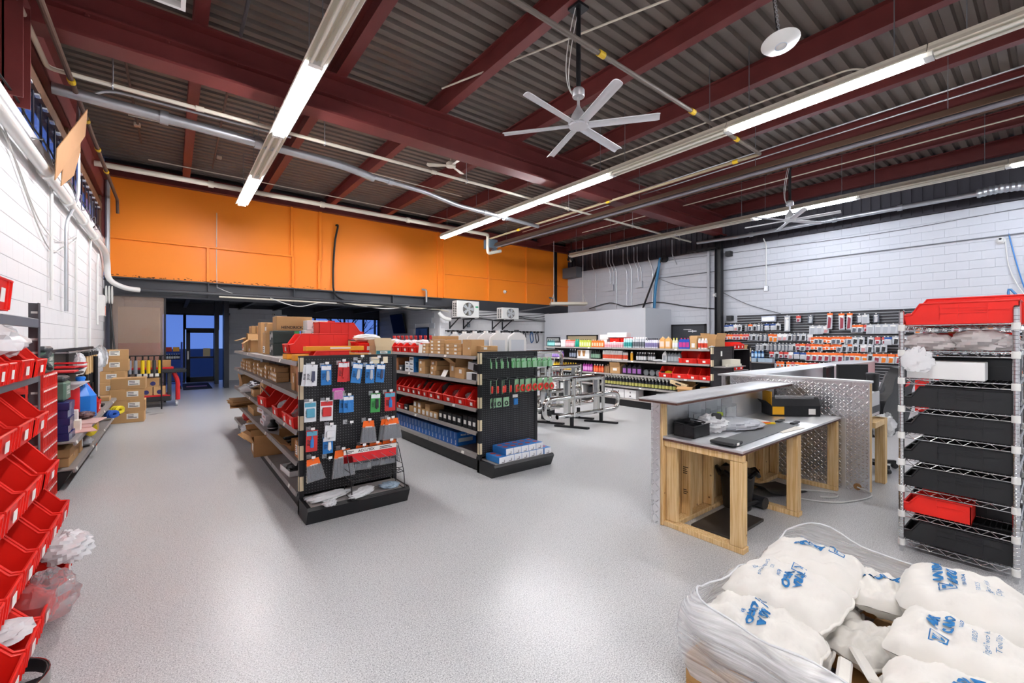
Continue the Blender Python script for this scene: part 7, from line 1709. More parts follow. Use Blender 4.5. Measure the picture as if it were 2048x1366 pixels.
thing('envelope', 'open cream envelope hanging past the front edge of the counter', 'envelope', MB().use(mat('cream_envelope', '#e4dfd4', 0.6)).prism([(-0.2, -0.05), (0.2, -0.09), (0.24, 0.05), (-0.1, 0.07)], 0, 0.004, 'z').mesh('envelope'), (4.42, 1.56, ZD + 0.001), 0.0)
t = open_carton('black and yellow display carton open on the counter by the partition', 0.5, 0.22, 0.11, (5.27, 1.76, ZD + 0.001), radians(0), m=mat('black_carton', '#1f2023', 0.5), flaps=(-0.4, 1.0, 0.9, 0.5)); t.rotation_euler.z = -0.75
obj('yellow_panel', MB().use(cm_('#e5a81e')).box(-0.24, -0.12, -0.002, 0, 0.015, 0.1).mesh('yellow_panel'), t); obj('yellow_flap', MB().use(cm_('#e5a81e')).box(-0.25, -0.247, 0, 0.2, 0.11, 0.26).mesh('yellow_flap'), t, (0, 0, 0), (0, 0.0, 0)); obj('clear_window', MB().use(CLEARBAG).box(-0.2, 0.2, 0.03, 0.034, 0.11, 0.22).mesh('clear_window'), t); obj('barcode', MB().use(PAPER).box(0.13, 0.2, -0.002, 0, 0.02, 0.08).mesh('barcode'), t)
for i, x in enumerate((3.75, 4.05, 4.35)): 
    t = thing('brochure_holder', 'clear brochure holder on the splash sheet, %s from the organizer' % nth(i), 'holder', loc=(x, 2.06, ZD + 0.001)); obj('clear_body', MB().use(mat('clear_acrylic', '#eef2f4', 0.05, trans=0.9, ior=1.2)).box(-0.11, 0.11, -0.045, -0.042, 0, 0.16).box(-0.11, 0.11, 0.0, 0.003, 0, 0.24).box(-0.11, -0.107, -0.045, 0, 0, 0.18).box(0.107, 0.11, -0.045, 0, 0, 0.18).mesh('clear_body'), t); obj('label', label_mesh(0.06, 0.03), t, (0.05, -0.046, 0.02))
t = thing('waste_bin', 'black waste bin with liner under the work counter', 'bin', loc=(4.22, 1.9, 0)); obj('bucket', MB().use(BLACK_PLASTIC).lathe([(0.11, 0), (0.12, 0.01), (0.15, 0.34), (0.155, 0.36)], 20).mesh('bucket'), t); obj('liner', MB().use(mat('black_film', '#0f1012', 0.25)).tube([((0.165 + 0.012 * sin(5 * a)) * cos(a), (0.165 + 0.012 * sin(4 * a)) * sin(a), 0.345 + 0.02 * sin(7 * a)) for a in [2 * pi * k / 28 for k in range(28)]], 0.022, n=6, closed=True).mesh('liner'), t)
thing('floor_board', 'dark board lying on the floor under the work counter', 'board', MB().use(mat('dark_board', '#3b3632', 0.45)).bbox(-0.3, 0.3, -0.17, 0.17, 0, 0.025, 0.003).mesh('floor_board'), (3.78, 1.78, 0), 0.0)
t = thing('foot_roller', 'black foam foot roller bar behind the front post', 'roller', loc=(4.35, 1.76, 0)); obj('bar', MB().use(BLACK_PAINT).cyl((-0.25, 0.03, 0.08), (0.05, 0, 0.07), 0.02, n=10).mesh('bar'), t); obj('foam_roll', MB().use(RUBBER).cyl((0.02, -0.05, 0.06), (0.04, 0.09, 0.06), 0.055, n=18).mesh('foam_roll'), t)
thing('rubber_mat', 'curled black rubber sheet on the floor under the counter', 'mat', MB().use(RUBBER).grid(lambda u, v: (0.6 * u - 0.3, 0.36 * v - 0.18, 0.006 + 0.16 * (1 - u) ** 3 * (0.5 + 0.5 * v) + 0.02 * sin(9 * v) * (1 - u)), 10, 6).mesh('rubber_mat'), (4.98, 1.88, 0.0), -0.25)
cable('floor_cable', 'white cable looping on the floor from the partition hole', [(5.64, 1.32, 0.05), (5.62, 1.2, 0.02), (5.45, 1.2, 0.01), (5.1, 1.34, 0.01), (4.95, 1.55, 0.01), (4.96, 1.72, 0.01), (5.2, 1.7, 0.01), (5.38, 1.45, 0.01), (5.25, 1.4, 0.01), (5.13, 1.5, 0.012)], 0.008, WHITE_CABLE)
# gaming chair behind the partition
t = thing('gaming_chair', 'black racing-style swivel chair behind the partition', 'chair', loc=(6.84, 1.52, 0), rot=radians(163))
LEATH = mat('black_leather', '#17181b', 0.35, bump=0.1); GREYL = mat('charcoal_fabric', '#4a4c50', 0.6)
for k in range(5):
    a = 2 * pi * k / 5
    lg = obj('star_leg', cached('gcl', lambda: MB().use(BLACK_PLASTIC).prism([(0, -0.03), (0.32, -0.02), (0.32, 0.02), (0, 0.03)], 0.06, 0.1, 'z').mesh('star_leg')), t, (0, 0, 0), (0, 0, a)); obj('caster', cached('gcc', lambda: MB().use(BLACK_PLASTIC).cyl((0.31, -0.02, 0.032), (0.31, 0.02, 0.032), 0.032, n=12).mesh('caster')), lg)
obj('gas_lift', MB().use(CHROME).cyl((0, 0, 0.1), (0, 0, 0.4), 0.03, n=12).mesh('gas_lift'), t)
def pad(name, m, sx, sy, sz, z, y=0.0, p=4):
    def fn(u, v):
        a, b_ = 2 * pi * u, pi * v - pi / 2
        f = lambda c_: (abs(c_) ** (2 / p)) * (1 if c_ >= 0 else -1)
        return (f(cos(b_)) * f(cos(a)) * sx / 2, y + f(cos(b_)) * f(sin(a)) * sy / 2, z + f(sin(b_)) * sz / 2)
    return MB().use(m).grid(fn, 24, 12).mesh(name, ang=80)
obj('seat', pad('seat', LEATH, 0.52, 0.5, 0.13, 0.47), t)
bk = obj('backrest', MB().use(LEATH).prism([(-0.24, 0.0), (0.24, 0), (0.28, 0.3), (0.26, 0.42), (0.19, 0.5), (0.2, 0.66), (0.13, 0.78), (-0.13, 0.78), (-0.2, 0.66), (-0.19, 0.5), (-0.26, 0.42), (-0.28, 0.3)], -0.05, 0.05, 'y').mesh('backrest', ang=50), t, (0, 0.24, 0.5), (-0.2, 0, 0))
obj('side_bolster', MB().use(GREYL).tube([(-0.22, -0.06, 0.05), (-0.26, -0.09, 0.3), (-0.17, -0.06, 0.5), (-0.15, -0.05, 0.7)], [0.04, 0.06, 0.04, 0.03], n=8).tube([(0.22, -0.06, 0.05), (0.26, -0.09, 0.3), (0.17, -0.06, 0.5), (0.15, -0.05, 0.7)], [0.04, 0.06, 0.04, 0.03], n=8).mesh('side_bolster'), bk)
obj('red_vent', MB().use(RED_P).prism([(-0.1, 0.58), (-0.03, 0.56), (-0.04, 0.62), (-0.1, 0.64)], 0.05, 0.055, 'y').prism([(0.1, 0.58), (0.03, 0.56), (0.04, 0.62), (0.1, 0.64)], 0.05, 0.055, 'y').mesh('red_vent'), bk)
for sx in (-0.3, 0.3): obj('armrest', MB().use(BLACK_PLASTIC).box(sx - 0.02, sx + 0.02, -0.02, 0.02, 0.42, 0.66).bbox(sx - 0.04, sx + 0.04, -0.14, 0.14, 0.66, 0.69, 0.01).mesh('armrest'), t)
thing('white_bag', 'white plastic bag hung over the chair arm by the partition', 'bag', crumple(95, 0.3, 0.2, 0.27, MILKBAG, 0.4, 18), (6.52, 1.28, 0.47))
# ================================================================ chrome wire rack with long bins seen from its end
RX, RY, RL, RW = 4.34, 0.18, 1.22, 0.565
WIRE = mat('chrome_wire', '#cfd0d2', 0.18, metal=1.0)
t = thing('wire_rack', 'tall chrome wire rack loaded with long black bins', 'rack', loc=(RX, RY, 0))
def post():
    mb = MB().use(WIRE).cyl((0, 0, 0.03), (0, 0, 1.8), 0.0165, n=14).lathe([(0.012, 1.8), (0.017, 1.81), (0.01, 1.82)], 12).cyl((0, 0, 0), (0, 0, 0.03), 0.012, n=10)
    for k in range(66): mb.lathe([(0.0165, 0.08 + 0.0257 * k), (0.0178, 0.081 + 0.0257 * k), (0.0165, 0.083 + 0.0257 * k)], 14)
    return mb.mesh('post')
pm = post()
for x in (0, RL):
    for y in (0, RW): obj('post', pm, t, (x, y, 0))
def wshelf():
    mb = MB().use(WIRE)
    for z in (0.0, -0.034):
        mb.tube([(0, 0, z), (RL, 0, z), (RL, RW, z), (0, RW, z)], 0.0035, n=6, closed=True)
    def zig(p, q, n_):
        p, q = Vector(p), Vector(q)
        pts = [p + (q - p) * k / (2 * n_) + Vector((0, 0, 0 if k % 2 == 0 else -0.034)) for k in range(2 * n_ + 1)]
        mb.tube(pts, 0.0025, n=5)
    zig((0, 0.03, 0), (0, RW - 0.03, 0), 6); zig((RL, 0.03, 0), (RL, RW - 0.03, 0), 6); zig((0.03, 0, 0), (RL - 0.03, 0, 0), 13); zig((0.03, RW, 0), (RL - 0.03, RW, 0), 13)
    for k in range(21): mb.tube([(0, 0.02 + (RW - 0.04) * k / 20, 0.004), (RL, 0.02 + (RW - 0.04) * k / 20, 0.004)], 0.0018, n=4)
    for x in (0.3, 0.61, 0.92): mb.tube([(x, 0, -0.002), (x, RW, -0.002)], 0.003, n=5)
    return mb.mesh('wire_shelf')
wm = wshelf()
cl = MB().use(WHITE_METAL).lathe([(0.019, -0.04), (0.022, -0.038), (0.021, 0.006), (0.019, 0.008)], 14).mesh('collar')
rz_ = (0.087, 0.30, 0.49, 0.69, 0.89, 1.09, 1.30, 1.51, 1.70)
for z in rz_:
    s_ = obj('wire_shelf', wm, t, (0, 0, z))
    for x in (0, RL):
        for y in (0, RW): obj('collar', cl, s_, (x, y, 0))
def rbin(label, zi, x, m, L=0.53, w=0.27, h=0.15, grp=None, dz=0.0, y=None):
    # long side toward -x, low front toward +y
    storage_bin(label, w, L, h, (RX + x, (RY + RW - 0.02) if y is None else y, rz_[zi] + 0.007 + dz), pi, m=m, lip=0.45, tag=False, group=grp)
nm = ('bottom', 'second', 'third', 'fourth', 'fifth', 'sixth', 'seventh', 'eighth')
for zi in (0, 2, 3, 4, 5):
    for k in range(4): rbin('long black bin, %s from the rack end on the %s wire shelf' % (nth(k), nm[zi]), zi, 0.155 + 0.285 * k, BIN_BLACK, grp='long black bins on the wire rack')
rbin('short red bin alone at the end of the second wire shelf', 1, 0.155, BIN_RED, L=0.34, h=0.13)
for k in range(3): rbin('long black bin, %s from the short red bin on the second wire shelf' % nth(k), 1, 0.44 + 0.285 * k, BIN_BLACK, grp='long black bins on the wire rack')
for k in range(3): rbin('long black bin behind the white box, %s from the rack end' % nth(k), 6, 0.42 + 0.285 * k, BIN_BLACK, grp='long black bins on the wire rack')
carton('long white box on the seventh wire shelf', 0.4, 0.2, 0.13, (RX + 0.03, RY + 0.34, rz_[6] + 0.007), -pi / 2, m=WHITE_P, tape=False)
rbin('red bin half hidden by film on the eighth wire shelf', 7, 0.4, BIN_RED, h=0.12)
open_carton('brown open carton on the eighth wire shelf', 0.2, 0.2, 0.14, (RX + 0.75, RY + 0.3, rz_[7] + 0.007), -pi / 2, m=CARD2, flaps=(0, 0, 0, 0), fk=0.02)
for i, (y, sd, sx, sy, sz) in enumerate(((0.6, 101, 0.22, 0.26, 0.12), (0.35, 102, 0.22, 0.24, 0.14), (0.26, 103, 0.2, 0.2, 0.12))): thing('film_heap', '%s heap of clear film from the partition on the eighth wire shelf' % nth(i), 'bag', crumple(sd, sx, sy, sz, mat('dusty_clear_film', '#d8d3d1', 0.22, trans=0.2, ior=1.2, alpha=0.85), 0.35, 16), (RX + 0.12, y, rz_[7] + 0.007))
thing('film_tail', 'tail of clear film hanging over the white box', 'bag', crumple(104, 0.035, 0.16, 0.17, MILKBAG, 0.6, 16), (RX - 0.045, RY + 0.47, 1.36))
# red bins stacked on top, nested
rbin('front red bin on top of the wire rack', 8, 0.15, BIN_RED, L=0.56, w=0.28, h=0.15)
rbin('rear red bin standing behind the front one on the rack top', 8, 0.46, BIN_RED, L=0.62, w=0.3, h=0.2, y=RY + RW + 0.01)
thing('dark_bundle', 'dark brown wrapped bundle sticking out beside the top red bins', 'bundle', crumple(105, 0.2, 0.2, 0.1, mat('dark_brown_wrap', '#4a3a32', 0.4), 0.3), (RX + 0.9, RY + 0.5, rz_[8] + 0.007))
t = thing('blue_strap', 'blue strap looped behind the top red bins', 'strap', MB().use(mat('blue_strap', '#4a8fd0', 0.45)).tube(arc((0, 0, 0), (0.05, 0.12, 0.5), (0, -0.05, 0.1), 8), 0.008, n=6).mesh('blue_strap'), (RX + 0.7, RY + 0.02, rz_[8] + 0.007))

# ================================================================ pallet of white cloth sacks in stretch film
PX0, PX1, PY0, PY1 = 1.88, 3.2, 0.02, 1.08
t = thing('pallet', 'wooden pallet under the white sacks', 'pallet')
PW = mat('pallet_wood', '#c89a5e', 0.7, var=0.2, vscale=5)
for k in range(7):
    y0 = PY0 + (PY1 - PY0 - 0.1) * k / 6
    obj('deck_board', MB().use(PW).bbox(PX0, PX1, y0, y0 + 0.1, 0.12, 0.14, 0.003).mesh('deck_board'), t)
for k in range(3):
    x0 = PX0 + (PX1 - PX0 - 0.09) * k / 2
    obj('stringer', MB().use(PW).bbox(x0, x0 + 0.09, PY0, PY1, 0.02, 0.119, 0.003).mesh('stringer'), t)
    y0 = PY0 + (PY1 - PY0 - 0.1) * k / 2
    obj('bottom_board', MB().use(PW).bbox(PX0, PX1, y0, y0 + 0.1, 0.0, 0.019, 0.003).mesh('bottom_board'), t)
COTTON = mat('white_cotton_cloth', '#e0ddd6', 0.85, bump=0.35, bscale=14)
INK = mat('blue_ink', '#1d6aa5', 0.75); INK2 = mat('pale_ink', '#5b86ad', 0.75)
def sack_h(x, y, L, Wd, H, ph):
    a, b_ = abs(2 * x / L), abs(2 * y / Wd)
    e = max(0.0, 1 - a ** 3.2) ** 0.5 * max(0.0, 1 - b_ ** 3.2) ** 0.5
    wr = 0.008 * sin(14 * x / L + 5 * y / Wd + ph) + 0.006 * sin(23 * y / Wd - 9 * x / L + 2 * ph) + 0.005 * sin(31 * (x + y) / L + ph * 3)
    return H * (0.5 + 0.5 * e) + wr * (0.4 + e) * (1.0 if e > 0.02 else 0.3)
def sack(label, L, Wd, H, loc, rot, ph, prints=()):
    t = thing('cloth_sack', label, 'sack', loc=loc, rot=rot, group='white sacks on the pallet')
    n_ = 26
    mb = MB().use(COTTON)
    edge = lambda u, v: 1 + 0.025 * sin(9 * u + ph * 2) + 0.02 * sin(13 * v + ph)
    def sq(s_, q): return s_ * (1 - 0.09 * abs(q) ** 4)
    def top(u, v):
        s_, q = 2 * u - 1, 2 * v - 1
        x, y = sq(s_, q) * L / 2 * edge(u, v), sq(q, s_) * Wd / 2 * edge(v, u)
        return (x, y, sack_h(s_ * L / 2, q * Wd / 2, L, Wd, H, ph))
    def bot(u, v):
        p = top(u, v)
        return (p[0], p[1], max(0.0, H - p[2]) if p[2] > H * 0.5 else p[2])
    mb.grid(top, n_, n_); mb.grid(lambda u, v: bot(1 - u, v), n_, n_)
    obj('cloth', mb.mesh('cloth', ang=85), t)
    # seam along one end
    obj('seam', MB().use(COTTON).tube([(*top(k / 16, 0.0)[:2], H * 0.5 + 0.004 * sin(k * 1.7)) for k in range(17)], 0.008, n=6).mesh('seam', ang=80), t)
    for (txt, size, px, py, rz, m_, bold) in prints:
        src = text_mesh(txt, size, m_, bold) if txt != '#' else None
        if src is None:
            mbl = MB().use(m_); a = size
            mbl.add([(-a, -a * .8, 0), (a, -a * .8, 0), (a, a * .8, 0), (-a, a * .8, 0), (-a * .88, -a * .68, 0), (a * .88, -a * .68, 0), (a * .88, a * .68, 0), (-a * .88, a * .68, 0)], [(0, 1, 5, 4), (1, 2, 6, 5), (2, 3, 7, 6), (3, 0, 4, 7)])
            mbl.add([(-a * .6, a * .15, 0), (-a * .1, a * .15, 0), (-a * .1, -a * .3, 0), (a * .05, -a * .3, 0), (a * .05, a * .5, 0), (-a * .6, a * .5, 0)], [(0, 1, 4, 5), (1, 2, 3, 4)])
            mbl.add([(a * .6, -a * .15, 0), (a * .3, -a * .15, 0), (a * .3, a * .5, 0), (a * .15, a * .5, 0), (a * .15, -a * .5, 0), (a * .6, -a * .5, 0)], [(0, 1, 4, 5), (1, 2, 3, 4)])
            src = mbl.mesh('emblem')
        me = src.copy()
        c0, s0 = cos(rz), sin(rz)
        for v in me.vertices:
            x, y = px + v.co.x * c0 - v.co.y * s0, py + v.co.x * s0 + v.co.y * c0
            v.co = (x, y, sack_h(x, y, L, Wd, H, ph) + 0.0075)
        obj('emblem' if txt == '#' else 'lettering', me, t)
    return t
def ancra(px, py, rz, k=1.0):
    c0, s0 = cos(rz), sin(rz)
    q = lambda a, b_: (px + (a * c0 - b_ * s0) * k, py + (a * s0 + b_ * c0) * k)
    return [('#', 0.038 * k, *q(-0.115, 0), rz, INK, 0), ('ANCRA', 0.046 * k, *q(0.025, 0.024), rz, INK, 0.06), ('CARGO', 0.046 * k, *q(0.025, -0.026), rz, INK, 0.06), ('CANADA', 0.018 * k, *q(0.02, -0.064), rz, INK, 0.02),
            ('50025', 0.022 * k, *q(-0.02, -0.105), rz, INK2, 0), ('Single Two Holes', 0.026 * k, *q(0.0, -0.14), rz, INK2, 0), ('Tee Clip', 0.026 * k, *q(0.0, -0.175), rz, INK2, 0)]
ZP = 0.141
# lower layer
for i, (x, y) in enumerate(((2.12, 0.84), (2.55, 0.84), (2.95, 0.84), (2.12, 0.25), (2.55, 0.25), (2.95, 0.25))):
    sack('lower white sack, %s of the bottom layer counted from the film corner' % nth(i), 0.42, 0.46, 0.14, (x, y, ZP), 0.05 * ((i * 3) % 3 - 1), 1.3 * i)
ZU = ZP + 0.095
sack('printed white sack at the back corner nearest the timber counter', 0.46, 0.44, 0.18, (2.76, 0.85, ZU + 0.02), 0.06, 0.4, ancra(0.06, 0.0, pi / 2 + 0.1, 0.9)[:6])
sack('printed white sack with full blue emblem facing the aisle', 0.44, 0.46, 0.19, (2.36, 0.83, ZU + 0.02), -0.04, 2.2, ancra(0.02, -0.03, pi + 0.2, 0.95))
sack('white sack under film at the aisle corner', 0.32, 0.46, 0.17, (2.05, 0.83, ZU - 0.02), 0.03, 3.9, ancra(0.0, 0.0, pi + 0.2, 0.9)[:4])
sack('large printed white sack in front of the wire rack', 0.56, 0.44, 0.2, (2.9, 0.28, ZU + 0.03), 0.08, 5.2, ancra(0.0, 0.06, 0.1) )
sack('white sack with emblem between the large sack and the film edge', 0.4, 0.44, 0.19, (2.45, 0.24, ZU + 0.015), -0.05, 0.9, ancra(0.0, 0.06, 0.1, 0.9))
sack('white sack with upside-down lettering at the near edge', 0.36, 0.44, 0.18, (2.1, 0.2, ZU), 0.12, 4.1, ancra(0.0, 0.0, -0.65, 0.9)[:4])
sack('small white sack sagging in the middle of the pallet load', 0.36, 0.28, 0.13, (2.84, 0.57, ZU), 0.3, 1.7, [('ANCRA', 0.05, 0.02, 0.0, pi / 2 + 0.2, INK, 0.06)])
sack('half-empty white sack folded into the middle gap', 0.34, 0.24, 0.09, (2.45, 0.54, ZP + 0.04), -0.3, 2.9)
for i, (x, y, r) in enumerate(((2.2, 0.46, 0.5), (2.5, 0.4, 0.4), (2.08, 0.5, 0.2))):
    thing('cloth_tie', 'white cloth tie in the middle gap, %s from the film corner' % nth(i), 'strap', MB().use(COTTON).bbox(-0.12, 0.12, -0.025, 0.025, 0, 0.018, 0.008).mesh('cloth_tie'), (x, y + 0.03, ZP + 0.13), (0.2, 0.1, r))
FILM = mat('stretch_film', '#f2f4f6', 0.12, trans=0.0, alpha=0.42, spec=0.8)
n, l, b = nodes_of(FILM)
tc = n.new('ShaderNodeTexCoord'); mp = n.new('ShaderNodeMapping'); mp.inputs['Scale'].default_value = (3, 3, 55); nz = n.new('ShaderNodeTexNoise'); nz.inputs['Scale'].default_value = 1.2; nz.inputs['Detail'].default_value = 4
l.new(tc.outputs['Object'], mp.inputs[0]); l.new(mp.outputs[0], nz.inputs[0])
bp = n.new('ShaderNodeBump'); bp.inputs['Strength'].default_value = 0.5; bp.inputs['Distance'].default_value = 0.02; l.new(nz.outputs[0], bp.inputs['Height']); l.new(bp.outputs[0], b.inputs['Normal'])
ar = n.new('ShaderNodeMapRange'); ar.inputs[1].default_value = 0.35; ar.inputs[2].default_value = 0.7; ar.inputs[3].default_value = 0.28; ar.inputs[4].default_value = 0.75; l.new(nz.outputs[0], ar.inputs[0]); l.new(ar.outputs[0], b.inputs['Alpha'])
t = thing('stretch_film_wrap', 'clear stretch film wound around the pallet of white sacks', 'film')
path = round_path([(PX0 + 0.5, PY0 - 0.02, 0), (PX1 + 0.02, PY0 - 0.02, 0), (PX1 + 0.02, PY1 + 0.02, 0), (PX0 - 0.03, PY1 + 0.02, 0), (PX0 - 0.03, PY0 - 0.02, 0), (PX0 + 0.5, PY0 - 0.02, 0)], 0.1, 6)
pl = []
for i in range(len(path) - 1):
    m_ = max(1, int((path[i + 1] - path[i]).length / 0.05))
    pl += [path[i] + (path[i + 1] - path[i]) * k / m_ for k in range(m_)]
fr_ = random.Random(2)
C0 = Vector(((PX0 + PX1) / 2, (PY0 + PY1) / 2, 0))
def film(v_, p, i):
    z = 0.08 + v_ * (0.31 + 0.035 * sin(i * 0.21) + 0.02 * sin(i * 0.57))
    d = (p - C0).normalized()
    bulge = 0.03 * sin(pi * v_) + 0.012 * sin(i * 0.9 + 7 * v_) + (-0.05 * max(0, v_ - 0.85) / 0.15)
    q = p + d * bulge
    return (q.x, q.y, z)
NV = 10
vs = [film(j / NV, p, i) for j in range(NV + 1) for i, p in enumerate(pl)]
m_ = len(pl)
fs = [(j * m_ + i, j * m_ + (i + 1) % m_, (j + 1) * m_ + (i + 1) % m_, (j + 1) * m_ + i) for j in range(NV) for i in range(m_)]
obj('film_sheet', MB().use(FILM).add(vs, fs).mesh('film_sheet', ang=80), t)
rim = [Vector(film(1.0, p, i)) + Vector((0, 0, 0.004 * sin(i * 1.3))) for i, p in enumerate(pl)]
obj('rolled_edge', MB().use(mat('rolled_film', '#eef0f2', 0.2, alpha=0.7)).tube(rim, 0.005, n=6, closed=True).mesh('rolled_edge', ang=80), t)
# ================================================================ red-bin rack along the block wall
FR_ = pi / 2        # rotation that turns a front from -y toward +x
RACK = mat('grey_rack_steel', '#8b9095', 0.35, metal=0.5); RACKD = mat('dark_rack_post', '#5d6064', 0.4, metal=0.4)
LZ = (0.1, 0.43, 0.74, 1.04, 1.37, 1.73)
t = thing('bin_rack', 'grey steel rack of red bins along the block wall', 'rack', loc=(-1.17, 1.9, 0))
def lpost():
    mb = MB().use(RACKD).box(0, 0.004, -0.055, 0, 0, 1.84).box(0, 0.055, -0.004, 0, 0, 1.84)
    mb.use(PAPER)
    for k in range(20): mb.box(0.012, 0.043, -0.0055, -0.004, 0.06 + 0.09 * k, 0.075 + 0.09 * k)
    return mb.mesh('post')
pm = lpost()
for y in (2.35,):
    obj('post', pm, t, (0, y, 0)); obj('post', pm, t, (0.48, y, 0), (0, 0, 0), (-1, 1, 1))
obj('post', pm, t, (0, 0.06, 0)); obj('post', pm, t, (0.48, 0.06, 0), (0, 0, 0), (-1, 1, 1))
sh = MB().use(RACK).bbox(0.005, 0.475, 0.02, 2.33, -0.02, 0, 0.003).bbox(0.462, 0.48, 0.0, 2.35, -0.055, 0.004, 0.004).mesh('shelf_deck')
for z in LZ: obj('shelf_deck', sh, t, (0, 0, z))
shn = ('lowest', 'second', 'third', 'fourth', 'fifth', 'topmost')
for si, z, x, rowsb in ((5, 1.735, -0.62, ((3.0, 0.32, 0.34),)), (4, 1.375, -0.63, ((2.9, 0.13, 0.21), (3.06, 0.13, 0.21), (3.22, 0.13, 0.21), (3.5, 0.26, 0.22), (3.83, 0.26, 0.2))),
                        (3, 1.045, -0.61, ((2.7, 0.28, 0.24), (3.02, 0.3, 0.24), (3.36, 0.3, 0.24), (3.72, 0.3, 0.22))), (2, 0.745, -0.57, ((2.62, 0.28, 0.23), (2.94, 0.3, 0.23), (3.28, 0.32, 0.23), (3.74, 0.34, 0.19))),
                        (1, 0.435, -0.54, ((2.5, 0.24, 0.22), (2.77, 0.24, 0.22), (3.04, 0.24, 0.22), (3.31, 0.24, 0.22), (3.6, 0.26, 0.22), (3.9, 0.26, 0.22))), (0, 0.105, -0.52, ((2.4, 0.26, 0.23), (2.69, 0.26, 0.23), (2.98, 0.26, 0.23), (3.27, 0.26, 0.23), (3.57, 0.28, 0.23), (3.9, 0.28, 0.2)))):
    for i, (y, w, h) in enumerate(rowsb):
        storage_bin('red hopper bin on the %s rack shelf, %s from the end post' % (shn[si], nth(len(rowsb) - 1 - i)), w, 0.42, min(0.27, h * 1.15) if si < 5 else h, (x, y, z), FR_, lip=0.42, group='red hopper bins on the grey rack')
        # rows of bins behind show as backs only
for i, (x, y, z, sx, sy, sz, sd) in enumerate(((-0.8, 3.0, 1.84, 0.3, 0.26, 0.16, 111), (-0.8, 3.45, 1.5, 0.3, 0.6, 0.18, 112), (-0.5, 3.75, 0.26, 0.22, 0.26, 0.16, 113), (-0.53, 3.42, 0.1, 0.18, 0.24, 0.2, 114), (-0.66, 3.0, 0.2, 0.26, 0.18, 0.1, 115))):
    thing('plastic_bag', ('clear bag in the topmost red bin', 'milky film lying over the fifth shelf bins', 'big crinkled clear bag spilling from the second shelf bins', 'clear bag bundle hanging from the lowest shelf', 'small clear bag inside a lowest shelf bin')[i] + ' on the grey rack', 'bag', crumple(sd, sx, sy, sz, MILKBAG if i in (1, 2, 4) else CLEARBAG, 0.4, 18), (x, y, z))
# tank straps on the floor
STRAP = mat('polished_strap', '#b9b7b4', 0.16, metal=1.0)
for i, (x, y, rz, R) in enumerate(((-0.72, 2.86, 0.15, 0.22), (-0.82, 2.66, -0.1, 0.22))):
    t = thing('tank_strap', '%s polished curved tank strap on the floor by the rack' % ('farther', 'nearer')[i], 'strap', loc=(x, y, 0), rot=rz)
    def band(r, w, m_, nm):
        mb = MB().use(m_); pts = [(r * cos(a) * 1.3, r * sin(a)) for a in [radians(-100 + 200 * k / 20) for k in range(21)]]
        v = []
        for px, py in pts: v += [(px, py, 0.02 + 0.03 * px), (px, py, 0.02 + w + 0.03 * px), (px * 0.985, py * 0.985, 0.02 + w + 0.03 * px), (px * 0.985, py * 0.985, 0.02 + 0.03 * px)]
        f = []
        for k in range(20):
            o = 4 * k
            for j in range(4): f.append((o + j, o + (j + 1) % 4, o + 4 + (j + 1) % 4, o + 4 + j))
        mb.add(v, f + [(0, 3, 2, 1), (80, 81, 82, 83)]); return mb.mesh(nm)
    obj('band', band(R, 0.06, STRAP, 'band'), t); obj('rubber_liner', band(R * 0.97, 0.062, RUBBER, 'rubber_liner'), t)
    obj('support_block', MB().use(RUBBER).box(0.2, 0.27, -0.05, 0.05, 0, 0.025).mesh('support_block'), t)

# ================================================================ stack of red crates
CR = mat('red_crate_plastic', '#dd2a1e', 0.4)
def crate():
    mb = MB().use(CR); L, w, h = 0.66, 0.3, 0.14
    for z0, z1 in ((0, 0.016), (h - 0.028, h)): mb.box(-w / 2, w / 2, 0, L, z0, z1) if z0 == 0 else mb.box(-w / 2, -w / 2 + 0.012, 0, L, z0, z1).box(w / 2 - 0.012, w / 2, 0, L, z0, z1).box(-w / 2, w / 2, 0, 0.012, z0, z1).box(-w / 2, w / 2, L - 0.012, L, z0, z1)
    for k in range(14): mb.box(w / 2 - 0.01, w / 2, L * k / 13.0 * 0.97, L * k / 13.0 * 0.97 + 0.014, 0.016, h - 0.028).box(-w / 2, -w / 2 + 0.01, L * k / 13.0 * 0.97, L * k / 13.0 * 0.97 + 0.014, 0.016, h - 0.028)
    for k in range(7): mb.box(-w / 2 + (w - 0.014) * k / 6, -w / 2 + 0.014 + (w - 0.014) * k / 6, 0, 0.01, 0.016, h - 0.028)
    return mb.mesh('crate_body')
cm0 = crate(); cd = MB().use(PAPER)
for k in range(9): cd.box(0.15, 0.152, 0.04 + 0.068 * k, 0.08 + 0.068 * k, 0.117, 0.132)
cd = cd.mesh('rim_slots')
for k in range(9):
    t = thing('plastic_crate', 'red slatted plastic crate, %s from the floor in the tall stack' % nth(k), 'crate', loc=(-1.08, 5.82, 0.001 + 0.1405 * k), group='tall stack of red crates'); obj('crate_body', cm0, t); obj('rim_slots', cd, t)
CASEG = mat('sage_green_case', '#5c7566', 0.4)
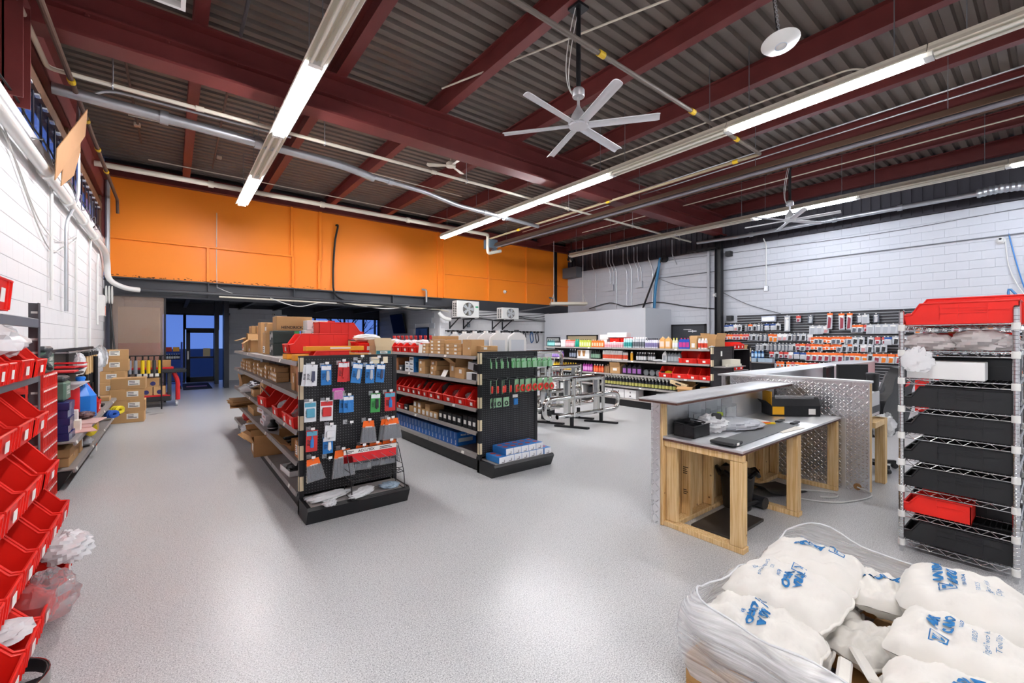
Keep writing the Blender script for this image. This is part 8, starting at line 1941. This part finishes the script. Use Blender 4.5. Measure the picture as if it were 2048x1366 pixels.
def tool_case(label, loc, rot, w, d, h, text=True):
    t = thing('tool_case', label, 'case', loc=loc, rot=rot)
    obj('case_shell', MB().use(CASEG).bbox(-w / 2, w / 2, 0, d, 0, h * 0.78, 0.02).mesh('case_shell'), t); obj('case_lid', MB().use(mat('charcoal_case_lid', '#3d4245', 0.4)).bbox(-w / 2 + 0.005, w / 2 - 0.005, 0.005, d - 0.005, h * 0.78, h, 0.02).mesh('case_lid'), t)
    obj('handle', MB().use(BLACK_PLASTIC).tube(round_path([(-w * 0.2, d / 2, h), (-w * 0.2, d / 2, h + 0.04), (w * 0.2, d / 2, h + 0.04), (w * 0.2, d / 2, h)], 0.02), 0.01, n=6).mesh('handle'), t)
    if text: obj('lettering', text_mesh('SUNEX\nTOOLS', h * 0.2, PAPER, 0.02), t, (0, -0.001, h * 0.42), (pi / 2, 0, 0))
tool_case('green tool case standing on the red crate stack', (-0.93, 6.18, 1.268), FR_, 0.3, 0.24, 0.26)
thing('black_strap_coil', 'coiled black strap beside the green case on the crates', 'strap', MB().use(RUBBER).tube([(0.05 * cos(a), 0.06 * sin(a), 0.05 + 0.012 * k) for k, a in enumerate([0.5 * j for j in range(14)])], 0.022, n=6).mesh('black_strap_coil'), (-0.95, 5.93, 1.268), (0.2, 0, 0))

# ================================================================ low black shelving along the block wall
t = thing('wall_shelving', 'low black shelving along the block wall past the red crates', 'shelf', loc=(XL + 0.02, 6.53, 0))
Lw = 5.0
obj('back_panel', MB().use(PEG).box(0.0, 0.02, 0, Lw, 0.1, 1.42).mesh('back_panel'), t)
obj('top_rail', MB().use(BLACK_PAINT).box(0.0, 0.06, 0, Lw, 1.42, 1.46).mesh('top_rail'), t)
obj('base_kick', MB().use(BLACK_PAINT).prism([(0.0, 0.0), (0.3, 0.0), (0.4, 0.19), (0.0, 0.19)], 0.0, Lw, 'y').mesh('base_kick'), t)
s1 = MB().use(SHELF_GREY).box(0.0, 0.4, 0.005, 1.245, -0.014, 0).prism([(0.4, 0.0), (0.42, -0.004), (0.43, -0.04), (0.41, -0.04)], 0.005, 1.245, 'y').mesh('shelf_deck')
for z in (0.21, 0.5):
    for k in range(4): d_ = obj('shelf_deck', s1, t, (0, 1.25 * k, z)); obj('price_tag', cached('wst', lambda: MB().use(PAPER).prism([(0.421, -0.004), (0.423, -0.004), (0.433, -0.034), (0.431, -0.034)], 0.06, 0.14, 'y').mesh('price_tag')), d_)
for k in range(5): obj('upright', cached('wsu', lambda: MB().use(BLACK_PAINT).box(0.02, 0.05, -0.015, 0.015, 0, 1.44).mesh('upright')), t, (0, min(1.25 * k, 4.98), 0))
sx0 = XL + 0.06
NAVY = mat('navy_box_gloss', '#232a63', 0.25)
for k in range(5):
    t = carton('navy blue box, %s up in the stack on the black wall shelf' % nth(k), 0.34, 0.3, 0.082, (-0.86 - 0.01 * (k % 2), 6.78, 0.501 + 0.083 * k), FR_ + 0.02 * (k % 3 - 1), m=NAVY, tape=False, group='stack of navy boxes'); obj('clear_wrap', cached('nvw', lambda: MB().use(mat('wrinkled_clear_wrap', '#8f97b5', 0.12, alpha=0.6)).box(-0.172, -0.02, -0.0025, -0.001, 0.004, 0.078).mesh('clear_wrap')), t)
tool_case('green tool case lettered in white on the navy boxes', (-0.9, 6.86, 0.92), FR_, 0.32, 0.2, 0.27)
for i, (y, m_, w, d, h, z, lab) in enumerate(((7.25, mat('yellow_carton', '#e3ba2a', 0.5), 0.14, 0.12, 0.2, 0.501, 'yellow product box behind the navy boxes'), (7.3, PAPER, 0.1, 0.1, 0.13, 0.501, 'white small carton beside the yellow box'), (7.55, mat('black_carton', '#1f2023', 0.5), 0.16, 0.14, 0.24, 0.501, 'black tall carton behind the yellow box'), (7.75, mat('white_red_box', '#f0eeee', 0.45), 0.1, 0.12, 0.2, 0.501, 'white printed carton near the blue jug'))):
    carton(lab, w, d, h, (-0.93 + (0.08 if i == 1 else 0) - (0.1 if i == 2 else 0), y, z), FR_, m=m_, tape=False, tag=(w * 0.6, h * 0.2, 0, h * 0.6), tagm=PRINT if i == 0 else PAPER)
t = thing('coolant_jug', 'large bright blue jug with faceted shoulders on the wall shelf', 'jug', loc=(-1.0, 8.55, 0.501), rot=0.4)
BJ = mat('bright_blue_jug', '#1b78d6', 0.35)
obj('jug_body', MB().use(BJ).lathe([(0.16, 0), (0.17, 0.01), (0.17, 0.3), (0.16, 0.31), (0.05, 0.5), (0.045, 0.53)], 10).mesh('jug_body', ang=25), t); obj('cap', MB().use(BJ).lathe([(0.055, 0.53), (0.055, 0.56), (0.045, 0.57)], 12).mesh('cap'), t); obj('label', MB().use(cm_('#9fb6d8')).box(-0.172, -0.17, -0.05, 0.05, 0.14, 0.26).mesh('label'), t)
storage_bin('red upright bin with a white tub beyond the blue jug', 0.3, 0.3, 0.42, (-0.86, 9.0, 0.501), FR_, lip=0.4)
t = thing('red_can', 'red round can behind the blue jug', 'can', loc=(-1.08, 8.2, 0.501)); obj('can_body', MB().use(RED_P).lathe([(0.11, 0), (0.115, 0.01), (0.115, 0.44), (0.1, 0.46)], 16).mesh('can_body'), t); obj('can_lid', MB().use(mat('dull_red_print', '#b5454a', 0.45)).lathe([(0.105, 0.455), (0.105, 0.47), (0.09, 0.475)], 16).mesh('can_lid'), t)
t = thing('jack_handle', 'black jack with an upright pump handle on the wall shelf', 'jack', loc=(-0.96, 9.7, 0.501)); obj('jack_base', MB().use(BLACK_PAINT).bbox(-0.1, 0.1, -0.12, 0.12, 0, 0.04, 0.008).bbox(-0.05, 0.05, -0.06, 0.06, 0.04, 0.16, 0.01).mesh('jack_base'), t); obj('pump_handle', MB().use(BLACK_PAINT).cyl((0, 0, 0.1), (0, 0, 0.82), 0.028, n=12).mesh('pump_handle'), t)
t = carton('red flat package in front of the blue jug', 0.4, 0.1, 0.05, (-0.86, 8.6, 0.501), FR_, m=RED_P, tape=False)
for i, (x, y, c, L) in enumerate(((-0.87, 7.35, '#e3b3aa', 0.5), (-0.9, 7.6, '#d8a9a0', 0.44), (-0.84, 7.85, '#e9c2ba', 0.46))): thing('flat_pack', 'pink printed flat pack fanned on the wall shelf, %s from the navy boxes' % nth(i), 'package', MB().use(cm_(c)).bbox(-0.12, 0.12, -L / 2, L / 2, 0, 0.012, 0.003).mesh('flat_pack'), (x, y, 0.501 + 0.012 * i), (0, 0, 0.25 - 0.2 * i))
thing('bagged_hardware', 'bag of dark and red hardware on the wall shelf edge', 'bag', crumple(121, 0.26, 0.5, 0.1, mat('dark_hardware_bag', '#6b5557', 0.25), 0.4, 14), (-0.92, 8.15, 0.535))
thing('rope_package', 'long red strap package near the pump handle', 'package', MB().use(RED_P).bbox(-0.05, 0.05, -0.35, 0.35, 0, 0.06, 0.01).mesh('rope_package'), (-1.12, 9.2, 0.501))
carton('small opened carton at the far end of the wall shelf', 0.3, 0.26, 0.07, (-0.86, 10.6, 0.501), FR_)
# lower shelf: cartons and yellow strap
for k in range(2): carton('flat kraft carton on the low wall shelf, %s' % ('lower', 'upper')[k], 0.62, 0.3, 0.09, (-0.87, 6.98 + 0.06 * k, 0.211 + 0.091 * k), FR_)
carton('upright kraft carton with sticker on the low wall shelf', 0.2, 0.28, 0.2, (-0.87, 7.5, 0.211), FR_, tag=(0.06, 0.1, 0.05, 0.05))
thing('bagged_hardware', 'grey bag of hardware on the low wall shelf', 'bag', crumple(122, 0.2, 0.3, 0.14, GREYBAG, 0.35, 12), (-0.9, 7.85, 0.211))
def strap_coil(label, loc, rot, m_, R, w, n_=5):
    t = thing('webbing_coil', label, 'strap', loc=loc, rot=rot)
    obj('webbing', MB().use(m_).tube([((R * (0.4 + 0.6 * k / (n_ * 12))) * cos(2 * pi * k / 12), 0, R + (R * (0.4 + 0.6 * k / (n_ * 12))) * sin(2 * pi * k / 12) * 0.6) for k in range(n_ * 12)], R * 0.13, n=6).mesh('webbing'), t, (0, -w / 2, 0)); obj('webbing', bpy.data.meshes[[q.data.name for q in t.children][0]], t, (0, 0, 0)); obj('webbing', bpy.data.meshes[[q.data.name for q in t.children][0]], t, (0, w / 2, 0)); obj('end_loop', MB().use(BLACK_PLASTIC).tube([(R, -0.02, R), (R + 0.05, 0, R * 0.7), (R, 0.02, R * 0.5)], 0.012, n=6).mesh('end_loop'), t)
YWEB = mat('yellow_webbing', '#d9c416', 0.6)
strap_coil('yellow webbing strap folded on the low wall shelf', (-0.92, 8.35, 0.211), 1.2, YWEB, 0.13, 0.1)
carton('kraft carton behind the yellow strap on the low shelf', 0.34, 0.28, 0.14, (-0.87, 9.0, 0.211), FR_)
strap_coil('blue strap coil beside the stacked kraft cartons', (-0.8, 10.1, 0.211), 0.9, mat('blue_webbing', '#1f56b0', 0.6), 0.1, 0.08)
strap_coil('small yellow strap coil on the end of the wall shelf', (-0.76, 10.55, 0.211), 1.0, YWEB, 0.11, 0.08)
t = thing('price_flag', 'orange and white price tag hanging off the low shelf edge', 'tag', MB().use(PAPER).box(0, 0.003, -0.06, 0.06, 0, 0.1).use(ORANGE_P).box(0, 0.0035, -0.06, 0.06, 0.08, 0.1).mesh('price_flag'), (-0.795, 8.1, 0.08))
# hanging tools above the shelf
t = thing('rail_with_hooks', 'chrome hook rail above the wall shelf', 'rail', loc=(XL + 0.2, 8.0, 1.42)); obj('bar', MB().use(GALV).cyl((0, 0, 0), (0, 3.6, 0), 0.012, n=8).mesh('bar'), t); obj('bracket', MB().use(GALV).box(-0.16, 0, 0, 0.02, -0.01, 0.01).box(-0.16, 0, 3.5, 3.52, -0.01, 0.01).mesh('bracket'), t)
for i, y in enumerate((9.2, 9.45, 9.7, 9.95, 10.2)):
    t = thing('hammer', 'wooden-handled hammer hanging, %s from the blue jug' % nth(i), 'hammer', loc=(XL + 0.24, y, 1.36), group='hammers on the hook rail'); obj('handle', cached('hmh', lambda: MB().use(PINE).cyl((0, 0, 0), (0, 0, -0.42), 0.018, 0.022, n=8).mesh('handle')), t); obj('head', cached('hmd', lambda: MB().use(BLACK_PAINT).bbox(-0.03, 0.03, -0.07, 0.07, -0.02, 0.04, 0.008).mesh('head')), t)
    obj('grip', cached('hmg', lambda: MB().use(BLACK_PLASTIC).cyl((0, 0, -0.3), (0, 0, -0.46), 0.025, n=8).mesh('grip')), t)
for i, (y, m_, sz) in enumerate(((8.5, MILKBAG, 0.32), (10.4, MILKBAG, 0.3), (10.65, CLEARBAG, 0.34), (10.95, MILKBAG, 0.3), (11.2, CLEARBAG, 0.36))): thing('hanging_bag', 'clear bag of fittings hanging on the hook rail, %s from the crates' % nth(i), 'bag', crumple(130 + i, 0.14, 0.2, sz, m_, 0.3, 12), (XL + 0.25, y, 1.1), group='clear bags on the hook rail')
for i, (y, z, m_) in enumerate(((7.4, 1.2, RED_P), (7.8, 1.16, BLACK_PLASTIC), (8.1, 1.22, RED_P))):
    t = thing('tray_organizer', ('red wire tray', 'black tray', 'red tool tray')[i] + ' on a bracket above the navy boxes', 'tray', loc=(XL + 0.05, y, z)); obj('tray_base', MB().use(m_).bbox(0, 0.3, -0.16, 0.16, 0, 0.02, 0.004).mesh('tray_base'), t); obj('tray_rim', MB().use(m_).tube([(0, -0.16, 0.06), (0.3, -0.16, 0.06), (0.3, 0.16, 0.06), (0, 0.16, 0.06)], 0.008, n=5, closed=True).mesh('tray_rim'), t)
t = thing('plate_shelf', 'thin grey shelf plate below the trays', 'shelf', loc=(XL + 0.05, 7.2, 1.0)); obj('plate', MB().use(ALU).bbox(0, 0.3, 0, 1.3, 0, 0.012, 0.002).mesh('plate'), t); obj('bracket', MB().use(BLACK_PAINT).box(0, 0.25, 0.1, 0.12, -0.05, 0).box(0, 0.25, 1.1, 1.12, -0.05, 0).mesh('bracket'), t)

# ================================================================ stacked kraft cartons, cart, panel, entrance goods
for k in range(4): carton('large kraft carton with white label, %s from the floor in the near stack' % nth(k), 0.5, 0.36, 0.212, (-0.66 + 0.02 * (k % 2), 11.02, 0.001 + 0.213 * k), 0.03 * (k % 3 - 1), tag=(0.17, 0.1, 0.08, 0.07), lines=3, group='near stack of labelled kraft cartons')
for k in range(6): carton('kraft carton, %s from the floor in the taller stack by the wall' % nth(k), 0.38, 0.4, 0.235 if k < 5 else 0.2, (-0.93 + (0.05 if k > 3 else 0), 11.9, 0.001 + 0.236 * k), 0.04 * (k % 3 - 1), tag=(0.16, 0.1, -0.02, 0.08), lines=3, group='taller stack of kraft cartons by the wall')
for i, (x, c) in enumerate(((-0.72, '#8d929b'), (-0.62, '#7f858f'), (-0.5, '#e3c21c'), (-0.4, '#d9b81a'), (-0.3, '#3a3c40'), (-0.2, '#e0be20'))):
    t = thing('bar_tool', '%s bar tool with %s grip hanging before the cart' % (nth(i), 'yellow' if c[1] in 'de' else 'grey'), 'tool', loc=(x, 12.75, 0.92), group='bar tools on the small stand'); obj('shaft', cached('bts', lambda: MB().use(BLACK_PAINT).cyl((0, 0, -0.2), (0, 0, 0.3), 0.016, n=8).mesh('shaft')), t); obj('grip', cached(('btg', c), lambda: MB().use(cm_(c)).cyl((0, 0, -0.1), (0, 0, 0.2), 0.035, n=10).mesh('grip')), t)
t = thing('tool_stand', 'thin black stand carrying the bar tools', 'stand', loc=(-0.75, 12.72, 0)); obj('pole', MB().use(BLACK_PAINT).cyl((0, 0, 0), (0, 0, 1.22), 0.015, n=8).cyl((0.58, 0, 0), (0.58, 0, 1.22), 0.015, n=8).mesh('pole'), t); obj('rail', MB().use(BLACK_PAINT).cyl((-0.05, 0, 1.22), (0.62, 0, 1.22), 0.012, n=8).mesh('rail'), t)
t = thing('utility_cart', 'black and red service cart with boxes at the opening', 'cart', loc=(-0.23, 13.35, 0))
CB = mat('black_cart', '#26282b', 0.5); CRD = mat('red_cart', '#c9242b', 0.4)
obj('top_tray', MB().use(CB).bbox(-0.5, 0.52, -0.32, 0.32, 0.8, 0.88, 0.015).mesh('top_tray'), t); obj('lower_tray', MB().use(CB).bbox(-0.4, 0.24, -0.3, 0.3, 0.14, 0.26, 0.015).mesh('lower_tray'), t)
obj('red_liner', MB().use(CRD).bbox(-0.38, 0.22, -0.302, 0.28, 0.25, 0.29, 0.01).box(-0.38, -0.35, -0.302, 0.28, 0.29, 0.8).mesh('red_liner'), t)
for x in (-0.36, 0.2): obj('upright', MB().use(CB).bbox(x - 0.04, x + 0.04, -0.3, -0.22, 0.26, 0.8, 0.01).bbox(x - 0.04, x + 0.04, 0.22, 0.3, 0.26, 0.8, 0.01).mesh('upright'), t)
obj('red_handle', MB().use(CRD).tube(round_path([(0.28, -0.2, 0.8), (0.36, -0.2, 0.6), (0.36, -0.2, 0.15)], 0.1), 0.045, n=10).tube(round_path([(0.28, 0.2, 0.8), (0.36, 0.2, 0.6), (0.36, 0.2, 0.15)], 0.1), 0.045, n=10).mesh('red_handle'), t)
for q in ((-0.32, -0.24), (0.34, -0.22), (-0.32, 0.24), (0.34, 0.22)): obj('caster', cached('ucc', lambda: MB().use(GALV).cyl((-0.02, 0, 0.065), (0.02, 0, 0.065), 0.064, n=14).box(-0.03, 0.03, -0.01, 0.01, 0.06, 0.15).mesh('caster')), t, (q[0], q[1], 0))
for x in (-0.28, -0.06): obj('paper_label', MB().use(PAPER).box(x - 0.1, x + 0.1, -0.324, -0.32, 0.73, 0.8).mesh('paper_label'), t)
for i, (x, z) in enumerate(((-0.22, 0.291), (0.02, 0.291), (-0.1, 0.492))):
    t = carton('kraft carton with dark oval print in the cart, %s' % ('first', 'second', 'upper')[i], 0.22, 0.3, 0.2, (-0.23 + x, 13.07, z), 0); obj('oval_print', cached('ovp', lambda: MB().use(mat('navy_print', '#2c2f66', 0.5)).lathe([(0.001, 0), (0.05, 0.0), (0.05, 0.001), (0.001, 0.001)], 16, M=Matrix.Rotation(pi / 2, 4, 'X')).mesh('oval_print')), t, (0, -0.0005, 0.07))
carton('wide brown carton lying on the cart top', 0.7, 0.3, 0.16, (-0.35, 13.25, 0.931), 0, m=CARD2); thing('red_case', 'flat red case under the brown carton on the cart', 'case', MB().use(CRD).bbox(-0.4, 0.4, -0.15, 0.15, 0, 0.05, 0.01).mesh('red_case'), (-0.35, 13.4, 0.88)); 
# translucent fluted panel leaning at the opening
PANEL = mat('fluted_clear_panel', '#a89080', 0.07, alpha=0.42, spec=1.0, coat=0.6)
n, l, b = nodes_of(PANEL)
tc = n.new('ShaderNodeTexCoord'); wv = n.new('ShaderNodeTexWave'); wv.inputs['Scale'].default_value = 9; l.new(tc.outputs['Object'], wv.inputs['Vector']); bp = n.new('ShaderNodeBump'); bp.inputs['Strength'].default_value = 0.35; l.new(wv.outputs['Color'], bp.inputs['Height']); l.new(bp.outputs[0], b.inputs['Normal'])
t = thing('fluted_panel', 'translucent fluted plastic panel filling the opening beside the entry', 'panel', loc=(-0.6, 14.0, 0)); obj('sheet', MB().use(PANEL).bbox(-0.5, 0.46, -0.01, 0.01, 0.0, 2.64, 0.002).mesh('sheet'), t); obj('edge_frame', MB().use(BLACK_PAINT).box(0.46, 0.5, -0.02, 0.02, 0, 2.64).box(-0.54, -0.5, -0.02, 0.02, 0, 2.64).mesh('edge_frame'), t)
for i, (z, h, c, lab) in enumerate(((0.0, 0.95, '#6a6461', 'dark grey goods box behind the fluted panel'), (0.951, 0.55, '#a83a40', 'dark red shelf box behind the fluted panel'), (1.502, 0.9, '#b5936f', 'brown carton wall behind the fluted panel'))): carton(lab, 0.8, 0.5, h, (-0.62, 14.3, z), 0, m=cm_(c), tape=False)
pipe('leaning_pole', 'black pole leaning beside the fluted panel', 'pole', [(-0.93, 13.55, 0.0), (-1.14, 13.9, 2.6)], 0.02, BLACK_PAINT, 8)
# entrance mat and blue goods rack
t = thing('door_mat', 'dark entrance mat with a red lettered strip', 'mat', loc=(0.68, 18.1, 0)); obj('mat_body', MB().use(mat('navy_mat', '#1c2130', 0.9)).bbox(-0.38, 0.38, -1.15, 1.15, 0, 0.012, 0.004).mesh('mat_body'), t); obj('strip', MB().use(mat('dull_red_print', '#b5454a', 0.45)).box(-0.28, 0.28, -0.3, 0.1, 0.012, 0.0135).mesh('strip'), t)
t = thing('blue_rack', 'blue wheeled display rack of bottles by the glass front', 'rack', loc=(0.05, 17.6, 0)); BR = mat('blue_rack_paint', '#1d3f9c', 0.4)
obj('side_frame', MB().use(BR).box(-0.24, -0.2, -0.25, 0.25, 0.08, 1.5).box(0.2, 0.24, -0.25, 0.25, 0.08, 1.5).mesh('side_frame'), t)
for z in (0.2, 0.6, 0.95, 1.2): obj('shelf_deck', cached('brs', lambda: MB().use(BR).bbox(-0.2, 0.2, -0.25, 0.25, -0.02, 0, 0.004).mesh('shelf_deck')), t, (0, 0, z))
for q in ((-0.2, -0.2), (0.2, -0.2), (-0.2, 0.2), (0.2, 0.2)): obj('caster', cached('brc', lambda: MB().use(BLACK_PLASTIC).cyl((-0.015, 0, 0.04), (0.015, 0, 0.04), 0.04, n=10).mesh('caster')), t, (q[0], q[1], 0))
for i in range(6): bottle('white-capped dark bottle, %s on the blue rack shelf' % nth(i), 0.03, 0.18, (-0.1 + 0.06 * i, 17.45, 0.951), cm_('#22242a'), cm_('#f0f0f0'), cm_('#c9ccd2'), 'bottles on the blue rack')
for i, (z, c) in enumerate(((1.2, '#c3342a'), (1.2, '#e0a020'), (0.6, '#c08a52'))): carton(('red', 'yellow', 'kraft')[i] + ' goods box on the blue entrance rack', 0.16, 0.2, 0.14, (-0.06 + 0.19 * (i % 2), 17.42, z + 0.001), 0, m=cm_(c), tape=False)
